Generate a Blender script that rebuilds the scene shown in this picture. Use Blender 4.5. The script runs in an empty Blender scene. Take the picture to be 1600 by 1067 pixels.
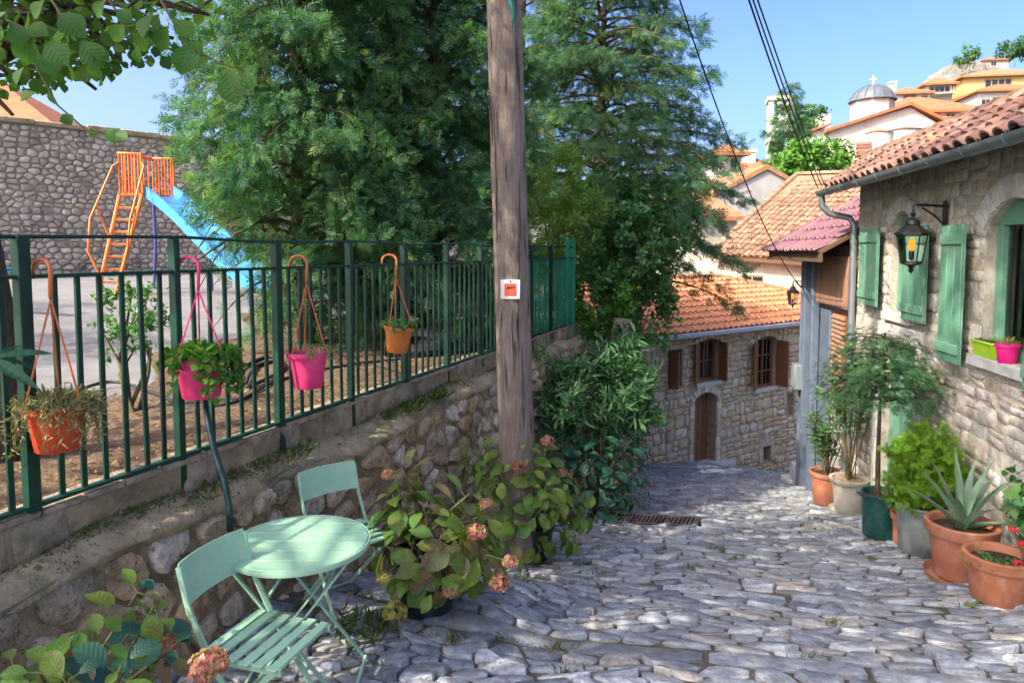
import bpy, bmesh, math, random
import numpy as np
from mathutils import Vector, Matrix

# ------------------------------------------------------------------ camera, sky, sun, exposure
SC = bpy.context.scene
COL = SC.collection
R = math.radians
FPX = 1100.0                      # focal length in pixels of the 1600 px wide photograph
PITCH = R(4.0)
HORIZON = 390.0
PPY = HORIZON + FPX * math.tan(PITCH)

cd = bpy.data.cameras.new('camera')
cam = bpy.data.objects.new('camera', cd)
COL.objects.link(cam)
cam.location = (0, 0, 0)
cam.rotation_euler = (R(90) - PITCH, 0, 0)
cd.sensor_fit = 'HORIZONTAL'
cd.sensor_width = 36.0
cd.lens = 36.0 * FPX / 1600.0
cd.shift_y = (PPY - 533.5) / 1600.0
cd.clip_start = 0.05
cd.clip_end = 3000
SC.camera = cam

TO_SUN = Vector((-0.83, -0.56, 0.0)).normalized()
SUN_EL = R(43)
world = bpy.data.worlds.new('World')
SC.world = world
world.use_nodes = True
wt = world.node_tree
wt.nodes.clear()
wo = wt.nodes.new('ShaderNodeOutputWorld')
wb = wt.nodes.new('ShaderNodeBackground')
ws = wt.nodes.new('ShaderNodeTexSky')
ws.sky_type = 'NISHITA'
ws.sun_disc = False
ws.sun_elevation = SUN_EL
ws.sun_rotation = math.atan2(TO_SUN.x, TO_SUN.y)
ws.air_density = 0.65
ws.dust_density = 5.0
ws.ozone_density = 2.0
wb.inputs['Strength'].default_value = 0.15
whs = wt.nodes.new('ShaderNodeHueSaturation')
whs.inputs['Hue'].default_value = 0.508
whs.inputs['Saturation'].default_value = 1.25
whs.inputs['Value'].default_value = 1.0
wt.links.new(ws.outputs[0], whs.inputs['Color'])
wt.links.new(whs.outputs[0], wb.inputs[0])
wt.links.new(wb.outputs[0], wo.inputs[0])

sd = bpy.data.lights.new('sun', 'SUN')
sun = bpy.data.objects.new('sun', sd)
COL.objects.link(sun)
sd.energy = 2.5
sd.angle = R(0.5)
sd.color = (1.0, 0.90, 0.72)
sv = Vector((TO_SUN.x * math.cos(SUN_EL), TO_SUN.y * math.cos(SUN_EL), math.sin(SUN_EL)))
sun.rotation_euler = sv.to_track_quat('Z', 'Y').to_euler()
sun.location = sv * 60

SC.view_settings.view_transform = 'Standard'
SC.view_settings.look = 'None'
SC.view_settings.exposure = 1.72
SC.view_settings.gamma = 1.0
SC.view_settings.use_curve_mapping = False
SC.cycles.use_denoising = True
SC.cycles.max_bounces = 8
SC.cycles.diffuse_bounces = 4
SC.cycles.transparent_max_bounces = 8
SC.cycles.sample_clamp_indirect = 8

# ------------------------------------------------------------------ helpers
SHADE = True
random.seed(7)
rng = np.random.default_rng(11)
rnd = random.random
def uni(a, b): return a + (b - a) * random.random()
V = Vector
cp, sp = math.cos(PITCH), math.sin(PITCH)

def PX(x, y, d):
    """the point at depth d (metres along Y) that lies on the photograph's line of sight x, y"""
    xc, yc = (x - 800) / FPX, -(y - PPY) / FPX
    v = V((xc, cp + yc * sp, -sp + yc * cp))
    return v * (d / v.y)

def proj(p):
    f = p[1] * cp - p[2] * sp
    if f < 0.05: return (-9999, -9999, f)
    u = p[1] * sp + p[2] * cp
    return (800 + FPX * p[0] / f, PPY - FPX * u / f, f)

def PZ(x, d, z):
    """the point at photograph column x, depth d and height z"""
    f = d * cp - z * sp
    return V(((x - 800) / FPX * f, d, z))

def smooth01(a, b, x):
    t = min(1, max(0, (x - a) / (b - a)))
    return t * t * (3 - 2 * t)

# ---- materials
MATS = {}
def nodes_of(name):
    m = bpy.data.materials.new(name); m.use_nodes = True
    nt = m.node_tree; nt.nodes.clear()
    out = nt.nodes.new('ShaderNodeOutputMaterial')
    MATS[name] = m
    return m, nt, out

def ramp(nt, stops, interp='LINEAR'):
    r = nt.nodes.new('ShaderNodeValToRGB')
    r.color_ramp.interpolation = interp
    el = r.color_ramp.elements
    while len(el) < len(stops): el.new(0.5)
    for e, (p, c) in zip(el, stops):
        e.position = p; e.color = (c[0], c[1], c[2], 1)
    return r

def surf(name, cols, rough=.8, metal=0.0, spec=.3, by='tint', grain=.25, gscale=14, stain=None, sscale=2.2, samt=.5,
         bump=.25, bscale=60, stretch=None, coat=0.0, speck=None):
    """procedural surface: cols = palette chosen per piece, darkened and lightened by grain, with an optional stain colour"""
    m, nt, out = nodes_of(name)
    N, L = nt.nodes.new, nt.links.new
    b = N('ShaderNodeBsdfPrincipled')
    b.inputs['Roughness'].default_value = rough
    b.inputs['Metallic'].default_value = metal
    b.inputs['Specular IOR Level'].default_value = spec
    b.inputs['Coat Weight'].default_value = coat
    L(b.outputs[0], out.inputs[0])
    geo = N('ShaderNodeNewGeometry')
    pos = geo.outputs['Position']
    if stretch:
        mp = N('ShaderNodeMapping'); mp.inputs['Scale'].default_value = stretch
        L(pos, mp.inputs[0]); pos = mp.outputs[0]
    if by == 'tint':
        at = N('ShaderNodeAttribute'); at.attribute_name = 'tint'; fac = at.outputs['Fac']
    else:
        at = N('ShaderNodeObjectInfo'); fac = at.outputs['Random']
    if len(cols) == 1: cols = [cols[0], cols[0]]
    r = ramp(nt, [(i / (len(cols) - 1), c) for i, c in enumerate(cols)])
    L(fac, r.inputs[0])
    col = r.outputs[0]
    n1 = N('ShaderNodeTexNoise'); n1.inputs['Scale'].default_value = gscale; n1.inputs['Detail'].default_value = 6
    n1.inputs['Roughness'].default_value = .65
    L(pos, n1.inputs['Vector'])
    mr = N('ShaderNodeMapRange'); mr.inputs['From Min'].default_value = .3; mr.inputs['From Max'].default_value = .7
    mr.inputs['To Min'].default_value = 1 - grain; mr.inputs['To Max'].default_value = 1 + grain
    L(n1.outputs[0], mr.inputs[0])
    mx = N('ShaderNodeMix'); mx.data_type = 'RGBA'; mx.blend_type = 'MULTIPLY'; mx.inputs[0].default_value = 1
    L(col, mx.inputs[6]); L(mr.outputs[0], mx.inputs[7]); col = mx.outputs[2]
    if stain:
        n2 = N('ShaderNodeTexNoise'); n2.inputs['Scale'].default_value = sscale; n2.inputs['Detail'].default_value = 8
        n2.inputs['Roughness'].default_value = .7
        L(geo.outputs['Position'], n2.inputs['Vector'])
        rr = ramp(nt, [(.5, (0, 0, 0)), (.66, (samt,) * 3)])
        L(n2.outputs[0], rr.inputs[0])
        m2 = N('ShaderNodeMix'); m2.data_type = 'RGBA'
        L(rr.outputs[0], m2.inputs[0]); L(col, m2.inputs[6])
        m2.inputs[7].default_value = (*stain, 1); col = m2.outputs[2]
    if speck:
        n4 = N('ShaderNodeTexNoise'); n4.inputs['Scale'].default_value = speck[1]; n4.inputs['Detail'].default_value = 4
        L(geo.outputs['Position'], n4.inputs['Vector'])
        r4 = ramp(nt, [(.58, (0, 0, 0)), (.68, (speck[2],) * 3)])
        L(n4.outputs[0], r4.inputs[0])
        m4 = N('ShaderNodeMix'); m4.data_type = 'RGBA'
        L(r4.outputs[0], m4.inputs[0]); L(col, m4.inputs[6]); m4.inputs[7].default_value = (*speck[0], 1); col = m4.outputs[2]
    L(col, b.inputs['Base Color'])
    if bump:
        n3 = N('ShaderNodeTexNoise'); n3.inputs['Scale'].default_value = bscale; n3.inputs['Detail'].default_value = 5
        n3.inputs['Roughness'].default_value = .6
        L(pos, n3.inputs['Vector'])
        bp = N('ShaderNodeBump'); bp.inputs['Strength'].default_value = bump; bp.inputs['Distance'].default_value = 0.6 / bscale
        L(n3.outputs[0], bp.inputs['Height']); L(bp.outputs[0], b.inputs['Normal'])
    return m

def leafmat(name, cols, trans=.35, rough=.5, by='tint', tcol=1.35, spot=None, spec=.35):
    m, nt, out = nodes_of(name)
    N, L = nt.nodes.new, nt.links.new
    b = N('ShaderNodeBsdfPrincipled'); b.inputs['Roughness'].default_value = rough
    b.inputs['Specular IOR Level'].default_value = spec
    t = N('ShaderNodeBsdfTranslucent'); mix = N('ShaderNodeMixShader'); mix.inputs[0].default_value = trans
    if by == 'tint':
        at = N('ShaderNodeAttribute'); at.attribute_name = 'tint'; fac = at.outputs['Fac']
    else:
        at = N('ShaderNodeObjectInfo'); fac = at.outputs['Random']
    r = ramp(nt, [(i / max(1, len(cols) - 1), c) for i, c in enumerate(cols)])
    L(fac, r.inputs[0]); col = r.outputs[0]
    geo = N('ShaderNodeNewGeometry')
    n1 = N('ShaderNodeTexNoise'); n1.inputs['Scale'].default_value = 9; n1.inputs['Detail'].default_value = 4
    L(geo.outputs['Position'], n1.inputs['Vector'])
    mr = N('ShaderNodeMapRange'); mr.inputs['From Min'].default_value = .3; mr.inputs['From Max'].default_value = .7
    mr.inputs['To Min'].default_value = .8; mr.inputs['To Max'].default_value = 1.2
    L(n1.outputs[0], mr.inputs[0])
    mx = N('ShaderNodeMix'); mx.data_type = 'RGBA'; mx.blend_type = 'MULTIPLY'; mx.inputs[0].default_value = 1
    L(col, mx.inputs[6]); L(mr.outputs[0], mx.inputs[7]); col = mx.outputs[2]
    if spot:
        n2 = N('ShaderNodeTexNoise'); n2.inputs['Scale'].default_value = 16; n2.inputs['Detail'].default_value = 6
        L(geo.outputs['Position'], n2.inputs['Vector'])
        rr = ramp(nt, [(.52, (0, 0, 0)), (.62, (.8, .8, .8))]); L(n2.outputs[0], rr.inputs[0])
        m2 = N('ShaderNodeMix'); m2.data_type = 'RGBA'
        L(rr.outputs[0], m2.inputs[0]); L(col, m2.inputs[6]); m2.inputs[7].default_value = (*spot, 1); col = m2.outputs[2]
    if by == 'obj':
        # side veins: slanting ribs either side of the midrib, in the leaf's own coordinates
        tc_ = N('ShaderNodeTexCoord'); sx_ = N('ShaderNodeSeparateXYZ'); L(tc_.outputs['Object'], sx_.inputs[0])
        ab = N('ShaderNodeMath'); ab.operation = 'ABSOLUTE'; L(sx_.outputs[1], ab.inputs[0])
        ml = N('ShaderNodeMath'); ml.operation = 'MULTIPLY_ADD'; L(ab.outputs[0], ml.inputs[0]); ml.inputs[1].default_value = -.75; L(sx_.outputs[0], ml.inputs[2])
        sc2 = N('ShaderNodeMath'); sc2.operation = 'MULTIPLY'; L(ml.outputs[0], sc2.inputs[0]); sc2.inputs[1].default_value = 48
        sn_ = N('ShaderNodeMath'); sn_.operation = 'SINE'; L(sc2.outputs[0], sn_.inputs[0])
        rv = N('ShaderNodeMapRange'); rv.inputs['From Min'].default_value = .55; rv.inputs['From Max'].default_value = 1; rv.inputs['To Min'].default_value = 1; rv.inputs['To Max'].default_value = 1.08
        L(sn_.outputs[0], rv.inputs[0])
        mid = N('ShaderNodeMapRange'); mid.inputs['From Min'].default_value = .008; mid.inputs['From Max'].default_value = .025; mid.inputs['To Min'].default_value = 1.25; mid.inputs['To Max'].default_value = 1
        L(ab.outputs[0], mid.inputs[0])
        mv = N('ShaderNodeMath'); mv.operation = 'MULTIPLY'; L(rv.outputs[0], mv.inputs[0]); L(mid.outputs[0], mv.inputs[1])
        mq = N('ShaderNodeMix'); mq.data_type = 'RGBA'; mq.blend_type = 'MULTIPLY'; mq.inputs[0].default_value = 1
        L(col, mq.inputs[6]); L(mv.outputs[0], mq.inputs[7]); col = mq.outputs[2]
        bp = N('ShaderNodeBump'); bp.inputs['Strength'].default_value = .15; bp.inputs['Distance'].default_value = .004; bp.invert = True
        L(sn_.outputs[0], bp.inputs['Height']); L(bp.outputs[0], b.inputs['Normal'])
    L(col, b.inputs['Base Color'])
    g = N('ShaderNodeMix'); g.data_type = 'RGBA'; g.blend_type = 'MULTIPLY'; g.inputs[0].default_value = 1
    L(col, g.inputs[6]); g.inputs[7].default_value = (tcol * 1.1, tcol * 1.15, tcol * .6, 1)
    L(g.outputs[2], t.inputs['Color'])
    L(b.outputs[0], mix.inputs[1]); L(t.outputs[0], mix.inputs[2]); L(mix.outputs[0], out.inputs[0])
    return m

def glass(name, col=(.05, .06, .07), rough=.05):
    m, nt, out = nodes_of(name)
    b = nt.nodes.new('ShaderNodeBsdfPrincipled')
    b.inputs['Base Color'].default_value = (*col, 1); b.inputs['Roughness'].default_value = rough
    b.inputs['Specular IOR Level'].default_value = .6
    nt.links.new(b.outputs[0], out.inputs[0])
    return m

def glow(name, col, s):
    m, nt, out = nodes_of(name)
    e = nt.nodes.new('ShaderNodeEmission'); e.inputs[0].default_value = (*col, 1); e.inputs[1].default_value = s
    nt.links.new(e.outputs[0], out.inputs[0])
    return m

def clear_glass(name):
    m, nt, out = nodes_of(name)
    N, L = nt.nodes.new, nt.links.new
    t = N('ShaderNodeBsdfTransparent'); t.inputs[0].default_value = (.93, .95, .94, 1)
    g = N('ShaderNodeBsdfGlossy'); g.inputs['Roughness'].default_value = .04
    fr = N('ShaderNodeFresnel'); fr.inputs[0].default_value = 1.45
    mix = N('ShaderNodeMixShader')
    L(fr.outputs[0], mix.inputs[0]); L(t.outputs[0], mix.inputs[1]); L(g.outputs[0], mix.inputs[2]); L(mix.outputs[0], out.inputs[0])
    return m

# ---- objects
WO = {}           # world origin of every object, by name
def setp(o, label=None, cat=None, group=None, kind=None):
    if label: o['label'] = label
    if cat: o['category'] = cat
    if group: o['group'] = group
    if kind: o['kind'] = kind
    return o

def thing(name, label, cat, loc=(0, 0, 0), group=None):
    o = bpy.data.objects.new(name, None); COL.objects.link(o)
    o.empty_display_size = .1
    o.location = loc; WO[o.name] = V(loc)
    return setp(o, label, cat, group)

def place(o, origin, parent):
    COL.objects.link(o)
    WO[o.name] = V(origin)
    if parent is not None:
        o.parent = parent; o.location = V(origin) - WO[parent.name]
    else:
        o.location = origin
    return o

def mesh_from(name, vs, fs, mat, tints=None, smooth=True, angle=38):
    me = bpy.data.meshes.new(name)
    me.from_pydata(vs, [], fs)
    if mat: me.materials.append(mat)
    a = me.attributes.new('tint', 'FLOAT', 'POINT')
    a.data.foreach_set('value', np.asarray(tints if tints is not None else [.5] * len(vs), dtype=np.float32))
    if smooth:
        me.shade_smooth()
        if angle < 180: me.set_sharp_from_angle(angle=R(angle))
    return me

class MB:
    def __init__(s): s.v = []; s.f = []; s.t = []; s.cur = .5
    def add(s, vs, fs):
        n = len(s.v)
        s.v += [tuple(x) for x in vs]; s.f += [tuple(i + n for i in f) for f in fs]; s.t += [s.cur] * len(vs)
    def hexa(s, a):
        s.add(a, [(0, 3, 2, 1), (4, 5, 6, 7), (0, 1, 5, 4), (1, 2, 6, 5), (2, 3, 7, 6), (3, 0, 4, 7)])
    def box(s, c, size, X=V((1, 0, 0)), Y=V((0, 1, 0)), Z=V((0, 0, 1))):
        c = V(c); x, y, z = X * size[0] / 2, Y * size[1] / 2, Z * size[2] / 2
        s.hexa([c - x - y - z, c + x - y - z, c + x + y - z, c - x + y - z, c - x - y + z, c + x - y + z, c + x + y + z, c - x + y + z])
    def bar(s, p, q, w, h, side=None):
        """box along p-q; w across 'side', h the third way"""
        p, q = V(p), V(q); d = (q - p).normalized()
        u = V((0, 0, 1)) if abs(d.z) < .95 else V((0, 1, 0))
        x = V(side) if side is not None else d.cross(u)
        x = (x - d * x.dot(d)).normalized(); y = d.cross(x)
        x = x * w / 2; y = y * h / 2
        s.hexa([p - x - y, p + x - y, p + x + y, p - x + y, q - x - y, q + x - y, q + x + y, q - x + y])
    def tube(s, pts, r, n=8, cap=True):
        pts = [V(p) for p in pts]; m = len(pts)
        rr = r if isinstance(r, (list, tuple)) else [r] * m
        ref = None; vs = []
        for i, p in enumerate(pts):
            d = (pts[min(i + 1, m - 1)] - pts[max(i - 1, 0)]).normalized()
            if ref is None:
                ref = d.orthogonal().normalized()
            ref = (ref - d * ref.dot(d)).normalized(); b = d.cross(ref)
            for k in range(n):
                a = 2 * math.pi * k / n
                vs.append(p + (ref * math.cos(a) + b * math.sin(a)) * rr[i])
        fs = [(i * n + k, i * n + (k + 1) % n, (i + 1) * n + (k + 1) % n, (i + 1) * n + k) for i in range(m - 1) for k in range(n)]
        if cap: fs += [tuple(range(n))[::-1], tuple((m - 1) * n + k for k in range(n))]
        s.add(vs, fs)
    def lathe(s, prof, c, n=24, tilt=None, wob=0):
        c = V(c); vs = []
        for (r, z) in prof:
            for k in range(n):
                a = 2 * math.pi * k / n
                p = V((r * math.cos(a), r * math.sin(a), z))
                if tilt is not None: p = tilt @ p
                vs.append(c + p)
        fs = [(i * n + k, i * n + (k + 1) % n, (i + 1) * n + (k + 1) % n, (i + 1) * n + k) for i in range(len(prof) - 1) for k in range(n)]
        s.add(vs, fs)
    def prism(s, poly, vec):
        poly = [V(p) for p in poly]; n = len(poly); vec = V(vec)
        s.add(poly + [p + vec for p in poly],
              [tuple(range(n))[::-1], tuple(range(n, 2 * n))] + [(i, (i + 1) % n, n + (i + 1) % n, n + i) for i in range(n)])
    def quad(s, *p): s.add(p, [tuple(range(len(p)))])
    def build(s, name, mat, parent=None, smooth=True, bevel=0, angle=38, label=None, cat=None, group=None, kind=None, origin=None):
        a = np.array(s.v, dtype=float)
        c = V(origin) if origin is not None else V(((a.min(0) + a.max(0)) / 2).tolist())
        a = a - np.array(c)
        me = mesh_from(name, a.tolist(), s.f, mat, s.t, smooth and not bevel, angle)
        bm = bmesh.new(); bm.from_mesh(me)
        bmesh.ops.recalc_face_normals(bm, faces=bm.faces)
        if bevel:
            bmesh.ops.bevel(bm, geom=[e for e in bm.edges if e.is_manifold and e.calc_face_angle(0) > .5], offset=bevel, segments=1, affect='EDGES', clamp_overlap=True)
        bm.to_mesh(me); bm.free()
        if bevel and smooth: me.shade_smooth(); me.set_sharp_from_angle(angle=R(angle))
        o = place(bpy.data.objects.new(name, me), c, parent)
        return setp(o, label, cat, group, kind)

def copy_obj(src, origin, parent, rot=None, scale=None):
    o = src if isinstance(src, bpy.types.Mesh) else src.data
    o = bpy.data.objects.new(o.name, o)
    place(o, origin, parent)
    if rot is not None:
        o.rotation_mode = 'QUATERNION'; o.rotation_quaternion = rot
    if scale is not None: o.scale = scale if not isinstance(scale, (int, float)) else (scale,) * 3
    return o

def basis_quat(x, z):
    """rotation whose local X runs along x and whose local Z leans to z"""
    x = V(x).normalized(); z = V(z); z = (z - x * z.dot(x))
    if z.length < 1e-4: z = x.orthogonal()
    z.normalize(); y = z.cross(x)
    return Matrix((x, y, z)).transposed().to_quaternion()

# ---- irregular stones: cells of a plane
def clip(poly, px, py, nx, ny):
    """keep the side where (p - P).n <= 0"""
    out = []; m = len(poly)
    for i in range(m):
        a, b = poly[i], poly[(i + 1) % m]
        da = (a[0] - px) * nx + (a[1] - py) * ny; db = (b[0] - px) * nx + (b[1] - py) * ny
        if da <= 0: out.append(a)
        if (da < 0 < db) or (db < 0 < da):
            t = da / (da - db); out.append((a[0] + (b[0] - a[0]) * t, a[1] + (b[1] - a[1]) * t))
    return out

def voronoi(seeds, bound, gap, sx=1.0, k=16):
    S = np.array(seeds, dtype=float); S[:, 0] /= sx
    B = [(x / sx, y) for x, y in bound]; res = []
    for i in range(len(S)):
        d = ((S - S[i]) ** 2).sum(1); nb = np.argsort(d)[1:k + 1]
        poly = B; si = S[i]
        R2 = 4 * d[nb[-1]]
        w = math.sqrt(R2)
        poly = clip(clip(clip(clip(poly, si[0] + w, 0, 1, 0), si[0] - w, 0, -1, 0), 0, si[1] + w, 0, 1), 0, si[1] - w, 0, -1)
        for j in nb:
            dx, dy = S[j] - si; l = math.hypot(dx, dy)
            if l < 1e-6: continue
            dx /= l; dy /= l
            poly = clip(poly, si[0] + dx * (l - gap) / 2, si[1] + dy * (l - gap) / 2, dx, dy)
            if len(poly) < 3: break
        if len(poly) >= 3: res.append([(x * sx, y) for x, y in poly])
    return res

def area2(p): return .5 * sum(p[i][0] * p[(i + 1) % len(p)][1] - p[(i + 1) % len(p)][0] * p[i][1] for i in range(len(p)))
def cen2(p): return (sum(a[0] for a in p) / len(p), sum(a[1] for a in p) / len(p))

def avoid(poly, holes, g=.012):
    for (a, b, c, d) in holes:
        if min(p[0] for p in poly) >= b or max(p[0] for p in poly) <= a or min(p[1] for p in poly) >= d or max(p[1] for p in poly) <= c: continue
        x, y = cen2(poly)
        opts = [(a - x, (a - g, 0, 1, 0)), (x - b, (b + g, 0, -1, 0)), (c - y, (0, c - g, 0, 1)), (y - d, (0, d + g, 0, -1))]
        poly = clip(poly, *max(opts)[1])
        if len(poly) < 3: return []
    return poly

def courses(u0, u1, v0, v1, rh, sw, gap, jit=.02, split=.3):
    """rubble laid in rough courses: quads with uneven corners"""
    out = []; v = v0
    while v < v1 - .03:
        h = uni(*rh); h = min(h, v1 - v)
        u = u0 - uni(0, sw[1])
        while u < u1:
            w = uni(*sw) * (1.0 if rnd() > .15 else 1.5)
            j = lambda: uni(-jit, jit)
            g = gap / 2
            def q(a, b, c, d):
                return [(a + g + j(), c + g + j()), (b - g + j(), c + g + j()), (b - g + j(), d - g + j()), (a + g + j(), d - g + j())]
            if rnd() < split and h > rh[0] * 1.15:
                m = v + h * uni(.4, .6); out += [q(u, u + w, v, m), q(u, u + w, m, v + h)]
            elif rnd() < split and w > sw[0] * 1.6:
                m = u + w * uni(.35, .65); out += [q(u, m, v, v + h), q(m, u + w, v, v + h)]
            else: out.append(q(u, u + w, v, v + h))
            u += w
        v += h
    res = []
    for p in out:
        p = clip(clip(clip(clip(p, u0, 0, -1, 0), u1, 0, 1, 0), 0, v0, 0, -1), 0, v1, 0, 1)
        if len(p) >= 3: res.append(p)
    return res

def chaikin(p, f=.20):
    o = []
    for i in range(len(p)):
        a, b = p[i], p[(i + 1) % len(p)]
        o += [(a[0] + (b[0] - a[0]) * f, a[1] + (b[1] - a[1]) * f), (a[0] + (b[0] - a[0]) * (1 - f), a[1] + (b[1] - a[1]) * (1 - f))]
    return o

def stone_geo(poly, fn, h, sunk=.02, rough=.15, edge=.12, tilt=.25, cf=.20):
    if area2(poly) < 0: poly = poly[::-1]
    p = chaikin(poly, cf) if len(poly) < 7 else poly
    cx, cy = cen2(p); n = len(p)
    sz = math.sqrt(abs(area2(p)))
    ex, ey = max(abs(x - cx) for x, y in p), max(abs(y - cy) for x, y in p); sm = min(ex, ey)
    p = [(cx + (x - cx) * (1 - uni(0, rough * .5) * sm / ex), cy + (y - cy) * (1 - uni(0, rough * .5) * sm / ey)) for x, y in p]
    tx, ty = uni(-tilt, tilt) * h / sz, uni(-tilt, tilt) * h / sz
    vs = []
    for k, (sc, hh) in enumerate(((1.0, -sunk), (1 - edge * .35, h * .72), (1 - edge * 1.6, h))):
        for (x, y) in p:
            X, Y = cx + (x - cx) * (1 - (1 - sc) * sm / ex), cy + (y - cy) * (1 - (1 - sc) * sm / ey)
            e = hh + (0 if k == 0 else (tx * (x - cx) + ty * (y - cy)) + uni(-1, 1) * h * rough * (.6 if k == 1 else 1))
            vs.append(fn(X, Y, e))
    vs.append(fn(cx, cy, h * uni(.95, 1.15)))
    fs = []
    for r in range(2):
        fs += [(r * n + i, r * n + (i + 1) % n, (r + 1) * n + (i + 1) % n, (r + 1) * n + i) for i in range(n)]
    fs += [(2 * n + i, 2 * n + (i + 1) % n, 3 * n) for i in range(n)]
    return vs, fs

def lay(polys, fn, mat, parent, name='stone', many='stones', h=(.02, .04), maxn=300, sunk=.02, rough=.15, edge=.12, minarea=.0012, tilt=.25, minpx=0, cf=.20, angle=60):
    scored = []
    for p in polys:
        if len(p) < 3 or abs(area2(p)) < minarea: continue
        q = [proj(fn(x, y, 0)) for x, y in p]
        cx, cy = sum(a[0] for a in q) / len(q), sum(a[1] for a in q) / len(q)
        vis = -20 < cx < 1620 and -20 < cy < 1090 and q[0][2] > .1
        a = abs(area2([(a[0], a[1]) for a in q])) if vis else 0
        scored.append((a, p))
    scored.sort(key=lambda t: -t[0])
    st = MB()
    for i, (a, p) in enumerate(scored):
        vs, fs = stone_geo(p, fn, uni(*h), sunk, rough, edge, tilt, cf)
        if i < maxn and a > minpx:
            mb = MB(); mb.cur = rnd(); mb.add(vs, fs); mb.build(name, mat, parent, angle=angle)
        else:
            st.cur = rnd(); st.add(vs, fs)
    if st.v: st.build(many, mat, parent, angle=angle, kind='stuff')

class Frame:
    """wall plane: u along the wall, v up, n out of it"""
    def __init__(s, o, U, N, Vv=V((0, 0, 1))):
        s.o = V(o); s.U = V(U).normalized(); s.V = V(Vv).normalized(); s.N = V(N).normalized()
    def __call__(s, u, v, n=0): return s.o + s.U * u + s.V * v + s.N * n
    def box(s, mb, u0, u1, v0, v1, n0, n1):
        mb.hexa([s(u0, v0, n0), s(u1, v0, n0), s(u1, v0, n1), s(u0, v0, n1), s(u0, v1, n0), s(u1, v1, n0), s(u1, v1, n1), s(u0, v1, n1)])

def arch_pts(u0, u1, v1, rise, k=8):
    w = (u1 - u0) / 2; cu = (u0 + u1) / 2
    if rise <= 0: return [(u0, v1), (u1, v1)]
    r = (w * w + rise * rise) / (2 * rise); cv = v1 - r
    a = math.asin(min(1, w / r))
    return [(cu + r * math.sin(-a + 2 * a * i / k), cv + r * math.cos(-a + 2 * a * i / k)) for i in range(k + 1)]

def wall_open(mb, F, u0, u1, v0, v1, ops, depth=.3, vbase=None):
    """wall front with openings (u0,u1,v0,v1,rise), reveals and a back"""
    us = sorted({u0, u1, *[o[0] for o in ops], *[o[1] for o in ops]}); vs = sorted({v0, v1, *[o[2] for o in ops], *[o[3] for o in ops]})
    for i in range(len(us) - 1):
        for j in range(len(vs) - 1):
            cu, cv = (us[i] + us[i + 1]) / 2, (vs[j] + vs[j + 1]) / 2
            if any(o[0] < cu < o[1] and o[2] < cv < o[3] for o in ops): continue
            for n in (0, -depth):
                mb.quad(F(us[i], vs[j], n), F(us[i + 1], vs[j], n), F(us[i + 1], vs[j + 1], n), F(us[i], vs[j + 1], n))
    for (a, b, c, d, rise) in ops:
        ap = arch_pts(a, b, d, rise)
        if rise > 0:
            h = len(ap) // 2
            for n in (0, -depth):
                mb.quad(*[F(x, y, n) for x, y in ap[:h + 1]], F(a, d, n))
                mb.quad(*[F(x, y, n) for x, y in ap[h:]], F(b, d, n))
        loop = [(a, c)] + ap + [(b, c)]
        for i in range(len(loop)):
            p, q = loop[i], loop[(i + 1) % len(loop)]
            mb.quad(F(*p, 0), F(*q, 0), F(*q, -depth), F(*p, -depth))
    for (a, b) in (((u0, v0), (u1, v0)), ((u1, v0), (u1, v1)), ((u1, v1), (u0, v1)), ((u0, v1), (u0, v0))):
        mb.quad(F(*a, 0), F(*b, 0), F(*b, -depth), F(*a, -depth))

# ---- foliage
def tmpl(vs, fs): return np.array(vs, dtype=float), fs
def fold(w, curl=.12, cup=.06, n=3, belly=.4):
    """a leaf along +X, folded along its midrib, tip curling down"""
    vs = [(0, 0, 0)]; fs = []
    xs = [i / n for i in range(1, n)]
    for x in xs:
        ww = w * (math.sin(math.pi * min(1, x ** (.5 / max(.2, belly)) ))) ** .8 * .5
        z = -curl * x * x
        vs += [(x, ww, z + cup * ww / w * 2), (x, 0, z), (x, -ww, z + cup * ww / w * 2)]
    vs.append((1, 0, -curl * 1.1)); t = len(vs) - 1
    fs += [(0, 2, 1), (0, 3, 2)]
    for i in range(len(xs) - 1):
        a = 1 + 3 * i; b = a + 3
        fs += [(a, a + 1, b + 1, b), (a + 1, a + 2, b + 2, b + 1)]
    a = 1 + 3 * (len(xs) - 1)
    fs += [(a, a + 1, t), (a + 1, a + 2, t)]
    return tmpl(vs, fs)

def frond(n=6, w=.085, L=.5, droop=.18, seed=0):
    r = random.Random(seed); vs = []; fs = []
    def blade(x0, y0, dx, dy, l, ww):
        k = len(vs); px, py = -dy, dx
        z0 = -droop * x0 * x0
        x1, y1 = x0 + dx * l, y0 + dy * l
        xm, ym = x0 + dx * l * .55, y0 + dy * l * .55
        zz = r.uniform(-.05, .05)
        vs.extend([(x0, y0, z0), (xm + px * ww, ym + py * ww, -droop * xm * xm + zz), (xm - px * ww, ym - py * ww, -droop * xm * xm + zz), (x1, y1, -droop * x1 * x1 + zz * 1.5)])
        fs.extend([(k, k + 2, k + 3, k + 1)])
    blade(0, 0, 1, 0, 1, w * .45)
    for i in range(n):
        x = .08 + .8 * i / n
        for s in (-1, 1):
            a = R(r.uniform(32, 55)); l = L * (1 - .65 * x) * r.uniform(.8, 1.15)
            blade(x, 0, math.cos(a), s * math.sin(a), l, w * .62)
    return tmpl(vs, fs)

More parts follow.
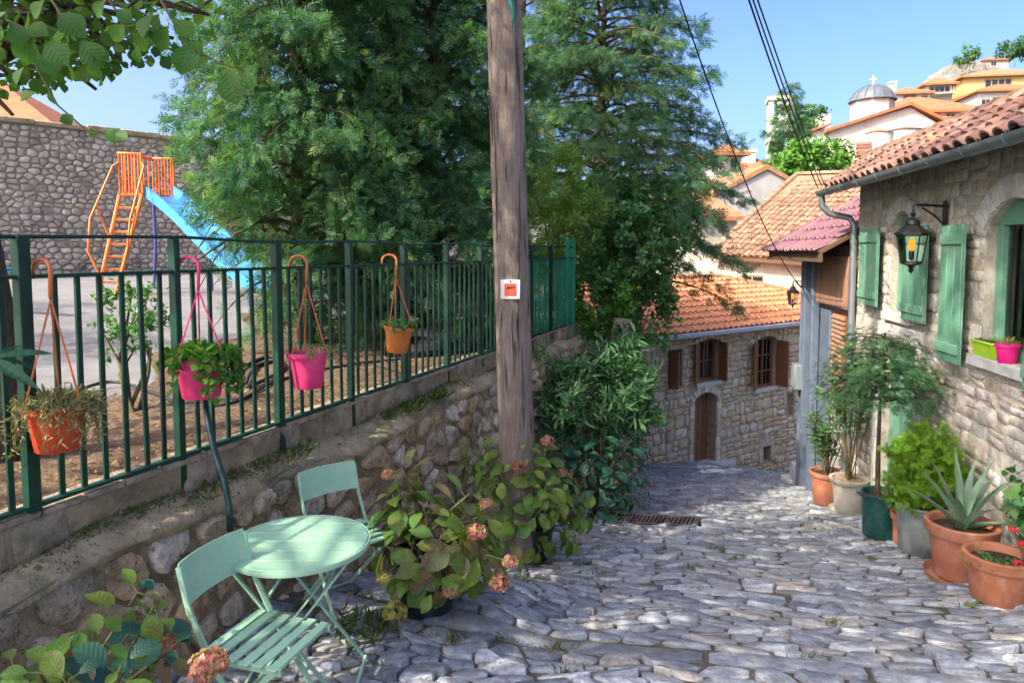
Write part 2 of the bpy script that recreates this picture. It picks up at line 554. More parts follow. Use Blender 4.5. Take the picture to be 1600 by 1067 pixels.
def scatter(name, T, P, D, Nn, S, mat, parent=None, tint=None, kind=None, label=None):
    """one mesh holding a copy of leaf T at each P, along D, its face towards Nn, scaled S"""
    tv, tf = T
    P, D, Nn, S = (np.asarray(a, dtype=float) for a in (P, D, Nn, S))
    D = D / (np.linalg.norm(D, axis=1, keepdims=True) + 1e-9)
    Z = Nn - (Nn * D).sum(1, keepdims=True) * D
    Z = Z / (np.linalg.norm(Z, axis=1, keepdims=True) + 1e-9)
    Y = np.cross(Z, D)
    n, m = len(P), len(tv)
    vs = P[:, None, :] + S[:, None, None] * (tv[None, :, 0:1] * D[:, None, :] + tv[None, :, 1:2] * Y[:, None, :] + tv[None, :, 2:3] * Z[:, None, :])
    vs = vs.reshape(-1, 3)
    c = (vs.min(0) + vs.max(0)) / 2
    vs = vs - c
    sizes = np.array([len(f) for f in tf]); flat = np.concatenate([np.array(f) for f in tf])
    loops = (flat[None, :] + (np.arange(n) * m)[:, None]).reshape(-1)
    tot = np.tile(sizes, n); starts = np.concatenate([[0], np.cumsum(tot)[:-1]])
    me = bpy.data.meshes.new(name)
    me.vertices.add(len(vs)); me.vertices.foreach_set('co', vs.reshape(-1).astype(np.float32))
    me.loops.add(len(loops)); me.loops.foreach_set('vertex_index', loops.astype(np.int32))
    me.polygons.add(len(tot)); me.polygons.foreach_set('loop_start', starts.astype(np.int32))
    me.update(calc_edges=True)
    a = me.attributes.new('tint', 'FLOAT', 'POINT')
    t = rng.random(n) if tint is None else np.asarray(tint)
    a.data.foreach_set('value', np.repeat(t, m).astype(np.float32))
    me.materials.append(mat)
    me.shade_smooth()
    o = place(bpy.data.objects.new(name, me), V(c.tolist()), parent)
    return setp(o, label, None, None, kind)

def rdir(n):
    v = rng.normal(size=(n, 3)); return v / np.linalg.norm(v, axis=1, keepdims=True)
# ------------------------------------------------------------------ materials
M_cobble = surf('cobble', [(.125, .145, .185), (.30, .325, .375), (.19, .215, .265), (.43, .45, .485), (.25, .28, .33), (.37, .345, .325), (.22, .24, .285), (.155, .175, .215), (.33, .35, .385)], rough=.55, spec=.45, grain=.5, gscale=13, stain=(.20, .185, .17), sscale=3.0, samt=.6, bump=.9, bscale=26, speck=((.10, .095, .085), 60, .5))
M_joint = surf('joint_earth', [(.10, .09, .07)], rough=.95, grain=.4, gscale=8, stain=(.07, .095, .03), sscale=2.2, samt=.8, bump=.6, bscale=40)
M_wallstone = surf('old_wall_stone', [(.46, .355, .235), (.33, .23, .135), (.56, .455, .335), (.40, .27, .15), (.64, .54, .43), (.29, .21, .125)], rough=.9, spec=.12, grain=.45, gscale=11, stain=(.14, .115, .065), sscale=5, samt=.65, bump=1.0, bscale=22, speck=((.07, .06, .045), 45, .6))
M_wallmortar = surf('old_wall_mortar', [(.30, .225, .14)], rough=.95, grain=.45, gscale=5, stain=(.045, .06, .02), sscale=2.0, samt=.65, bump=.9, bscale=18)
M_ledge = surf('ledge_concrete', [(.40, .31, .19)], rough=.92, grain=.35, gscale=6, stain=(.10, .115, .035), sscale=1.9, samt=.8, bump=.8, bscale=25, speck=((.09, .08, .06), 40, .5))
M_kerbstone = surf('kerb_stone', [(.32, .26, .185), (.26, .20, .13), (.38, .32, .24), (.30, .235, .16)], rough=.9, grain=.35, gscale=9, stain=(.07, .075, .03), sscale=4, samt=.6, bump=.9, bscale=20)
M_moss = leafmat('moss', [(.08, .13, .02), (.13, .17, .03), (.06, .10, .018), (.17, .18, .04)], trans=.25, rough=.8)
M_grass = leafmat('grass', [(.06, .10, .02), (.10, .14, .03), (.04, .075, .015)], trans=.3, rough=.6)
M_yard = surf('yard_concrete', [(.185, .18, .185)], rough=.9, grain=.2, gscale=3, stain=(.12, .11, .10), sscale=1.1, samt=.8, bump=.3, bscale=30)
M_soil = surf('yard_soil', [(.12, .078, .05)], rough=.97, grain=.45, gscale=6, stain=(.09, .06, .035), sscale=2.5, samt=.7, bump=1.0, bscale=16, speck=((.3, .22, .14), 30, .6))
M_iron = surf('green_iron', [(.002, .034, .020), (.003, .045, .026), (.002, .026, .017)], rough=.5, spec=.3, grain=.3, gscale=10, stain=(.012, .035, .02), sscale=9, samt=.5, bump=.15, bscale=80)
M_ironlit = surf('sunlit_green_iron', [(.015, .22, .11), (.02, .26, .13), (.012, .19, .10)], rough=.5, spec=.4, grain=.22, gscale=8, stain=(.05, .10, .05), sscale=6, samt=.4, bump=.1)  # the fence's green iron again, brighter: sunlight on the far bars put into the colour
M_terrain = surf('terrain_earth', [(.13, .115, .06)], rough=.95, grain=.4, gscale=2, stain=(.05, .075, .02), sscale=.6, samt=.85, bump=.8, bscale=3)
M_plastic_g = surf('dark_green_hose', [(.004, .035, .03)], rough=.4, spec=.5, grain=.15)

# ------------------------------------------------------------------ ground
WDIR = V((.389, 1, 0)).normalized()          # the retaining wall and the fence on it run this way
WN = V((WDIR.y, -WDIR.x, 0))                 # out of the wall, towards the street
FEN0 = V((-2.08, 2.97, 0))                   # a point of the fence line
def fence_x(d): return -2.08 + .389 * (d - 2.97)
def ledge_x(d): return fence_x(d) + .20
def wall_x(d): return ledge_x(d) - .02
def house_x(d): return 3.05 + .164 * d       # the right-hand house's wall

def zg(x, y):
    z = -1.30 - .233 * y
    z -= .13 * max(0, x - 4.5) * smooth01(13, 18, y)
    pad = -2.06 - .08 * (y - 3.2)
    w = (1 - smooth01(-.45, .15, x - .25 * (y - 3.2))) * (1 - smooth01(4.3, 5.3, y))
    z = z * (1 - w) + pad * w
    z += .018 * math.sin(1.7 * x + .6 * y) * math.sin(1.3 * y - .8 * x)
    return z

def sheet(name, fz, x0, x1, y0, y1, nx, ny, mat, kind='structure', dz=0):
    vs = []; fs = []
    for j in range(ny + 1):
        y = y0 + (y1 - y0) * j / ny
        a = x0(y) if callable(x0) else x0; b = x1(y) if callable(x1) else x1
        for i in range(nx + 1):
            x = a + (b - a) * i / nx; vs.append((x, y, fz(x, y) + dz))
    fs = [(j * (nx + 1) + i, j * (nx + 1) + i + 1, (j + 1) * (nx + 1) + i + 1, (j + 1) * (nx + 1) + i) for j in range(ny) for i in range(nx)]
    mb = MB(); mb.add(vs, fs)
    return mb.build(name, mat, angle=180, kind=kind)

# land under everything, out to the horizon
def zland(x, y):
    r = math.hypot(x, y)
    z = -6.5 - .10 * max(0, r - 25)
    z = max(z, -16 - .002 * r)
    # hillside on the right that carries the church and the upper houses
    h = 30 * smooth01(10, 95, x) * smooth01(38, 120, y)
    return z + h
def land():
    xs = sorted(set([-1500, -900, -500, -300, -200, -120, -80, -50] + list(range(-40, 201, 6)) + [240, 320, 450, 700, 1000, 1500]))
    ys = sorted(set([-200, -100, -60, -30] + list(range(-12, 205, 6)) + [240, 300, 400, 600, 900, 1500]))
    vs = []; nx = len(xs)
    for y in ys:
        for x in xs:
            vs.append((x, y, zland(x, y)))
    fs = [(j * nx + i, j * nx + i + 1, (j + 1) * nx + i + 1, (j + 1) * nx + i) for j in range(len(ys) - 1) for i in range(nx - 1)]
    mb = MB(); mb.add(vs, fs); mb.build('ground', M_terrain, angle=180, kind='structure')
land()

street = sheet('street', zg, lambda y: wall_x(y) - .3 if y < 11 else wall_x(11) - .3, lambda y: house_x(y) + 1.0 + (y > 9) * 3.5, -3, 24, 60, 120, M_joint)

# paving stones, laid in courses across the street, with a course of long slabs now and then
SA = V((.30, 1)).normalized(); SCX = V((SA.y, -SA.x))
def st_fn(u, v, n):
    x = SCX.x * u + SA.x * v; y = SCX.y * u + SA.y * v
    return V((x, y, zg(x, y) + n))
def st_uv(x, y): return (x * SCX.x + y * SCX.y, x * SA.x + y * SA.y)
lim = [(wall_x(d) + .02, d) for d in (2.2, 10.9)] + [(1.6, 13.5), (3.0, 16.9), (8.6, 20.9), (8.6, 17), (5.6, 12.5)] + [(house_x(d) - .03, d) for d in (9.4, 2.2)]
lim_uv = [st_uv(*p) for p in lim]
def inside(p, poly):
    c = False
    for i in range(len(poly)):
        a, b = poly[i], poly[i - 1]
        if (a[1] > p[1]) != (b[1] > p[1]) and p[0] < (b[0] - a[0]) * (p[1] - a[1]) / (b[1] - a[1]) + a[0]: c = not c
    return c
slab_rows = [3.66, 5.02, 6.6, 8.5, 10.6, 13.0, 15.5]
polys = []
u_lo, u_hi = min(p[0] for p in lim_uv) - .2, max(p[0] for p in lim_uv) + .2
edges = [2.2] + [x for r in slab_rows for x in (r - .10, r + .10)] + [19.8]
for k in range(0, len(edges), 2):
    a, b = edges[k] + .01, edges[k + 1] - .01
    seeds = []; v = a + .06; row = 0
    while v < b - .03:
        h = uni(.058, .092) * (1 + .045 * v); u = u_lo + uni(0, .3)
        while u < u_hi:
            w = uni(.11, .32) * (1 + .03 * v)
            seeds.append((u + w / 2, v + uni(-.016, .016) * (1 + .05 * v))); u += w
        v += h
    seeds = [s for s in seeds if inside(s, lim_uv)]
    polys += voronoi(seeds, [(u_lo, a), (u_hi, a), (u_hi, b), (u_lo, b)], .007, sx=2.1, k=14)
for r in slab_rows:
    u = u_lo + uni(0, .5)
    while u < u_hi:
        w = uni(.45, .95)
        p = [(u + .012, r - .09 + uni(-.015, .015)), (u + w / 2, r - .10 + uni(-.012, .012)), (u + w - .012, r - .09 + uni(-.015, .015)),
             (u + w - .012, r + .08 + uni(-.015, .015)), (u + w / 2, r + .085 + uni(-.012, .012)), (u + .012, r + .08 + uni(-.015, .015))]
        if inside(cen2(p), lim_uv): polys.append(p)
        u += w
# the drain channel keeps its place free
DR0, DR1 = st_uv(*PX(952, 812, 8.1).xy), st_uv(*PX(1090, 822, 7.65).xy)
polys = [avoid(p, [(DR0[0] - .03, DR1[0] + .03, min(DR0[1], DR1[1]) - .14, max(DR0[1], DR1[1]) + .14)]) for p in polys]
lay(polys, st_fn, M_cobble, street, 'paving_stone', 'small_paving_stones', h=(.006, .030), maxn=300, sunk=.03, rough=.14, edge=.10, tilt=1.3, angle=50, cf=.17, minarea=.0004)

# grass and moss in the joints
def zc_pts(n, fx):
    out = []
    while len(out) < n:
        v = uni(3.0, 14) ; x = fx(v)
        out.append((x, v, zg(x, v) + .02))
    return out
pts = []
for k in range(90):
    y = uni(3.2, 9); x = wall_x(y) + abs(random.gauss(0, .9))
    if rnd() < .3: x = uni(wall_x(y), house_x(y) - .2)
    cnt = random.randint(10, 45)
    for _ in range(cnt): 
        a, b = x + random.gauss(0, .05), y + random.gauss(0, .03)
        pts.append((a, b, zg(a, b) + .01))
P = np.array(pts); n = len(P)
D = np.stack([rng.normal(0, .6, n), rng.normal(0, .6, n), rng.uniform(.3, 1, n)], 1)
scatter('grass', fold(.13, .3, .04), P, D, rdir(n), rng.uniform(.025, .06, n), M_grass, None, kind='stuff')

# drain channel with an iron grate
def drain():
    a = st_fn(*DR0, 0); b = st_fn(*DR1, 0)
    a.z = zg(a.x, a.y) + .030; b.z = zg(b.x, b.y) + .030
    t = thing('drain_grate', 'rusty iron grate over the drain channel across the cobbles', 'drain', (a + b) / 2)
    d = (b - a).normalized(); side = d.cross(V((0, 0, 1))).normalized(); up = side.cross(d)
    mr = surf('rusty_grate', [(.085, .07, .072), (.10, .08, .08), (.07, .06, .064)], rough=.7, grain=.4, gscale=20, metal=.3, stain=(.10, .06, .045), samt=.4)
    W = .13
    mb = MB()
    for s in (-1, 1): mb.bar(a + side * s * W, b + side * s * W, .025, .05, side)
    for q in (a, b): mb.bar(q - side * (W - .013), q + side * (W - .013), .025, .05, d)
    mb.build('frame', mr, t, bevel=.003)
    mb = MB(); mb.bar(a - up * .06, b - up * .06, 2 * W - .05, .02, side)
    mb.build('channel', surf('channel_dark', [(.02, .018, .016)], rough=.95), t)
    L = (b - a).length; n = 22
    for i in range(n):
        c = a + d * (L * (i + .7) / (n + .4))
        mb = MB(); mb.bar(c - side * (W - .014), c + side * (W - .014), .024, .04, d); mb.build('bar', mr, t, bevel=.003)
drain()

# ------------------------------------------------------------------ retaining wall, ledge, kerb
WEND = 10.9
def along(d): return (d - 2.97) / WDIR.y        # metres along the wall from FEN0
WF = Frame((wall_x(2.97), 2.97, 0), WDIR, WN)   # front face of the wall, v = z
rw = thing('retaining_wall', 'old rubble retaining wall with mossy ledge below the green fence', 'wall', WF(0, -2.2, 0))
s0, s1 = along(.8), along(WEND)
def ztop(s): return -1.36 + .02 * math.sin(s * 2.1) + .015 * math.sin(s * 5.3)
def face_n(u, v):   # the old face bulges
    return .035 * math.sin(u * 1.7 + v * 2.2) + .025 * math.sin(u * 3.9 - v * 3.1) + .05 * max(0, -1.4 - v)
def wf(u, v, n): return WF(u, v, n + face_n(u, v))
mb = MB(); nu, nv = 90, 14
def zbot(s):
    p = WF(s, 0, 0); return zg(p.x, p.y) - .4
vs = []
for i in range(nu + 1):
    u = s0 + (s1 - s0) * i / nu
    for j in range(nv + 1):
        v = zbot(u) + (ztop(u) - .03 - zbot(u)) * j / nv
        vs.append(wf(u, v, random.gauss(0, .006)))
mb.add(vs, [(i * (nv + 1) + j, (i + 1) * (nv + 1) + j, (i + 1) * (nv + 1) + j + 1, i * (nv + 1) + j + 1) for i in range(nu) for j in range(nv)])
face = mb.build('wall_face', M_wallmortar, rw, angle=180)
seeds = []
v = -4.2
while v < -1.43:
    u = s0 + uni(0, .3)
    while u < s1:
        w = uni(.12, .36); seeds.append((u, v + uni(-.045, .045))); u += w
    v += uni(.11, .20)
seeds = [s for s in seeds if s[1] > zbot(s[0]) + .3]
pl = voronoi(seeds, [(s0, -4.6), (s1, -4.6), (s1, -1.42), (s0, -1.42)], .024, sx=1.2, k=14)
pl = [p for p in pl if rnd() > .03]
pl = [[(cen2(p)[0] + (x - cen2(p)[0]) * (1.0 if k % 5 else .85), cen2(p)[1] + (y - cen2(p)[1]) * (1.0 if k % 5 else .85)) for x, y in p] for k, p in enumerate(pl)]
lay(pl, wf, M_wallstone, face, 'stone', 'small_stones', h=(.012, .05), maxn=300, rough=.32, edge=.13, tilt=1.1, sunk=.04, angle=60)
# the ledge: uneven concrete capping that slopes to the street
vs = []; nu, nn = 130, 6
for i in range(nu + 1):
    u = s0 + (s1 - s0) * i / nu
    for j in range(nn + 1):
        t = j / nn
        nrm = -.22 + t * .25 + (.03 * math.sin(u * 3.3) + random.gauss(0, .012)) * (t > .7)
        z = ztop(u) + .075 * (1 - t) + random.gauss(0, .006) - (.05 if j == nn else 0) - .02 * (j == nn - 1)
        vs.append(WF(u, z, nrm + face_n(u, -1.4) * t))
for i in range(nu + 1):
    u = s0 + (s1 - s0) * i / nu
    vs.append(WF(u, ztop(u) - .10 + random.gauss(0, .012), -.005 + face_n(u, -1.4)))
mb = MB()
fs = [(i * (nn + 1) + j, (i + 1) * (nn + 1) + j, (i + 1) * (nn + 1) + j + 1, i * (nn + 1) + j + 1) for i in range(nu) for j in range(nn)]
o = (nu + 1) * (nn + 1)
fs += [(i * (nn + 1) + nn, (i + 1) * (nn + 1) + nn, o + i + 1, o + i) for i in range(nu)]
mb.add(vs, fs); mb.build('ledge', M_ledge, rw, angle=180)
# kerb course under the fence rail
KF = Frame((fence_x(2.97), 2.97, 0), WDIR, WN)
mb = MB(); KF.box(mb, s0, s1, -1.9, -1.145, -.14, .02); kerb = mb.build('kerb', M_wallmortar, rw)
u = s0; pl = []
while u < s1:
    w = uni(.16, .34)
    pl.append([(u + .008, -1.34), (u + w - .008, -1.345), (u + w - .01 + uni(-.01, .01), -1.145 + uni(-.012, .01)), (u + w / 2, -1.137 + uni(-.01, .008)), (u + .01, -1.145 + uni(-.012, .01))])
    u += w
lay(pl, KF, M_kerbstone, kerb, 'kerb_stone', 'far_kerb_stones', h=(.012, .035), rough=.12, edge=.06, tilt=.8, cf=.10)
mb = MB(); u = s0
while u < s1:
    w = uni(.2, .4); KF.box(mb, u + .004, u + w - .004, -1.16, -1.128 + uni(-.006, .006), -.15, .03); u += w
mb.build('kerb_top', M_kerbstone, rw, bevel=.008)
# moss on the ledge and in the wall
pts = []; nrm = []
for k in range(800):
    s = uni(along(2.4), along(9)); t = uni(.0, .12) if rnd() < .75 else uni(0, .25)
    if math.sin(s * 2.3) + math.sin(s * 5.1 + 1) + uni(-.8, .8) < 0: continue
    for _ in range(22):
        a, b = s + random.gauss(0, .05), max(.025, t + random.gauss(0, .025))
        pts.append(WF(a, ztop(a) + .075 * (1 - b / .25) + .004, -.22 + b)); nrm.append((0, 0, 1))
for k in range(170):
    s = uni(along(2.4), along(7)); zz = uni(zbot(s) + .4, -1.45)
    for _ in range(14):
        a, b = s + random.gauss(0, .045), zz + random.gauss(0, .03); pts.append(wf(a, b, .012)); nrm.append(tuple(WN))
P = np.array(pts); n = len(P)
D = np.array(nrm) * .5 + rdir(n)
scatter('moss', fold(.5, .2, .05), P, D, rdir(n), rng.uniform(.008, .022, n), M_moss, None, kind='stuff')

# taller grass tufts on the ledge below the fence
pts = []
for (x, y, c, sp_) in ((640, 625, 160, .07), (690, 640, 130, .06), (655, 615, 130, .07), (610, 650, 70, .08), (330, 745, 60, .12), (680, 700, 60, .04), (470, 705, 50, .1), (590, 995, 120, .12), (540, 1010, 90, .1)):
    d = 6.2 if y < 720 else 4.2
    if y < 900:
        u_ = (x - 800) / 1100; d = (3.235 - .16) / (.389 - u_)
        c0 = PX(x, y, d); c0.z = -1.32
    else:
        c0 = PX(x, y, 3.75); c0.z = zg(c0.x, c0.y) + .02
    for _ in range(c): pts.append((c0.x + random.gauss(0, sp_ * .5), c0.y + random.gauss(0, sp_), c0.z))
P = np.array(pts); n = len(P)
D = np.stack([rng.normal(.2, .6, n), rng.normal(0, .6, n), rng.uniform(.4, 1.2, n)], 1)
scatter('ledge_grass', fold(.2, .35, .05), P, D, rdir(n), rng.uniform(.03, .09, n), M_grass, None, kind='stuff')

# ------------------------------------------------------------------ playground
def zp(x, y):
    dist = -((x - fence_x(y)) * WN.x)
    return -1.17 + .40 * smooth01(1, 10, dist) + .012 * math.sin(x * 2.1) * math.sin(y * 1.7)
play = sheet('playground', zp, lambda y: fence_x(min(y, WEND)) - 30, lambda y: fence_x(min(y, WEND)) - .145, -4, 34, 60, 60, M_yard)
soil = sheet('soil_strip', lambda x, y: zp(x, y) + .012 + .02 * (math.sin(3 * x + y) * math.sin(2.3 * y) + 1), lambda y: fence_x(y) - 1.7 - .3 * math.sin(y * 1.9) - .5 * max(0, y - 4.5), lambda y: fence_x(y) - .15, 0, WEND, 24, 60, M_soil)

# ------------------------------------------------------------------ fence
fence = thing('iron_fence', 'dark green iron bar fence on top of the retaining wall', 'fence', KF(0, -1.13, 0))
fl = along(WEND - .2)
PO = [along(2.98) + .80 * i for i in range(-3, 10)]
PO = [p for p in PO if p < fl - .2]
mb = MB()
mb.bar(KF(s0, -.11, 0), KF(fl, -.13, 0), .035, .016, WN); mb.build('top_rail', M_iron, fence, bevel=.003)
mb = MB(); mb.bar(KF(s0, -1.105, 0), KF(fl, -1.12, 0), .04, .018, WN); mb.build('bottom_rail', M_iron, fence, bevel=.003)
mb = MB(); mb.tube([KF(s0 + (fl - s0) * i / 20, .065 - .01 * math.sin(i * 1.9) - .025 * i / 20, 0) for i in range(21)], .009, 6); mb.build('upper_rail', M_iron, fence)
for i, p in enumerate(PO):
    top = .06
    mb = MB(); mb.cur = rnd(); mb.bar(KF(p, -1.32, .0), KF(p, top, .0), .05, .055 if i % 2 else .04, WN)
    mb.build('post', M_iron, fence, bevel=.004)
sbar = s0
while sbar < fl - .05:
    if all(abs(sbar - p) > .05 for p in PO):
        mb = MB(); mb.cur = rnd(); j = random.gauss(0, .004)
        mb.bar(KF(sbar + j, -1.096, 0), KF(sbar + random.gauss(0, .004), -.121, 0), .016, .025, WN)
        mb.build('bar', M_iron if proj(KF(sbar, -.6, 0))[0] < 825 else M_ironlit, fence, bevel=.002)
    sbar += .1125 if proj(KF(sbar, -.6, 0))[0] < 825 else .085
# the run of fence that turns away at the corner, and taller corner posts
fence2 = thing('iron_fence', 'short run of green iron fence turning away beyond the utility pole', 'fence', KF(fl, -1.13, 0))
c0 = KF(fl, 0, 0); dirb = V((-.75, .65, 0)).normalized()
for q in (c0, c0 - WDIR * .32):
    mb = MB(); mb.bar(V((q.x, q.y, -1.32)), V((q.x, q.y, .14)), .06, .06, WN); mb.add([(q.x - .03, q.y - .03, .14), (q.x + .03, q.y - .03, .14), (q.x + .03, q.y + .03, .14), (q.x - .03, q.y + .03, .14), (q.x, q.y, .2)], [(0, 1, 4), (1, 2, 4), (2, 3, 4), (3, 0, 4)])
    mb.build('corner_post', M_ironlit, fence2)
for z, nm in ((-.13, 'top_rail'), (-1.115, 'bottom_rail')):
    mb = MB(); mb.bar(V((c0.x, c0.y, z)) + dirb * .04, V((c0.x, c0.y, z)) + dirb * 2.4, .03, .016); mb.build(nm, M_ironlit, fence2)
for i in range(1, 22):
    q = c0 + dirb * (.11 * i); mb = MB(); mb.bar(V((q.x, q.y, -1.105)), V((q.x, q.y, -.14)), .025, .016, dirb); mb.build('bar', M_ironlit, fence2)
# ------------------------------------------------------------------ house materials
M_hstone = surf('house_stone', [(.50, .46, .40), (.42, .385, .335), (.58, .54, .485), (.39, .34, .275), (.53, .46, .365), (.48, .455, .42), (.64, .60, .55)], rough=.88, grain=.3, gscale=9, stain=(.22, .17, .12), sscale=4, samt=.55, bump=.8, bscale=24)
M_hmortar = surf('house_mortar', [(.47, .43, .37)], rough=.95, grain=.3, gscale=8, stain=(.2, .165, .12), sscale=3, samt=.6, bump=.6, bscale=30)
M_fstone = surf('ochre_stone', [(.56, .465, .34), (.50, .37, .23), (.64, .55, .42), (.45, .36, .26), (.54, .39, .21), (.50, .43, .33), (.62, .51, .37)], rough=.85, grain=.28, gscale=7, stain=(.26, .2, .14), sscale=3, samt=.5, bump=.7, bscale=18)
M_fmortar = surf('ochre_mortar', [(.34, .26, .17)], rough=.95, grain=.3, gscale=8, bump=.6, bscale=30)
M_ashlar = surf('dressed_stone', [(.58, .57, .54), (.52, .51, .49), (.62, .60, .56)], rough=.8, grain=.18, gscale=9, stain=(.3, .28, .25), sscale=3, samt=.5, bump=.35, bscale=40)
M_gpaint = surf('green_paint', [(.10, .27, .175), (.12, .30, .20), (.09, .25, .165)], rough=.5, spec=.4, grain=.14, gscale=10, stretch=(6, 6, .6), stain=(.27, .35, .28), sscale=7, samt=.6, bump=.25, bscale=40)
M_curtain = surf('curtain', [(.55, .55, .53)], rough=.9, grain=.1)
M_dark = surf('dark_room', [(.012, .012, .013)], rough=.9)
M_pane = glass('pane_glass', (.02, .025, .03), .06)
M_tile = surf('clay_tile', [(.21, .10, .072), (.28, .15, .10), (.15, .075, .07), (.33, .20, .14), (.19, .11, .09), (.12, .07, .068)], rough=.8, by='obj', grain=.3, gscale=8, stain=(.17, .12, .08), sscale=5, samt=.6, bump=.5, bscale=40)
M_tile_t = surf('clay_tile_far', [(.38, .15, .085), (.44, .20, .12), (.30, .12, .075), (.46, .26, .18), (.34, .17, .12), (.25, .12, .09)], rough=.8, grain=.3, gscale=8, stain=(.17, .12, .08), sscale=5, samt=.6, bump=.5, bscale=40)
M_otile = surf('old_barrel_tile', [(.30, .165, .10), (.37, .24, .155), (.23, .115, .07), (.35, .20, .115), (.28, .19, .13), (.19, .10, .065)], rough=.85, by='obj', grain=.35, gscale=6, stain=(.25, .19, .13), sscale=3, samt=.55, bump=.5, bscale=25)
M_otile_t = surf('old_barrel_tile_far', [(.30, .165, .10), (.37, .24, .155), (.23, .115, .07), (.35, .20, .115), (.28, .19, .13), (.19, .10, .065)], rough=.85, grain=.35, gscale=6, stain=(.25, .19, .13), sscale=3, samt=.55, bump=.5, bscale=25)
M_ntile = surf('new_roof_tile', [(.46, .18, .085), (.42, .16, .075), (.49, .205, .10), (.44, .17, .08)], rough=.75, by='obj', grain=.14, gscale=6, stain=(.42, .22, .12), sscale=2, samt=.4, bump=.2)
M_ntile_t = surf('new_roof_tile_far', [(.46, .18, .085), (.42, .16, .075), (.49, .205, .10), (.44, .17, .08)], rough=.75, grain=.14, gscale=6, stain=(.42, .22, .12), sscale=2, samt=.4, bump=.2)
M_ptile = surf('glazed_tile', [(.19, .085, .105), (.22, .10, .115), (.17, .08, .10), (.25, .11, .10)], rough=.45, spec=.5, by='obj', grain=.2, gscale=7, bump=.15)
M_mtile = surf('mossy_mortar', [(.30, .15, .085)], rough=.95, grain=.4, gscale=12, stain=(.42, .24, .12), sscale=9, samt=.7, bump=.8, bscale=25)
M_zinc = surf('zinc', [(.20, .25, .27)], rough=.45, metal=.55, spec=.5, grain=.2, gscale=8, stain=(.28, .27, .25), sscale=5, samt=.4, bump=.1)
M_bluegrey = surf('blue_grey_paint', [(.12, .155, .225), (.105, .14, .20)], rough=.55, grain=.15, gscale=6, stain=(.19, .22, .27), sscale=5, samt=.4, bump=.1)
M_black = surf('black_iron', [(.012, .013, .013)], rough=.45, spec=.5, grain=.2)
M_wood = surf('brown_wood', [(.23, .10, .045), (.20, .085, .038), (.26, .115, .05)], rough=.6, grain=.3, gscale=7, stretch=(12, 12, 1), stain=(.13, .06, .03), sscale=5, samt=.4, bump=.25)
M_board = surf('weathered_board', [(.33, .175, .11), (.28, .14, .085), (.37, .21, .14), (.24, .12, .08)], rough=.8, grain=.3, gscale=6, stretch=(14, 14, 1), stain=(.36, .27, .21), sscale=6, samt=.45, bump=.3)
M_eavewood = surf('eave_wood', [(.10, .06, .04), (.13, .075, .045)], rough=.85, grain=.3)
M_plaster = surf('old_plaster', [(.42, .395, .33)], rough=.92, grain=.14, gscale=3, stain=(.29, .265, .215), sscale=1.4, samt=.7, bump=.3)
M_white = surf('white_plaster', [(.52, .495, .46)], rough=.9, grain=.08, gscale=2, stain=(.42, .38, .33), sscale=.8, samt=.5, bump=.1)
M_pink = surf('pale_stone', [(.54, .475, .425)], rough=.9, grain=.12, gscale=2, stain=(.37, .31, .26), sscale=.8, samt=.5, bump=.2)
M_grey = surf('grey_render', [(.38, .36, .35)], rough=.93, grain=.15, gscale=1.5, stain=(.30, .28, .26), sscale=.7, samt=.6, bump=.2)
M_yellow = surf('yellow_plaster', [(.58, .43, .17)], rough=.9, grain=.06)
M_lead = surf('lead_sheet', [(.14, .155, .18)], rough=.55, metal=.3, grain=.2, gscale=2)
M_rock = surf('rock', [(.20, .185, .165)], rough=.95, grain=.5, gscale=.9, stain=(.10, .095, .08), sscale=.5, samt=.85, bump=1.0, bscale=1.5)

# ------------------------------------------------------------------ roof tiles
def barrel_mesh(name, w, l, hgt, mat, taper=.82, th=.018, n=6, flat=0):
    """a tile along +Y (up the slope), X across, Z out; half-barrel with a thick lower lip, plus a flat pan strip when flat > 0"""
    vs = []; fs = []
    prof = []
    for i in range(n + 1):
        a = math.pi * i / n; prof.append((-math.cos(a) * w / 2, math.sin(a) * hgt))
    if flat: prof = [(-w / 2 - flat, .012)] + prof + []
    m = len(prof)
    for (y, s, dz) in ((0, 1, 0), (l, taper if not flat else 1, -.012)):
        for (x, z) in prof: vs.append((x * s, y, z * s + dz))
    for (x, z) in prof: vs.append((x * .93, 0, z - th if z > th * 1.2 else z - .012))
    fs = [(i, i + 1, m + i + 1, m + i) for i in range(m - 1)] + [(2 * m + i, 2 * m + i + 1, i + 1, i) for i in range(m - 1)]
    return mesh_from(name, vs, fs, mat, None, True, 50)

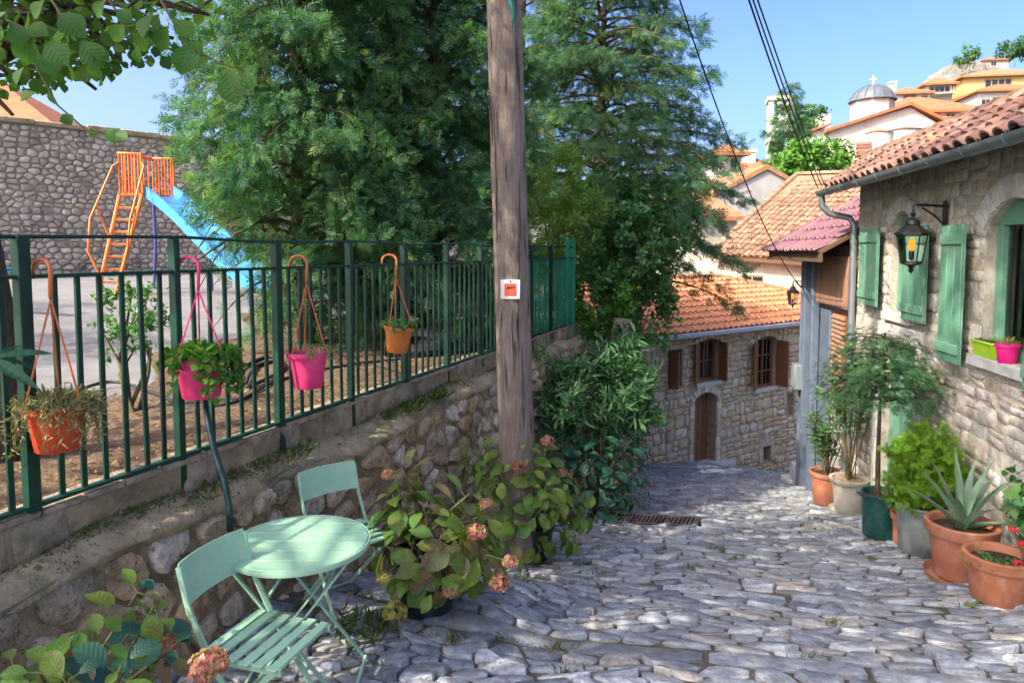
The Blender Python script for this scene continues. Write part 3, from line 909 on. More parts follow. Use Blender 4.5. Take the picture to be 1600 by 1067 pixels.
def tile_roof(parent, O, U, S, nu, ns, tw, tl, me, me_t, mat_t, keep=None, jit=.01, maxn=300, lift=.02, name='roof_tile', many='far_roof_tiles', wave=None, pitch=3.6):
    """rows of tiles from the eave O along U and up S"""
    U = V(U).normalized(); S = V(S).normalized(); N = U.cross(S).normalized()
    if N.z < 0: N = -N
    X = S.cross(N)
    q0 = Matrix((X, S, N)).transposed().to_quaternion()
    L = []
    for j in range(ns):
        for i in range(nu):
            u, s = (i + .5) * tw, j * tl
            if keep and not keep(u, s): continue
            p = V(O) + U * (u + random.gauss(0, jit)) + S * (s + random.gauss(0, jit)) + N * (lift + .006 * ((j + i) % 2))
            if wave: p += N * wave(u, s)
            q = proj(p); vis = -30 < q[0] < 1630 and -30 < q[1] < 1100
            L.append((q[2] if vis else 999 + j, p))
    L.sort(key=lambda t: t[0])
    from mathutils import Quaternion
    tv = np.array([v.co[:] for v in me.vertices]); tf = [tuple(p.vertices) for p in me.polygons]
    mb = MB()
    for k, (_, p) in enumerate(L):
        qq = q0 @ Quaternion((0, 0, 1), random.gauss(0, jit * 1.5)) @ Quaternion((1, 0, 0), -R(pitch) + random.gauss(0, jit))
        if k < maxn:
            o = bpy.data.objects.new(name, me); place(o, p, parent); o.rotation_mode = 'QUATERNION'; o.rotation_quaternion = qq
        else:
            mat = qq.to_matrix(); mb.cur = rnd(); mb.add([p + mat @ V(v) for v in tv], tf)
    if mb.v: mb.build(many, mat_t, parent, kind='stuff', angle=50)

# ------------------------------------------------------------------ the house on the right
HD = V((.164, 1, 0)).normalized(); HN = V((-HD.y, HD.x, 0))
HF = Frame((3.05, 0, 0), HD, HN)                 # u = metres along the wall from beside the camera
def hu(x):                                       # photograph column -> u on that wall
    u = (x - 800) / FPX; d = 3.05 / (u - .164); return d / HD.y
U_END = hu(1340)
EAVE = .88
house = thing('stone_house', 'stone house with green shutters and tiled eaves on the right', 'house', HF(U_END, zg(4.5, 9.3), 0))
W1 = (hu(1425), hu(1393), -.71, .42, .14)        # the farther window
W2 = (hu(1600) - .28, hu(1541), -.90, .40, .20)  # the nearer, larger window
DOOR = (hu(1440), hu(1382), -3.5, -1.02, .0)
mb = MB(); wall_open(mb, HF, 1.0, U_END, -4.2, EAVE + .15, [W1, W2, DOOR], .32)
HF.box(mb, U_END, U_END + .001, 0, .001, 0, .001)
hw = mb.build('wall', M_hmortar, house, smooth=False)
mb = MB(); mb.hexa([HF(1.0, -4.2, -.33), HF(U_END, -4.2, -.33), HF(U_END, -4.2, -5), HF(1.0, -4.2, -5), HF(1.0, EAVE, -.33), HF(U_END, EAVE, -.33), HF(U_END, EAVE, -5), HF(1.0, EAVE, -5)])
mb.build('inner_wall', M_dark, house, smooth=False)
pl = courses(2.4, U_END, -3.75, EAVE + .12, (.09, .22), (.12, .44), .012, .018, split=.4)
def grow(o, g, gt): return (o[0] - g, o[1] + g, o[2] - .13, o[3] + gt)
holes = [grow(W1, .02, .19), grow(W2, .02, .24), (DOOR[0] - .13, DOOR[1] + .13, DOOR[2] - .5, DOOR[3] + .18)]
pl = [avoid(p, holes) for p in pl]
lay(pl, HF, M_hstone, hw, 'stone', 'small_stones', h=(.003, .014), maxn=300, rough=.14, edge=.05, tilt=.9, cf=.12)

def voussoirs(F, o, depth, th, n, mat, parent):
    """arch stones over an opening"""
    a, b, c, d, rise = o; w = (b - a) / 2; cu = (a + b) / 2; r = (w * w + rise * rise) / (2 * rise); cv = d - r
    A = math.asin(min(1, w / r)) + .10
    for i in range(n):
        a0, a1 = -A + 2 * A * i / n + .012, -A + 2 * A * (i + 1) / n - .012
        pts = [(cu + (r + .006) * math.sin(a0), cv + (r + .006) * math.cos(a0)), (cu + (r + .006) * math.sin(a1), cv + (r + .006) * math.cos(a1)),
               (cu + (r + th) * math.sin(a1), cv + (r + th) * math.cos(a1)), (cu + (r + th) * math.sin(a0), cv + (r + th) * math.cos(a0))]
        mb = MB(); mb.cur = rnd(); mb.prism([F(x, y, -.05) for x, y in pts], F.N * (.05 + depth)); mb.build('arch_stone', mat, parent, bevel=.005)
voussoirs(HF, W1, .03, .17, 9, M_ashlar, hw)
voussoirs(HF, W2, .03, .20, 13, M_ashlar, hw)

def window(F, o, parent, mat, name='window', nmull=1, ntrans=2, fw=.06, sill=None, curtain=None, back=-.14, lab=None, pane=None):
    a, b, c, d, rise = o
    mb = MB()
    F.box(mb, a, a + fw, c, d - rise, back, back + .07); F.box(mb, b - fw, b, c, d - rise, back, back + .07)
    F.box(mb, a + fw, b - fw, c, c + fw, back, back + .07)
    if rise > 0:
        ap = arch_pts(a, b, d, rise)
        mb.prism([F(x, y, back) for x, y in ap] , F.N * .07)
    else: F.box(mb, a + fw, b - fw, d - fw, d, back, back + .07)
    w = mb.build(name, mat, parent, bevel=.004, label=lab)
    for i in range(1, nmull + 1):
        u = a + (b - a) * i / (nmull + 1); mb = MB(); F.box(mb, u - fw * .4, u + fw * .4, c + fw, d - rise, back + .005, back + .06); mb.build('mullion', mat, w, bevel=.003)
    for i in range(1, ntrans + 1):
        v = c + (d - rise - c) * i / (ntrans + 1)
        for k in range(nmull + 1):
            x0 = a + (b - a) * k / (nmull + 1) + fw * .42; x1 = a + (b - a) * (k + 1) / (nmull + 1) - fw * .42
            mb = MB(); F.box(mb, x0, x1, v - fw * .25, v + fw * .25, back + .01, back + .05); mb.build('glazing_bar', mat, w)
    mb = MB(); F.box(mb, a + fw, b - fw, c + fw, d - rise, back + .02, back + .026); mb.build('pane', pane or M_pane, w)
    if curtain:
        mb = MB(); n = 40; vs = []
        for i in range(n + 1):
            x = a + fw + (b - a - 2 * fw) * i / n; off = back - .02 - .02 + .018 * math.sin(i * 1.3)
            vs += [F(x, c + fw, off), F(x, d - rise, off)]
        mb.add(vs, [(2 * i, 2 * i + 2, 2 * i + 3, 2 * i + 1) for i in range(n)]); mb.build('curtain', curtain, w, angle=180)
    return w
M_cpane = clear_glass('clear_pane')
window(HF, W1, house, M_gpaint, nmull=0, ntrans=0, fw=.09, curtain=M_curtain, pane=M_cpane, lab='smaller arched window with a green frame')
window(HF, W2, house, M_gpaint, nmull=0, ntrans=0, fw=.10, curtain=M_curtain, pane=M_cpane, lab='larger arched window with a grey curtain')
for (o, ex) in ((W1, .10), (W2, .14)):
    mb = MB(); HF.box(mb, o[0] - ex, o[1] + ex, o[2] - .10, o[2] - .003, -.12, .07); mb.build('window_sill', M_ashlar, house, bevel=.008)

def shutter(F, u0, u1, v0, v1, n0, parent, mat):
    mb = MB(); k = 3; w = (u1 - u0) / k
    F.box(mb, u0, u1, v0, v1, n0, n0 + .012)
    s = mb.build('shutter', mat, parent)
    for i in range(k):
        mb = MB(); mb.cur = rnd(); F.box(mb, u0 + w * i + .003, u0 + w * (i + 1) - .003, v0 + .002, v1 - .002, n0 + .013, n0 + .032); mb.build('plank', mat, s, bevel=.004)
    for v in (v0 + .13, v1 - .13):
        mb = MB(); F.box(mb, u0 + .006, u1 - .006, v - .045, v + .045, n0 + .0325, n0 + .05); mb.build('batten', mat, s, bevel=.004)
        mb = MB(); F.box(mb, u0 + .02, u1 - .02, v - .012, v + .012, n0 - .012, n0 - .001); mb.build('strap', M_black, s)
        mb = MB(); mb.tube([F(u0 + .05, v, n0), F(u0 + .03, v, n0 - .07)], .011, 6); mb.build('hinge_pin', M_black, s)
g = .085
shutter(HF, hu(1385), hu(1357), -.68, .26, g, house, M_gpaint)
shutter(HF, hu(1464), hu(1428), -.74, .24, g, house, M_gpaint)
shutter(HF, hu(1528), hu(1493), -1.02, .22, g + .02, house, M_gpaint)
shutter(HF, W2[0] - .52, W2[0] - .03, -1.02, .22, g + .02, house, M_gpaint)

# doorway below the farther window: dressed jambs, lintel, green door
for (a, b) in ((DOOR[0] - .13, DOOR[0]), (DOOR[1], DOOR[1] + .13)):
    v = -3.6
    while v < DOOR[3]:
        h = min(uni(.28, .5), DOOR[3] - v); mb = MB(); mb.cur = rnd(); HF.box(mb, a + .004, b - .004, v, v + h - .008, -.1, .035); mb.build('jamb_stone', M_ashlar, house, bevel=.006); v += h
mb = MB(); HF.box(mb, DOOR[0] - .16, DOOR[1] + .16, DOOR[3] + .004, DOOR[3] + .17, -.1, .04); mb.build('lintel', M_ashlar, house, bevel=.008)
mb = MB(); HF.box(mb, DOOR[0] + .01, DOOR[1] - .01, DOOR[2], DOOR[3] - .01, -.16, -.11); dr = mb.build('door', M_gpaint, house, bevel=.004)
for i in range(3):
    w = (DOOR[1] - DOOR[0] - .1) / 3
    mb = MB(); HF.box(mb, DOOR[0] + .05 + i * w + .01, DOOR[0] + .05 + (i + 1) * w - .01, DOOR[2] + .3, DOOR[3] - .1, -.109, -.09); mb.build('door_plank', M_gpaint, dr, bevel=.004)

# roof: eave wood, tiles, ridge, gutter, downpipe
ET = V((HN.x, HN.y, 0)); ov = .42
ev0, ev1 = HF(2.0, .80, ov), HF(U_END + .05, .80, ov)
up = (-ET * .66 + V((0, 0, .45))).normalized(); SL = .80
rid0, rid1 = ev0 + up * SL, HF(U_END + .75, .80, ov) + up * SL
mb = MB(); nr = HD.cross(up); nr = nr if nr.z > 0 else -nr
mb.prism([ev0, ev1, rid1, rid0], -nr * .05)
roof = mb.build('roof', M_eavewood, house, smooth=False)
mb = MB(); back = rid0 - ET * 3.4 + V((0, 0, -.9)); backb = rid1 - ET * 3.4 + V((0, 0, -.9))
mb.prism([rid0 - V((0, 0, .02)), rid1 - V((0, 0, .02)), backb, back], V((0, 0, -.05))); mb.build('rear_slope', M_tile_t, roof, smooth=False)
tm = barrel_mesh('roof_tile', .15, .24, .06, M_tile, flat=.055)
Lr = (ev1 - ev0).length + .7
tile_roof(roof, ev0 + nr * .005 - up * .03, HD, up, int(Lr / .205), 5, .205, .165, tm, None, M_tile_t, keep=lambda u, s: u < (ev1 - ev0).length - .05 + s * .7, jit=.008)
rm = barrel_mesh('ridge_tile', .20, .36, .10, M_tile)
for i in range(int((rid1 - rid0).length / .3)):
    p = rid0 + HD * (.3 * i) + V((0, 0, .0)); q = Matrix((HD.cross(V((0, 0, 1))), HD, V((0, 0, 1)))).transposed().to_quaternion()
    copy_obj(rm, p, roof, q)
mb = MB(); mb.tube([rid1 - HD * 7 + HD * (.35 * i) - up * .04 + nr * .02 + V((0, 0, random.gauss(0, .012))) for i in range(21)], [.055 + random.gauss(0, .012) for _ in range(21)], 8); mb.build('ridge_mortar', M_mtile, roof, angle=180)
fin = V(rid1) - HD * .05
mb = MB()
for i in range(4): mb.cur = rnd(); mb.prism([fin + HD * a + ET * b + V((0, 0, .05 + .05 * i)) for a, b in ((-.09 + .015 * i, -.09), (.09 - .01 * i, -.09), (.09 - .01 * i, .09), (-.09 + .015 * i, .09))], V((0, 0, .044)))
mb.build('ridge_end_tiles', M_tile_t, roof, bevel=.006)
mb = MB()
for i in range(28):
    s = 2.2 + i * (U_END - 2.2) / 27; mb.bar(HF(s, .84, ov - .03) - nr * .06, HF(s, .84, -.05) + V((0, 0, .36)) - nr * .09, .06, .08, HD)
mb.build('rafters', M_eavewood, roof)
gz = .775
mb = MB(); n = 10; vs = []; L0, L1 = 2.0, U_END + .12
for s in (L0, L1):
    for rr in (.066, .060):
        for k in range(n + 1):
            a = math.pi + math.pi * k / n; vs.append(HF(s, gz + rr * math.sin(a) * 1.1, ov + .05 + rr * math.cos(a)))
m = n + 1
fs = [(k, k + 1, 2 * m + k + 1, 2 * m + k) for k in range(n)] + [(m + k, 3 * m + k, 3 * m + k + 1, m + k + 1) for k in range(n)] + [(2 * m + k, 2 * m + k + 1, 3 * m + k + 1, 3 * m + k) for k in range(n)]
fs += [(0, m, 3 * m, 2 * m), (n, 2 * m + n, 3 * m + n, m + n), tuple(2 * m + k for k in range(m))]
mb.add(vs, fs); gut = mb.build('gutter', M_zinc, roof, angle=50)
s = 2.3
while s < U_END:
    mb = MB(); pts = [HF(s, gz + .071 * math.sin(math.pi + math.pi * k / 8) * 1.1, ov + .05 + .071 * math.cos(math.pi + math.pi * k / 8)) for k in range(9)]
    for a, b in zip(pts, pts[1:]): mb.bar(a, b, .018, .005, HD)
    mb.build('gutter_bracket', M_zinc, roof); s += .62
mb = MB(); e = U_END - .04
mb.tube([HF(e + .08, gz - .07, ov + .05), HF(e + .08, gz - .20, ov + .04), HF(e + .06, gz - .30, ov - .05), HF(e + .03, gz - .36, .12), HF(e, gz - .46, .075), HF(e, -1.2, .07), HF(e, -3.5, .07)], .042, 10)
mb.build('downpipe', M_zinc, house, angle=60)
for z in (.1, -1.1, -2.3):
    mb = MB(); mb.lathe([(.046, -.02), (.05, -.02), (.05, .02), (.046, .02)], HF(e, z, .07), 12); mb.build('pipe_bracket', M_zinc, house)

# ------------------------------------------------------------------ the boarded house next door
X2 = 3.12
GF = Frame((X2, 0, 0), HD, HN)
b0, b1 = U_END + .05, 12.7
bh = thing('boarded_house', 'narrow house with brown boards under a purple tiled lean-to roof', 'house', GF(b0, zg(5, 11), 0))
mb = MB(); wall_open(mb, GF, b0, b1, -5.2, .05, [(b0 + .45, b0 + 1.15, -2.3, -.95, 0), (b0 + 1.75, b0 + 2.65, -4.6, -.95, 0)], .25)
mb.build('wall', M_grey, bh, smooth=False)
mb = MB(); mb.hexa([GF(b0, -5.2, -.26), GF(b1, -5.2, -.26), GF(b1, -5.2, -3.5), GF(b0, -5.2, -3.5), GF(b0, .3, -.26), GF(b1, .3, -.26), GF(b1, .6, -3.5), GF(b0, .6, -3.5)]); mb.build('inner_wall', M_grey, bh, smooth=False)
nb = 26
for i in range(nb):
    a = b0 + (11.25 - b0) * i / nb; mb = MB(); mb.cur = rnd(); GF.box(mb, a + .004, a + (11.25 - b0) / nb - .004, -.82 + uni(-.012, .012), -.10, .10, .13); mb.build('board', M_board, bh, bevel=.004)
for (a, w) in ((11.3, .12), (11.8, .10)):
    mb = MB(); GF.box(mb, a, a + w, -4.9, -.05, .05, .17); mb.build('post', M_bluegrey, bh, bevel=.01)
mb = MB(); GF.box(mb, b0 + 1.2, b0 + 1.72, -4.4, -.9, .012, .06); mb.build('door_panel', M_bluegrey, bh, bevel=.006)
sh = MB(); GF.box(sh, b0 + .42, b0 + 1.12, -2.2, -.9, .015, .04); s_ = sh.build('louvre_shutter', M_wood, bh)
for i in range(18):
    mb = MB(); v = -2.15 + i * .068; mb.hexa([GF(b0 + .47, v, .042), GF(b0 + 1.07, v, .042), GF(b0 + 1.07, v + .05, .042), GF(b0 + .47, v + .05, .042), GF(b0 + .47, v - .01, .075), GF(b0 + 1.07, v - .01, .075), GF(b0 + 1.07, v + .01, .075), GF(b0 + .47, v + .01, .075)]); mb.build('slat', M_board, s_)
ov2 = .55
e0, e1 = GF(b0 + .0, -.02, ov2), GF(13.0, -.02, ov2)
up2 = (-HN * .86 + V((0, 0, .50))).normalized(); nr2 = HD.cross(up2); nr2 = nr2 if nr2.z > 0 else -nr2
mb = MB(); mb.prism([e0, e1, e1 + up2 * 2.2 , e0 + up2 * 2.2], -nr2 * .05); rf = mb.build('roof', M_eavewood, bh, smooth=False)
pm = barrel_mesh('roof_tile', .11, .40, .045, M_ptile, flat=.14, th=.03)
tile_roof(rf, e0 + nr2 * .01 - up2 * .05, HD, up2, int((e1 - e0).length / .25), 6, .25, .345, pm, None, M_tile_t, jit=.004, pitch=5)
vm = barrel_mesh('verge_tile', .17, .40, .08, M_ptile)
for i in range(6): copy_obj(vm, e1 + up2 * (.345 * i - .06) + nr2 * .02, rf, Matrix((up2.cross(nr2), up2, nr2)).transposed().to_quaternion())
mb = MB(); mb.bar(e0 - nr2 * .075 + V((0, 0, -.03)), e1 - nr2 * .075 + V((0, 0, -.03)), .03, .11, HN); mb.build('fascia', M_eavewood, rf)
# pipes and a meter box on its corner
mb = MB(); mb.tube([GF(12.1, -.2, .12), GF(12.1, -4.9, .12)], .045, 8); mb.build('downpipe', M_bluegrey, bh)
mb = MB(); p = GF(11.98, -2.15, .20); mb.box(p, (.30, .16, .42), HD, HN); bx = mb.build('meter_box', surf('meter_grey', [(.20, .24, .26)], rough=.5, grain=.1), bh, bevel=.012)
mb = MB(); mb.box(p + HN * .085, (.24, .012, .34), HD, HN); mb.build('cover', surf('meter_cover', [(.23, .27, .29)], rough=.4, grain=.06), bx, bevel=.004)

# pale block that stands at its foot
bp = PX(1247, 742, 12.3); bp.z = zg(bp.x, bp.y)
t = thing('kerb_block', 'pale upright block at the foot of the boarded house', 'block', bp)
mb = MB(); mb.box(bp + V((0, 0, .17)), (.24, .2, .42)); mb.build('block', surf('block_lilac', [(.44, .43, .47)], rough=.8, grain=.12), t, bevel=.015)
mb = MB(); mb.box(bp + V((.05, .12, .02)), (.5, .4, .1)); mb.build('foot', M_ashlar, t, bevel=.02)
# ------------------------------------------------------------------ the stone house at the end of the street
FD = V((.804, .594, 0)).normalized(); FNv = V((FD.y, -FD.x, 0))
FF = Frame((3.33, 16.8, 0), FD, FNv)
fh = thing('stone_cottage', 'ochre stone house with brown wooden windows closing the end of the street', 'house', FF(3, -6, 0))
EV = -2.0
DO = (1.65, 2.55, -5.6, -3.70, .16)
WB = (4.28, 5.19, -3.87, -2.42, .10); WM = (1.77, 2.62, -3.42, -2.30, .08); WL = (.64, 1.16, -3.43, -2.47, 0)
SO = (4.69, 5.06, -6.02, -5.58, 0); NI = (5.8, 6.15, -4.85, -4.2, 0)
ops = [DO, WB, WM, WL, SO, NI]
mb = MB(); wall_open(mb, FF, -3.0, 10.2, -8.5, EV, ops, .35); fw = mb.build('wall', M_fmortar, fh, smooth=False)
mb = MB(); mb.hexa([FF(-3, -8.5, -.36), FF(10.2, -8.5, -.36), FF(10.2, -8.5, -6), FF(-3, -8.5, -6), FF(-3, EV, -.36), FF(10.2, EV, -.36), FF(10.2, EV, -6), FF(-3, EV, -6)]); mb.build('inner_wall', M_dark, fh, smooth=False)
pl = courses(-.6, 7.4, -7.2, EV - .01, (.15, .34), (.17, .50), .028, .026, split=.38)
holes = [(DO[0] - .20, DO[1] + .20, DO[2] - .4, DO[3] + .22), (WB[0] - .10, WB[1] + .10, WB[2] - .14, WB[3] + .16), (WM[0] - .08, WM[1] + .08, WM[2] - .12, WM[3] + .14), (WL[0] - .02, WL[1] + .02, WL[2] - .02, WL[3] + .12), (SO[0] - .22, SO[1] + .22, SO[2] - .05, SO[3] + .3), (NI[0] - .03, NI[1] + .03, NI[2] - .03, NI[3] + .03)]
pl = [avoid(p, holes) for p in pl]
lay(pl, FF, M_fstone, fw, 'stone', 'small_stones', h=(.015, .04), maxn=290, rough=.16, edge=.11, tilt=.4, minarea=.004)
def surround(o, w, hh, sill=0, n=(.22, .4)):
    for (a, b) in ((o[0] - w, o[0]), (o[1], o[1] + w)):
        v = o[2]
        while v < o[3] - o[4] - .02:
            h = min(uni(*n), o[3] - o[4] - v); mb = MB(); mb.cur = rnd(); FF.box(mb, a + .005, b - .004, v, v + h - .01, -.08, .03 + uni(0, .015)); mb.build('jamb_stone', M_fstone, fw, bevel=.012); v += h
    if sill: mb = MB(); FF.box(mb, o[0] - w, o[1] + w, o[2] - .12, o[2] - .004, -.1, .05); mb.build('window_sill', M_ashlar, fw, bevel=.01)
surround(DO, .19, 0); surround(WB, .09, 0, 1, (.3, .5)); surround(WM, .07, 0, 1, (.25, .4)); surround(SO, .20, 0, 0, (.35, .45))
voussoirs(FF, DO, .035, .20, 9, M_fstone, fw); voussoirs(FF, WB, .03, .14, 9, M_fstone, fw); voussoirs(FF, WM, .03, .13, 7, M_fstone, fw)
mb = MB(); FF.box(mb, WL[0] - .12, WL[1] + .12, WL[3] + .004, WL[3] + .12, -.1, .03); mb.build('lintel', M_fstone, fw, bevel=.01)
mb = MB(); mb.prism([FF(SO[0] - .2, SO[3] + .005, -.1), FF(SO[1] + .2, SO[3] + .005, -.1), FF(SO[1] + .14, SO[3] + .24, -.1), FF((SO[0] + SO[1]) / 2, SO[3] + .3, -.1), FF(SO[0] - .14, SO[3] + .24, -.1)], FF.N * .13); mb.build('lintel', M_fstone, fw, bevel=.015)
# door
mb = MB(); FF.box(mb, DO[0] + .01, DO[1] - .01, DO[2], DO[3] - .02, -.33, -.27); d_ = mb.build('door', M_wood, fh, bevel=.005)
for i in range(4):
    w = (DO[1] - DO[0] - .1) / 4; mb = MB(); mb.cur = rnd(); FF.box(mb, DO[0] + .05 + i * w + .008, DO[0] + .05 + (i + 1) * w - .008, DO[2] + .05, DO[3] - .22, -.268, -.25); mb.build('door_plank', M_wood, d_, bevel=.004)
mb = MB(); mb.lathe([(.0, .0), (.03, .0), (.03, .03), (.0, .035)], FF(DO[0] + .15, -4.7, -.24), 10); mb.build('handle', M_black, d_)
mb = MB(); FF.box(mb, DO[0] - .1, DO[1] + .45, DO[2] - .25, DO[2] + .02, -.3, .30); mb.build('doorstep', M_ashlar, fh, bevel=.02)
# windows and brown shutters standing out from the wall
window(FF, WB, fh, M_wood, nmull=1, ntrans=2, fw=.07, curtain=M_curtain, back=-.16, lab='largest window with white curtains', pane=M_cpane)
window(FF, WM, fh, M_wood, nmull=1, ntrans=1, fw=.07, back=-.2)
window(FF, WL, fh, M_wood, nmull=0, ntrans=1, fw=.06, back=-.25)
mb = MB(); FF.box(mb, NI[0], NI[1], NI[2], NI[3], -.2, -.15); mb.build('blind_window', M_grey, fh)
def leaf_shutter(hu_, v0, v1, w, ang):
    h = FF(hu_, 0, .04); dd = (FD * math.cos(ang) + FNv * math.sin(ang)).normalized()
    n = dd.cross(V((0, 0, 1)))
    S = Frame(h, dd, n)
    mb = MB(); 
    for (a, b, c, d) in ((0, .06, v0, v1), (w - .06, w, v0, v1), (.06, w - .06, v0, v0 + .08), (.06, w - .06, v1 - .08, v1), (.06, w - .06, (v0 + v1) / 2 - .03, (v0 + v1) / 2 + .03)):
        S.box(mb, a, b, c, d, -.02, .02)
    s = mb.build('shutter', M_wood, fh, bevel=.004)
    for (c, d) in ((v0 + .082, (v0 + v1) / 2 - .032), ((v0 + v1) / 2 + .032, v1 - .082)):
        mb = MB(); S.box(mb, .062, w - .062, c, d, -.008, .008); mb.build('shutter_panel', M_wood, s)
leaf_shutter(WB[0] + .01, WB[2] + .02, WB[3] - .13, .46, R(156)); leaf_shutter(WB[1] - .01, WB[2] + .02, WB[3] - .13, .42, R(98))
leaf_shutter(WM[0] + .01, WM[2] + .02, WM[3] - .1, .30, R(160)); leaf_shutter(WM[1] - .02, WM[2] + .02, WM[3] - .1, .32, R(105))
leaf_shutter(WL[0] + .01, WL[2] + .02, WL[3] - .02, .26, R(80))
# roof
upF = (-FNv * 1.0 + V((0, 0, .36))).normalized()
eo = FF(-3.2, EV - .02, .35); e2 = FF(10.6, EV - .02, .35)
apex = FF(6.3, 0, .35) + upF * 3.35; apex.z = eo.z + upF.z * 3.35
left = eo + upF * 3.35
hipb = FF(10.6, EV, -6.4); ap2 = FF(6.3, 0, -6.4) ; 
nF = FD.cross(upF); nF = nF if nF.z > 0 else -nF
mb = MB(); mb.prism([eo, e2, apex, left], -nF * .06)
rear = FF(-3.2, EV, -6.4); rear2 = FF(10.6, EV, -6.4)
mb.quad(e2, rear2, apex); mb.quad(left, apex, rear2, rear)
frf = mb.build('roof', M_ntile_t, fh, smooth=False)
nm = barrel_mesh('roof_tile', .13, .40, .05, M_ntile, flat=.095, th=.03)
Lh = (e2 - FF(6.3, EV - .02, .35)).length
tile_roof(frf, eo + nF * .01 - upF * .04, FD, upF, int(13.8 / .225), 10, .225, .335, nm, None, M_ntile_t, pitch=4.5, keep=lambda u, s: u > 2.2 and u < 13.8 - s / 3.35 * Lh - .1, jit=.003)
hm = barrel_mesh('hip_tile', .22, .42, .10, M_ntile); hv = (apex - e2); hn = (nF + V((0, 0, 1))).normalized(); hdv = hv.normalized()
for i in range(int(hv.length / .36)): copy_obj(hm, e2 + hdv * (.36 * i) + V((0, 0, .03)), frf, Matrix((hdv.cross(hn).normalized(), hdv, hdv.cross(hn).normalized().cross(hdv))).transposed().to_quaternion())
for i in range(20): copy_obj(hm, apex - FD * (.38 * i + .4) + V((0, 0, .02)), frf, Matrix((FD.cross(V((0, 0, 1))), FD, V((0, 0, 1)))).transposed().to_quaternion())
mb = MB(); mb.bar(FF(-3.2, EV - .09, .42), FF(10.6, EV - .09, .42), .12, .13, FNv); mb.build('gutter', surf('grey_gutter', [(.33, .34, .38)], rough=.5, grain=.12), frf, bevel=.03)

# ------------------------------------------------------------------ plaster house with the old barrel-tile roof
A = V((7.5, 26, -.15)); B = V((10.3, 22, -.40))
oh = thing('old_house', 'plastered house under an old hand-laid barrel tile roof', 'house', (9, 24, -6))
ud = (B - A).normalized(); hd = V((ud.x, ud.y, 0)).normalized(); uph = V((-hd.y, hd.x, 0)); uph = uph if uph.x > 0 else -uph
upO = (uph * 1.0 + V((0, 0, .60))).normalized(); Lo = 6.2
nO = ud.cross(upO); nO = nO if nO.z > 0 else -nO
OF = Frame((A.x, A.y, 0) , hd, -uph)
O0, O1 = -2.5, (B - A).length + 3
Bx = A + ud * ((B - A).length + 3.2); A_ = A - ud * .25
mb = MB(); wall_open(mb, Frame(OF(0, 0, -.45), hd, -uph), O0, O1 - .3, -9, -.22, [(.75, 1.75, -1.55, -.92, 0)], .3); mb.build('wall', M_plaster, oh, smooth=False)
OW = Frame(OF(0, 0, -.45), hd, -uph)
mb = MB(); OW.box(mb, O0, O1 - .3, -9, -.3, -6, -.31); mb.build('inner_wall', M_plaster, oh, smooth=False)
w = window(OW, (.75, 1.75, -1.55, -.92, 0), oh, surf('faded_window_wood', [(.30, .22, .19)], rough=.8, grain=.2), nmull=1, ntrans=2, fw=.06, back=-.1)
for i in range(8):
    mb = MB(); mb.tube([OW(.85 + i * .115, -1.53, -.015), OW(.85 + i * .115, -.94, -.015)], .009, 5); mb.build('window_grille', M_black, w)
mb = MB(); OW.box(mb, .68, 1.82, -1.63, -1.555, -.08, .06); mb.build('window_sill', M_ashlar, oh)
Dp = A_ + upO * Lo; Cp = Bx + upO * Lo
mb = MB(); mb.prism([A_, Bx, Cp, Dp], -nO * .08); mb.quad(A_ - nO * .08, Dp - nO * .08, Dp + uph * 5 - V((0, 0, 3)), A_ + uph * 9 - V((0, 0, .5)))
orf = mb.build('roof', M_otile_t, oh, smooth=False)
om = barrel_mesh('roof_tile', .19, .46, .085, M_otile, taper=.8)
def hip(u, s): return u > s * .10
wv = lambda u, s: .05 * math.sin(u * .9 + 1) * math.sin(s * .8)
tile_roof(orf, A_ + nO * .0 - upO * .06, ud, upO, int((Bx - A_).length / .245), int(Lo / .35), .245, .35, om, None, M_otile_t, keep=hip, jit=.013, wave=wv)
om2 = barrel_mesh('pan_tile', .13, .40, -.05, M_otile_t)
tile_roof(orf, A_ + ud * .12 - upO * .03, ud, upO, int((Bx - A_).length / .245) - 1, int(Lo / .35), .245, .35, om2, None, M_otile_t, jit=.01, maxn=0, many='pan_tiles', wave=wv, lift=.045)
rmm = barrel_mesh('ridge_tile', .24, .42, .12, M_otile)
for i in range(16): copy_obj(rmm, A_ + upO * (.38 * i) + nO * .03, orf, Matrix((upO.cross(nO), upO, nO)).transposed().to_quaternion())
for i in range(22): copy_obj(rmm, Dp + ud * (.38 * i) + V((0, 0, .02)), orf, Matrix((ud.cross(V((0, 0, 1))).normalized(), ud, V((0, 0, 1)))).transposed().to_quaternion())
mb = MB(); mb.bar(A_ - nO * .12 - upO * .05, Bx - nO * .12 - upO * .05, .05, .12); mb.build('eave_board', M_eavewood, orf)

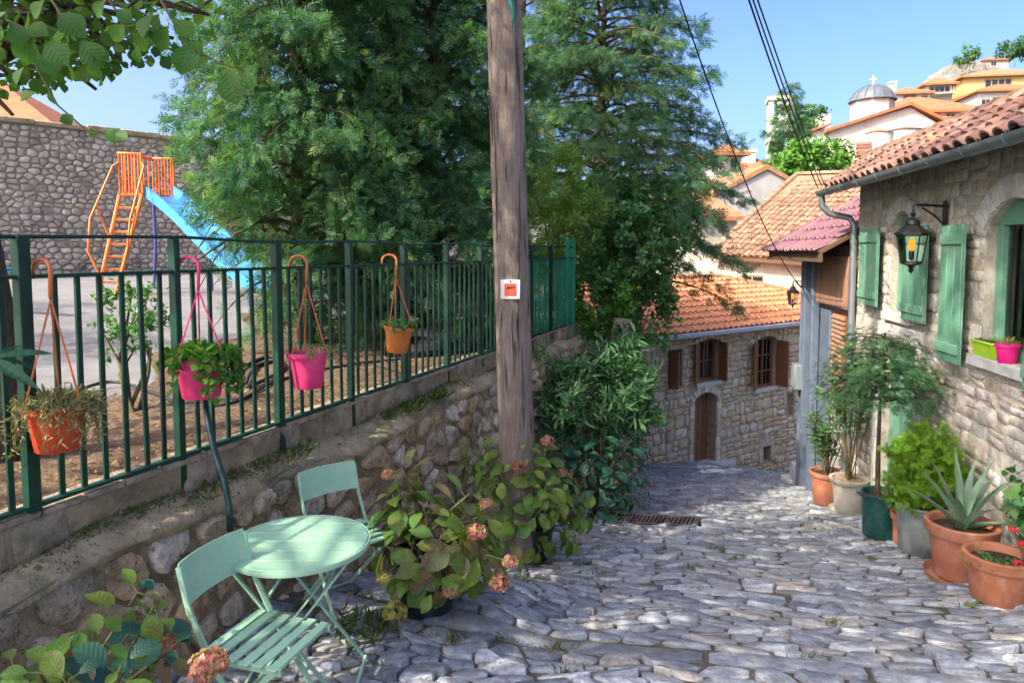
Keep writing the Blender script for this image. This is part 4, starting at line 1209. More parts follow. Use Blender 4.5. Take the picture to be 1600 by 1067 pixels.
# ------------------------------------------------------------------ houses further off
def yawframe(p, yaw):
    U = V((math.cos(yaw), math.sin(yaw), 0)); return Frame(p, U, V((U.y, -U.x, 0)))
def far_house(name, label, x0, x1, ytop, ybot, d, yaw, deep, roof, rise, mwall, mroof, wins=(), over=.4, chim=None, balc=None, cat='house', group=None, side=None):
    """a house whose front wall fills columns x0-x1 and rows ytop-ybot of the photograph at depth d"""
    p = PX(x0, ybot, d); U = V((math.cos(yaw), math.sin(yaw), 0))
    u1 = (x1 - 800) / FPX; wd = (u1 * p.y - p.x) / max(.2, (U.x - u1 * U.y)); z0 = p.z; z1 = PX(x0, ytop, d).z
    F = Frame((p.x, p.y, 0), U, V((U.y, -U.x, 0)))
    t = thing(name, label, cat, F(wd / 2, z0, 0), group)
    mb = MB(); F.box(mb, 0, wd, z0 - 6, z1, -deep, 0); wl = mb.build('wall', mwall, t, smooth=False)
    o = over; mb = MB()
    if roof == 'hip':
        r = min(wd, deep) / 2; e = [F(-o, z1, o), F(wd + o, z1, o), F(wd + o, z1, -deep - o), F(-o, z1, -deep - o)]
        if wd >= deep: a, b = F(r, z1 + rise, -deep / 2), F(wd - r, z1 + rise, -deep / 2)
        else: a, b = F(wd / 2, z1 + rise, -r), F(wd / 2, z1 + rise, -deep + r)
        if wd >= deep: mb.quad(e[0], e[1], b, a); mb.quad(e[2], e[3], a, b); mb.quad(e[1], e[2], b); mb.quad(e[3], e[0], a)
        else: mb.quad(e[0], e[1], a); mb.quad(e[1], e[2], b, a); mb.quad(e[2], e[3], b); mb.quad(e[3], e[0], a, b)
        dz = V((0, 0, -.25)); mb.quad(*[q + dz for q in e])
        for i in range(4): mb.quad(e[i], e[(i + 1) % 4], e[(i + 1) % 4] + dz, e[i] + dz)
    elif roof == 'gable_front':
        mb.prism([F(-o, z1, o), F(wd / 2, z1 + rise, o), F(wd / 2, z1 + rise + .25, o), F(-o, z1 + .2, o)], F.N * (-deep - 2 * o)); mb.prism([F(wd + o, z1, o), F(wd + o, z1 + .2, o), F(wd / 2, z1 + rise + .25, o), F(wd / 2, z1 + rise, o)], F.N * (-deep - 2 * o))
        g = MB(); g.prism([F(0, z1, 0), F(wd, z1, 0), F(wd / 2, z1 + rise, 0)], F.N * -deep); g.build('gable', mwall, t, smooth=False)
    else:
        mb.prism([F(-o, z1, o), F(-o, z1 + rise, -deep / 2), F(-o, z1 + rise + .2, -deep / 2), F(-o, z1 + .2, o)], F.U * (wd + 2 * o)); mb.prism([F(-o, z1, -deep - o), F(-o, z1 + .2, -deep - o), F(-o, z1 + rise + .2, -deep / 2), F(-o, z1 + rise, -deep / 2)], F.U * (wd + 2 * o))
        g = MB(); g.prism([F(0, z1, 0), F(0, z1, -deep), F(0, z1 + rise, -deep / 2)], F.U * wd); g.build('gable', mwall, t, smooth=False)
    rf = mb.build('roof', mroof, t, smooth=False)
    for (a, b, c, d2) in wins:
        mb = MB(); F.box(mb, a * wd, b * wd, z0 + c * (z1 - z0), z0 + d2 * (z1 - z0), .0, .10); wn = mb.build('window', M_frame, t, smooth=False)
        k = 2 if (b - a) * wd < 2.2 else 4; ww = (b - a) * wd
        for i in range(k):
            mb = MB(); F.box(mb, a * wd + ww * (i + .12) / k, a * wd + ww * (i + .88) / k, z0 + (c + (d2 - c) * .08) * (z1 - z0), z0 + (c + (d2 - c) * .92) * (z1 - z0), .101, .12); mb.build('pane', M_pane, wn, smooth=False)
    if balc:
        a, b, c = balc; zb = z0 + c * (z1 - z0)
        mb = MB(); F.box(mb, a * wd, b * wd, zb - .2, zb, .13, 1.6); bl = mb.build('balcony', mwall, t, smooth=False)
        mb = MB(); F.box(mb, a * wd, b * wd, zb + .95, zb + 1.05, 1.5, 1.58)
        for i in range(9): F.box(mb, (a + (b - a) * i / 8.2) * wd, (a + (b - a) * i / 8.2) * wd + .06, zb + .002, zb + .95, 1.5, 1.56)
        mb.build('railing', M_black, bl)
    if chim:
        for (a, n, h) in chim:
            mb = MB(); F.box(mb, a * wd - .4, a * wd + .4, z1 - .2, z1 + h, n - .4, n + .4); F.box(mb, a * wd - .5, a * wd + .5, z1 + h + .003, z1 + h + .25, n - .5, n + .5); mb.build('chimney', mwall, rf, smooth=False)
    return t, F, wd, z0, z1
M_frame = surf('window_frames', [(.30, .22, .16)], rough=.7, grain=.1)
M_oroof = surf('orange_roof', [(.37, .135, .06)], rough=.85, grain=.22, gscale=2.5, stain=(.40, .20, .11), sscale=1, samt=.5, bump=.5, bscale=6)
M_broof = surf('brown_roof', [(.36, .165, .08)], rough=.85, grain=.25, gscale=2.5, stain=(.30, .2, .13), sscale=1, samt=.5, bump=.5, bscale=6)

far_house('gabled_house', 'windowless grey gable end rising behind the old barrel tile roof', 1120, 1268, 306, 330, 36, R(6), 9, 'gable_front', 1.35, M_grey, M_broof, over=.12)
far_house('low_house', 'low house with a brown tiled roof left of the grey gable', 1085, 1150, 345, 372, 32, R(12), 6, 'gable_side', 1.2, M_plaster, M_broof, over=.3)
far_house('tiled_house', 'orange roofed house with a white chimney between the conifer and the bell tower', 1150, 1215, 268, 290, 60, R(-4), 8, 'hip', 1.4, M_white, M_oroof, chim=[(.38, -1.2, 1.7)], over=.5)
far_house('small_tower_house', 'small square house with a flat hipped roof beside the conifer', 1124, 1154, 238, 275, 52, R(10), 2.6, 'hip', .7, M_pink, M_broof, wins=((.5, .75, .3, .75),), over=.5)
far_house('pale_house', 'pale house glimpsed through the conifers behind the playground', 470, 860, 330, 440, 30, R(8), 9, 'gable_side', 2.2, M_plaster, M_oroof, wins=((.1, .2, .3, .7), (.35, .45, .3, .7), (.62, .72, .3, .7)), over=.5)
far_house('red_roofed_house', 'house with a bright orange roof behind the playground wall', -260, 104, 206, 330, 27, R(10), 9, 'hip', 3.0, M_plaster, M_oroof, chim=None, over=.5)

# church: nave, drum with lead dome and cross, apse, side roof
def church():
    d = 72; p = PX(1265, 262, d); yaw = R(-4); U = V((math.cos(yaw), math.sin(yaw), 0)); F = Frame((p.x, p.y, 0), U, V((U.y, -U.x, 0)))
    t = thing('church', 'pale stone church with a dark grey dome and a white cross', 'church', F(5, p.z, 0))
    k = d / FPX
    z = lambda y: (HORIZON - y) * k
    def X(x): u = (x - 800) / FPX; return (u * p.y - p.x) / (U.x - u * U.y)
    base = z(300)
    mb = MB(); F.box(mb, X(1290), X(1470), base - 3, z(207), -12, 0); mb.build('nave', M_pink, t, smooth=False)
    g = MB(); g.prism([F(X(1290), z(207), 0), F(X(1470), z(207), 0), F(X(1412), z(174), 0)], F.N * -12); g.build('gable', M_pink, t, smooth=False)
    rf = MB(); a, b, c = F(X(1282), z(211), .5), F(X(1410), z(172), .5), F(X(1480), z(205), .5)
    rf.prism([a, b, b + V((0, 0, .3)), a + V((0, 0, .3))], F.N * -13); rf.prism([b, c, c + V((0, 0, .3)), b + V((0, 0, .3))], F.N * -13); rf.build('roof', M_oroof, t, smooth=False)
    # left aisle
    mb = MB(); F.box(mb, X(1268), X(1292) - .02, base - 3, z(206), -9, -.6); mb.build('aisle', M_white, t, smooth=False)
    mb = MB(); mb.prism([F(X(1262), z(208), -.2), F(X(1294), z(198), -.2), F(X(1294), z(195), -.2), F(X(1262), z(205), -.2)], F.N * -9); mb.build('aisle_roof', M_oroof, t, smooth=False)
    # apse: half-round with a tiled half-cone
    for (xa, xb, yt, yb, n0) in ((1345, 1385, 213, 262, .2), (1378, 1432, 210, 262, .5)):
        ca = F((X(xa) + X(xb)) / 2, 0, 0); r = (X(xb) - X(xa)) / 2; mb = MB()
        pts = [ca + (F.U * math.cos(math.pi * i / 10) + F.N * math.sin(math.pi * i / 10)) * r for i in range(11)]
        mb.prism([V((q.x, q.y, base - 3)) for q in pts], V((0, 0, z(yt) - base + 3))); mb.build('apse', M_white, t, angle=20)
        mb = MB(); top = ca + V((0, 0, z(yt - 7)))
        rim = [ca + (q - ca) * 1.1 + V((0, 0, z(yt) + .02)) for q in pts]
        mb.add(rim + [top], [(i, i + 1, 11) for i in range(10)]); mb.build('apse_roof', M_oroof, t, angle=20)
    # drum and dome
    cx = F((X(1323) + X(1388)) / 2 + 2.2, 0, -5.5); r = (X(1388) - X(1323)) / 2 * 1.05
    mb = MB(); oc = [V((cx.x + r * math.cos(math.pi * (i + .5) / 4 + yaw), cx.y + r * math.sin(math.pi * (i + .5) / 4 + yaw), z(200))) for i in range(8)]
    mb.prism(oc, V((0, 0, z(149) - z(200)))); mb.build('drum', M_pink, t, smooth=False)
    for i in range(8):
        m = (oc[i] + oc[(i + 1) % 8]) / 2; n = (m - V((cx.x, cx.y, m.z))).normalized(); uu = V((-n.y, n.x, 0)); ff = Frame((m.x, m.y, 0), uu, n)
        mb = MB(); mb.prism([ff(x_, y_, .0) for x_, y_ in [(-.28, z(185))] + arch_pts(-.28, .28, z(163), .28) + [(.28, z(185))]], n * .05); mb.build('window', M_grey, t, smooth=False)
    mb = MB(); mb.lathe([(r * 1.10, z(149)), (r * 1.12, z(147.5)), (r * 1.04, z(144)), (r * .93, z(137)), (r * .74, z(130)), (r * .5, z(125.5)), (r * .25, z(123)), (.12, z(122))], V((cx.x, cx.y, 0)), 16); dm = mb.build('dome', M_lead, t, angle=20)
    mb = MB()
    for i in range(16):
        a = 2 * math.pi * i / 16
        mb.tube([V((cx.x + q * r * math.cos(a), cx.y + q * r * math.sin(a), z(zz) + .03)) for q, zz in ((1.1, 147.5), (.93, 137), (.74, 130), (.5, 125.5), (.25, 123))], .05, 4)
    mb.build('dome_ribs', M_lead, dm)
    mb = MB(); c_ = V((cx.x, cx.y, 0)); mb.box(c_ + V((0, 0, z(115))), (.16, .16, z(107) - z(123))); mb.box(c_ + V((0, 0, z(112.5))), (.75, .15, .16)); mb.build('cross', M_white, t)
    # terrace left of the drum
    mb = MB(); F.box(mb, X(1309), X(1325), z(200), z(166), -8, -6); F.box(mb, X(1293), X(1325), z(198), z(180), -7, -6.5); mb.build('terrace', M_white, t, smooth=False)
church()
# the bell tower behind its cypress
def tower():
    d = 66; p = PX(1199, 268, d); F = yawframe((p.x, p.y, 0), R(-14)); k = d / FPX; z = lambda y: (HORIZON - y) * k
    t = thing('bell_tower', 'slim white bell tower half hidden by a dark tree', 'tower', p)
    w = 32 * k
    mb = MB(); F.box(mb, 0, w, z(310), z(188), -w, 0); mb.build('shaft', M_white, t, smooth=False)
    for (a, b) in ((.0, .22), (.39, .61), (.78, 1)):
        for n in ((-w * .22, 0), (-w, -w * .78)):
            mb = MB(); F.box(mb, a * w, b * w, z(188) + .003, z(162), *n); mb.build('pillar', M_white, t, smooth=False)
    mb = MB(); F.box(mb, -.15, w + .15, z(162) + .003, z(156), -w - .15, .15); mb.build('cornice', M_white, t, smooth=False)
    c = F(w / 2, 0, -w / 2); mb = MB(); mb.lathe([(w * .52, z(156) + .003), (w * .42, z(152)), (w * .25, z(148)), (.05, z(146))], V((c.x, c.y, 0)), 12); mb.build('cap', M_lead, t)
    mb = MB(); F.box(mb, -.12, w + .12, z(225), z(222), -w - .12, .12); mb.build('string_course', M_pink, t, smooth=False)
tower()
far_house('long_house', 'long low house with a wide orange roof right of the dome', 1375, 1530, 175, 200, 84, R(-6), 10, 'hip', 2.6, M_pink, M_oroof, wins=((.62, .7, .2, .8), (.5, .56, .2, .8)), over=.6, chim=None)
far_house('upper_house', 'white house with a big window and a low orange roof above the church', 1396, 1442, 146, 172, 98, R(-10), 7, 'hip', 1.2, M_white, M_oroof, wins=((.25, .62, .3, .85), (.75, .92, .1, .8)), chim=[(.05, -1.5, 1.6)], over=.5)
far_house('balcony_house', 'house with a covered balcony under an orange roof left of the rock', 1446, 1476, 132, 162, 112, R(-12), 8, 'hip', 1.4, M_white, M_oroof, wins=((.12, .88, .5, .85),), balc=(.02, .98, .45), over=.7)
far_house('corner_house', 'white house with a small square window at the right edge below the yellow house', 1528, 1640, 142, 185, 96, R(-8), 8, 'hip', 1.6, M_white, M_oroof, wins=((.03, .14, .1, .7), (.17, .31, .35, .75)), over=.6)
far_house('yellow_house', 'yellow and white house with a row of windows near the hilltop', 1505, 1640, 120, 150, 112, R(-10), 9, 'hip', 1.8, M_yellow, M_broof, wins=((.22, .50, .25, .8), (.66, .76, .3, .9)), over=.7)
far_house('hilltop_house', 'small pink roofed house on top of the rock', 1536, 1560, 94, 106, 150, R(-8), 6, 'hip', 1.0, M_pink, M_oroof, wins=((.3, .5, .2, .7),), over=.4)
None and far_house('wide_hill_house', 'pale house with a shallow roof behind the yellow house', 1500, 1545, 112, 128, 128, R(8), 6, 'hip', 1.2, M_plaster, M_oroof, over=.5)
far_house('lower_right_house', 'low pale house under the orange roof right of the church apse', 1440, 1530, 190, 250, 78, R(-6), 6, 'gable_side', .8, M_white, M_oroof, wins=((.3, .42, .3, .8), (.6, .7, .3, .8)), over=.4)

# rock and hills
def rock():
    mb = MB(); c = PX(1512, 160, 135); n = 26; vs = []
    for j in range(14):
        for i in range(n):
            a = 2 * math.pi * i / n; t = j / 13
            prof = [1.1, 1.08, 1.06, 1.05, 1.03, 1.0, .98, .95, .92, .88, .8, .66, .4, .02][j]
            rr = prof * (1 + .26 * math.sin(a * 5 + j) * math.sin(j * 1.7 + a * 2) + random.gauss(0, .11))
            vs.append((c.x + 6.5 * rr * math.cos(a) * 1.6, c.y + 6 * rr * math.sin(a), c.z - 10 + t * 17.6 + random.gauss(0, .55)))
    mb.add(vs, [(j * n + i, j * n + (i + 1) % n, (j + 1) * n + (i + 1) % n, (j + 1) * n + i) for j in range(13) for i in range(n)])
    mb.build('rock_outcrop', M_rock, None, smooth=False, kind='structure')
    mb = MB(); vs = []; n = 40
    for j in range(2):
        for i in range(n + 1):
            x = -260 + 620 * i / n
            h = 38 + 26 * math.exp(-((x - 165) / 60) ** 2) + 6 * math.sin(x * .03) + random.gauss(0, 1.2)
            vs.append((x, 420 + 100 * j, -20 if j == 0 else h))
    mb.add(vs, [(i, i + 1, n + 2 + i, n + 1 + i) for i in range(n)])
    mb.build('hill', surf('far_wood', [(.055, .075, .045)], rough=.95, grain=.35, gscale=.12, stain=(.09, .095, .05), sscale=.05, samt=.6, bump=.8, bscale=.3), None, angle=180, kind='structure')
rock()
# ------------------------------------------------------------------ playground wall and slide
M_pstone = surf('pale_rubble', [(.50, .41, .31), (.60, .52, .42), (.42, .33, .25), (.55, .45, .34), (.64, .57, .47), (.38, .30, .235)], rough=.9, grain=.35, gscale=5, stain=(.16, .13, .11), sscale=1.5, samt=.65, bump=.8, bscale=14)
M_pmort = surf('rubble_mortar', [(.36, .285, .21)], rough=.95, grain=.4, gscale=4, stain=(.12, .095, .08), sscale=1, samt=.7, bump=.8, bscale=12)
pd_ = V((.68, .73, 0)).normalized(); PF = Frame((-13.8, 19.0, 0), pd_, V((pd_.y, -pd_.x, 0)))
pw = thing('playground_wall', 'high rubble stone wall at the back of the playground', 'wall', PF(2, -.8, 0))
mb = MB(); PF.box(mb, -6, 16, -1.2, 3.42, -.6, 0); pwf = mb.build('wall_face', M_pmort, pw, smooth=False)
seeds = []; v = -.85
while v < 3.40:
    u = -2 + uni(0, .3)
    while u < 6: seeds.append((u, v + uni(-.05, .05))); u += uni(.13, .36)
    v += uni(.11, .20)
pl = voronoi(seeds, [(-2, -.95), (6, -.95), (6, 3.38), (-2, 3.38)], .022, sx=1.3, k=14)
lay(pl, PF, M_pstone, pwf, 'stone', 'small_stones', h=(.02, .06), maxn=300, rough=.3, edge=.18, tilt=.6, minarea=.006)
mb = MB(); u = -6
while u < 16:
    w = uni(.7, 1.3); PF.box(mb, u, u + w - .01, 3.42, 3.56 + uni(-.02, .02), -.7, .10); u += w
mb.build('coping', M_ledge, pw, bevel=.02)

M_orange = surf('orange_enamel', [(.78, .17, .015)], rough=.35, spec=.5, grain=.1)
M_blue = surf('blue_plastic', [(.05, .28, .62)], rough=.35, spec=.5, grain=.12, stain=(.10, .34, .62), sscale=3, samt=.4)
M_navy = surf('blue_tube', [(.05, .06, .30)], rough=.35, spec=.5, grain=.1)
def slide():
    d = 13.4; k = d / FPX; z = lambda y: (HORIZON - y) * k
    def q(x, y, dd=0): return PX(x, y, d + dd)
    t = thing('slide', 'orange playground slide with a ladder and a blue chute', 'slide', V((-7.2, 13.4, -.85)))
    zp0, zt = z(308), z(243)
    a, b = q(187, 308, -.1), q(222, 308, -.1); dp = V((.25, .75, 0))
    A_ = [V((a.x, a.y, zp0)), V((b.x, b.y, zp0)), V((b.x, b.y, zp0)) + dp, V((a.x, a.y, zp0)) + dp]
    mb = MB(); mb.prism(A_, V((0, 0, .06))); mb.build('platform', M_orange, t, bevel=.01)
    # cage on three sides
    H = V((0, 0, zt - zp0)); 
    mb = MB(); mb.tube([A_[1] + V((.02, 0, .06)), A_[1] + H, A_[0] + H, A_[3] + H, A_[2] + H, A_[2] + V((0, 0, .06))], .025, 8); mb.build('cage_rail', M_orange, t)
    for (p_, q_) in ((A_[0], A_[3]), (A_[0], A_[1]), (A_[3], A_[2])):
        for i in range(0, 7):
            c = p_ + (q_ - p_) * (i / 7 + .02); mb = MB(); mb.tube([c + V((0, 0, .06)), c + H], .013, 6); mb.build('cage_bar', M_orange, t)
    # ladder
    foot = [q(152, 440, -.9), q(180, 440, -.75)]
    for f, tp in zip(foot, (A_[0], A_[1])):
        f.z = zp(f.x, f.y); mb = MB(); mb.tube([f, tp + V((0, 0, .02))], .035, 8); mb.build('ladder_rail', M_orange, t)
    for i in range(1, 8):
        s = i / 8; mb = MB(); mb.tube([foot[0].lerp(A_[0], s), foot[1].lerp(A_[1], s)], .02, 6); mb.build('rung', M_orange, t)
    for f, tp, sgn in ((foot[0], A_[0], -1), (foot[1], A_[1], 1)):
        o = V((sgn * .18, -.12, 0)); hi = tp + V((sgn * .08, -.05, .55))
        mb = MB(); mb.tube([tp + V((0, 0, .62)), hi, f.lerp(tp, .45) + o + V((-.05, 0, .55)), f.lerp(tp, .22) + o + V((0, 0, .38)), f.lerp(tp, .16)], .02, 8); mb.build('handrail', M_orange, t, angle=80)
        mb = MB(); mb.tube([f.lerp(tp, .55), f.lerp(tp, .58) + o * .9 + V((0, 0, .5))], .015, 6); mb.build('handrail_strut', M_orange, t)
    for p_, x2 in ((A_[3], -.05), (A_[2] + V((.5, .1, 0)), .15)):
        g = V((p_.x + x2, p_.y, zp(p_.x, p_.y))); mb = MB(); mb.tube([p_, p_.lerp(g, .5) + V((.04, 0, 0)), g], .03, 8); mb.build('leg', M_navy, t)
    # chute: a trough that runs down and levels out
    prof = []
    s0_, s1_ = (A_[1] + A_[2]) / 2 + V((0, 0, .04)), q(420, 452, -1.4)
    s1_.z = zp(s1_.x, s1_.y) + .3
    dirc = (s1_ - s0_); side = V((-dirc.y, dirc.x, 0)).normalized()
    vs = []; sec = [(-.30, .20), (-.29, .02), (-.2, -.02), (.2, -.02), (.29, .02), (.30, .20), (.34, .20), (.33, -.02), (.2, -.06), (-.2, -.06), (-.33, -.02), (-.34, .20)]
    n = 14
    for i in range(n + 1):
        s = i / n; c = s0_ + dirc * s; c.z = s0_.z + (s1_.z - s0_.z) * (s * 1.06 - .06 * s * s if s < .85 else min(1.0, s * 1.02))
        c.z += .06 * math.sin(s * math.pi * 2)
        for (w, h) in sec: vs.append(c + side * w + V((0, 0, h)))
    m = len(sec); mb = MB()
    mb.add(vs, [(i * m + k_, i * m + (k_ + 1) % m, (i + 1) * m + (k_ + 1) % m, (i + 1) * m + k_) for i in range(n) for k_ in range(m)]); mb.build('chute', M_blue, t, angle=40)
    mb = MB(); g = s1_ - dirc.normalized() * .3; mb.tube([g + side * .2, V((g.x, g.y, zp(g.x, g.y))) + side * .2], .03, 6); mb.tube([g - side * .2, V((g.x, g.y, zp(g.x, g.y))) - side * .2], .03, 6); mb.build('chute_support', M_navy, t)
slide()
# a blue seesaw end at the left edge
p = PX(6, 452, 9.5); p.z = zp(p.x, p.y); p.x -= .25
t = thing('seesaw', 'blue playground seesaw at the left edge behind the fence', 'seesaw', p)
mb = MB(); mb.bar(p + V((-1.4, .3, .25)), p + V((.45, -.1, .62)), .2, .05); mb.build('plank', M_blue, t, bevel=.015)
mb = MB(); mb.tube([p + V((-.5, .1, 0)), p + V((-.5, .1, .42))], .05, 8); mb.build('stand', M_navy, t)
mb = MB(); mb.tube([p + V((.2, -.2, .57)), p + V((.2, -.2, .85)), p + V((.2, .1, .85)), p + V((.2, .1, .57))], .018, 6); mb.build('handle', M_navy, t)

# hoses and a black pipe on the soil
def lying(name, label, pts, r, mat, cat='hose'):
    P_ = []
    for (x, y) in pts:
        u_ = (x - 800) / FPX
        dd = 1.16 * FPX / max(60, (y - HORIZON)); pp = PX(x, y, dd); pp.z = zp(pp.x, pp.y) + r + .035; P_.append(pp)
    out = []
    for i in range(len(P_) - 1):
        p0, p1, p2, p3 = P_[max(i - 1, 0)], P_[i], P_[i + 1], P_[min(i + 2, len(P_) - 1)]
        for k in range(6):
            t = k / 6; out.append(.5 * ((2 * p1) + (p2 - p0) * t + (2 * p0 - 5 * p1 + 4 * p2 - p3) * t * t + (3 * p1 - p0 - 3 * p2 + p3) * t ** 3))
    mb = MB(); mb.tube(out + [P_[-1]], r, 7); o = mb.build(name, mat, None, angle=180); return setp(o, label, cat)
M_hose = surf('black_hose', [(.018, .02, .022)], rough=.5, spec=.4, grain=.2)
lying('irrigation_hose', 'thin black irrigation hose lying along the soil behind the fence', [(-20, 690), (80, 640), (170, 610), (240, 625), (300, 650), (370, 640), (440, 600), (560, 575), (700, 562)], .014, M_hose)
lying('garden_hose', 'coiled black hose on the soil behind the second pink pot', [(330, 600), (370, 585), (420, 566), (445, 580), (415, 600), (385, 612), (400, 580), (440, 570)], .017, M_hose)
# dark tyres half sunk beyond the fence
M_rubber = surf('rubber', [(.014, .015, .018)], rough=.7, grain=.3, bump=.4)
for i, (x, y, lab) in enumerate(((652, 552, 'black tyre on the soil below the orange hanging pot'), (700, 545, 'black tyre on the soil between the orange pot and the pole'), (742, 540, 'black tyre on the soil just left of the utility pole'))):
    dd = 1.12 * FPX / (y - HORIZON); p = PX(x, y, dd); p.z = zp(p.x, p.y)
    t = thing('tyre', lab, 'tyre', p, 'tyres beyond the fence')
    mb = MB(); Rr, r = .27, .09; tl = Matrix.Rotation(R(12 + 9 * i), 3, 'X')
    mb.lathe([(Rr - r, -.05), (Rr - r * .4, -.10), (Rr + r * .5, -.10), (Rr + r, -.06), (Rr + r * 1.04, 0), (Rr + r, .06), (Rr + r * .5, .10), (Rr - r * .4, .10), (Rr - r, .05), (Rr - r * .8, 0), (Rr - r, -.05)], p + V((0, 0, .13)), 22, tl)
    mb.build('carcass', M_rubber, t)
    mb = MB()
    for k in range(22):
        a = 2 * math.pi * k / 22; c = tl @ V(((Rr + r * 1.03) * math.cos(a), (Rr + r * 1.03) * math.sin(a), 0)); mb.box(p + V((0, 0, .13)) + c, (.03, .03, .12), tl @ V((math.cos(a), math.sin(a), 0)), tl @ V((-math.sin(a), math.cos(a), 0)), tl @ V((0, 0, 1)))
    mb.build('tread', M_rubber, t)

# ------------------------------------------------------------------ utility pole and sign
M_pole = surf('weathered_pole', [(.36, .285, .24)], rough=.92, grain=.42, gscale=5, stretch=(16, 16, .9), stain=(.12, .10, .095), sscale=3.2, samt=.55, bump=1.0, bscale=22, speck=((.30, .25, .22), 12, .5))
pb = PX(806, 690, 5.75); pt = PX(787, 0, 5.60)
dirp = (pt - pb) / (pt.z - pb.z)
base = pb + dirp * (zg(pb.x, pb.y) - .3 - pb.z); top = pb + dirp * (6.3 - pb.z)
pole = thing('utility_pole', 'weathered wooden utility pole rising in front of the retaining wall', 'pole', base + V((0, 0, .3)))
mb = MB(); n = 22; vs = []; m = 46
for i in range(m + 1):
    t = i / m; c = base.lerp(top, t); r = .150 - .028 * t
    for k in range(n):
        a = 2 * math.pi * k / n
        rr = r * (1 + .03 * math.sin(a * 3 + t * 4) + .018 * math.sin(a * 11 + t * 9) + random.gauss(0, .006))
        vs.append(c + V((rr * math.cos(a), rr * math.sin(a), 0)))
mb.add(vs, [(i * n + k, i * n + (k + 1) % n, (i + 1) * n + (k + 1) % n, (i + 1) * n + k) for i in range(m) for k in range(n)])
mb.add([top + V((.14 * math.cos(2 * math.pi * k / n), .14 * math.sin(2 * math.pi * k / n), 0)) for k in range(n)], [tuple(range(n))])
post = mb.build('post', M_pole, pole, angle=180)
# drying cracks: thin dark splinters along the grain
mb = MB(); M_crack = surf('crack_dark', [(.05, .04, .036)], rough=.95, grain=.3)
for i in range(46):
    a = uni(math.pi * 1.05, math.pi * 1.95); z0 = uni(-1.6, 2.6); l = uni(.12, .6); pts = []
    for j in range(5):
        zz = z0 + l * j / 4; t = (zz - base.z) / (top.z - base.z); c = base.lerp(top, t); r = (.150 - .028 * t) * 1.0 + .004
        aa = a + .03 * math.sin(j * 2 + i); pts.append(c + V((r * math.cos(aa), r * math.sin(aa), 0)))
    mb.tube(pts, [.0008, .0035, .0045, .003, .0008], 5)
mb.build('crack_lines', M_crack, post, angle=180, kind='stuff')
# the bit of green cord at its top
mb = MB(); M_cord = surf('green_cord', [(.01, .22, .17)], rough=.6)
c = PX(800, 10, 5.43); mb.tube([c + V((0, .02, .12)), c + V((-.01, 0, .03)), c + V((.012, 0, -.05)), c + V((.0, 0, -.16))], [.012, .02, .012, .004], 6)
setp(mb.build('green_cord', M_cord, None, angle=180), 'scrap of green cord tied high on the utility pole', 'cord')
# sign
sc_ = PX(799, 450, 5.75); t_ = (sc_.z - base.z) / (top.z - base.z); pc = base.lerp(top, t_)
sn = V((-.06, -1, 0)).normalized(); su = V((1, -.06, 0)).normalized(); sz = V((0, 0, 1))
so = V((pc.x, pc.y, sc_.z)) + sn * .158
sign = thing('square_sign', 'small square white sign with a red centre on the utility pole', 'sign', so)
SF = Frame((so.x, so.y, so.z), su, sn)
M_signw = surf('sign_white', [(.72, .72, .70)], rough=.4, grain=.06); M_signr = surf('sign_red', [(.74, .10, .055)], rough=.4, grain=.06)
mb = MB(); SF.box(mb, -.077, .077, -.077, .077, -.012, 0); mb.build('plate', M_signw, sign, bevel=.003)
mb = MB(); SF.box(mb, -.047, .047, -.052, .047, .001, .003); mb.build('red_square', M_signr, sign)
mb = MB(); pts = [(-.030, .008), (-.018, .022), (-.012, .026), (-.016, .004), (-.004, .014), (.006, .026), (.004, .010), (.018, .018), (.034, .022)]
mb.tube([SF(x, y, .0045) for x, y in pts], .0035, 5); mb.build('black_mark', M_black, sign, angle=180)
mb = MB(); SF.box(mb, -.006, .006, .055, .066, .001, .002); mb.build('small_mark', M_black, sign)
for v in (.068, -.095):
    mb = MB(); mb.lathe([(0, 0), (.006, 0), (.006, .004), (0, .005)], SF(0, v, .002 if v > 0 else -.005), 8, Matrix.Rotation(R(90), 3, 'X')); mb.build('nail', M_zinc, sign)

# ------------------------------------------------------------------ hose pipe hanging over the kerb
hp = [PX(307, 600, 3.85), PX(312, 650, 3.75), PX(322, 700, 3.66), PX(338, 750, 3.60), PX(346, 790, 3.56), PX(347, 830, 3.52)]
for q in hp: q.x += .04
mb = MB(); mb.tube(hp, .017, 8); setp(mb.build('water_hose', M_plastic_g, None, angle=180), 'dark green hose hanging down the retaining wall below the first pink pot', 'hose')

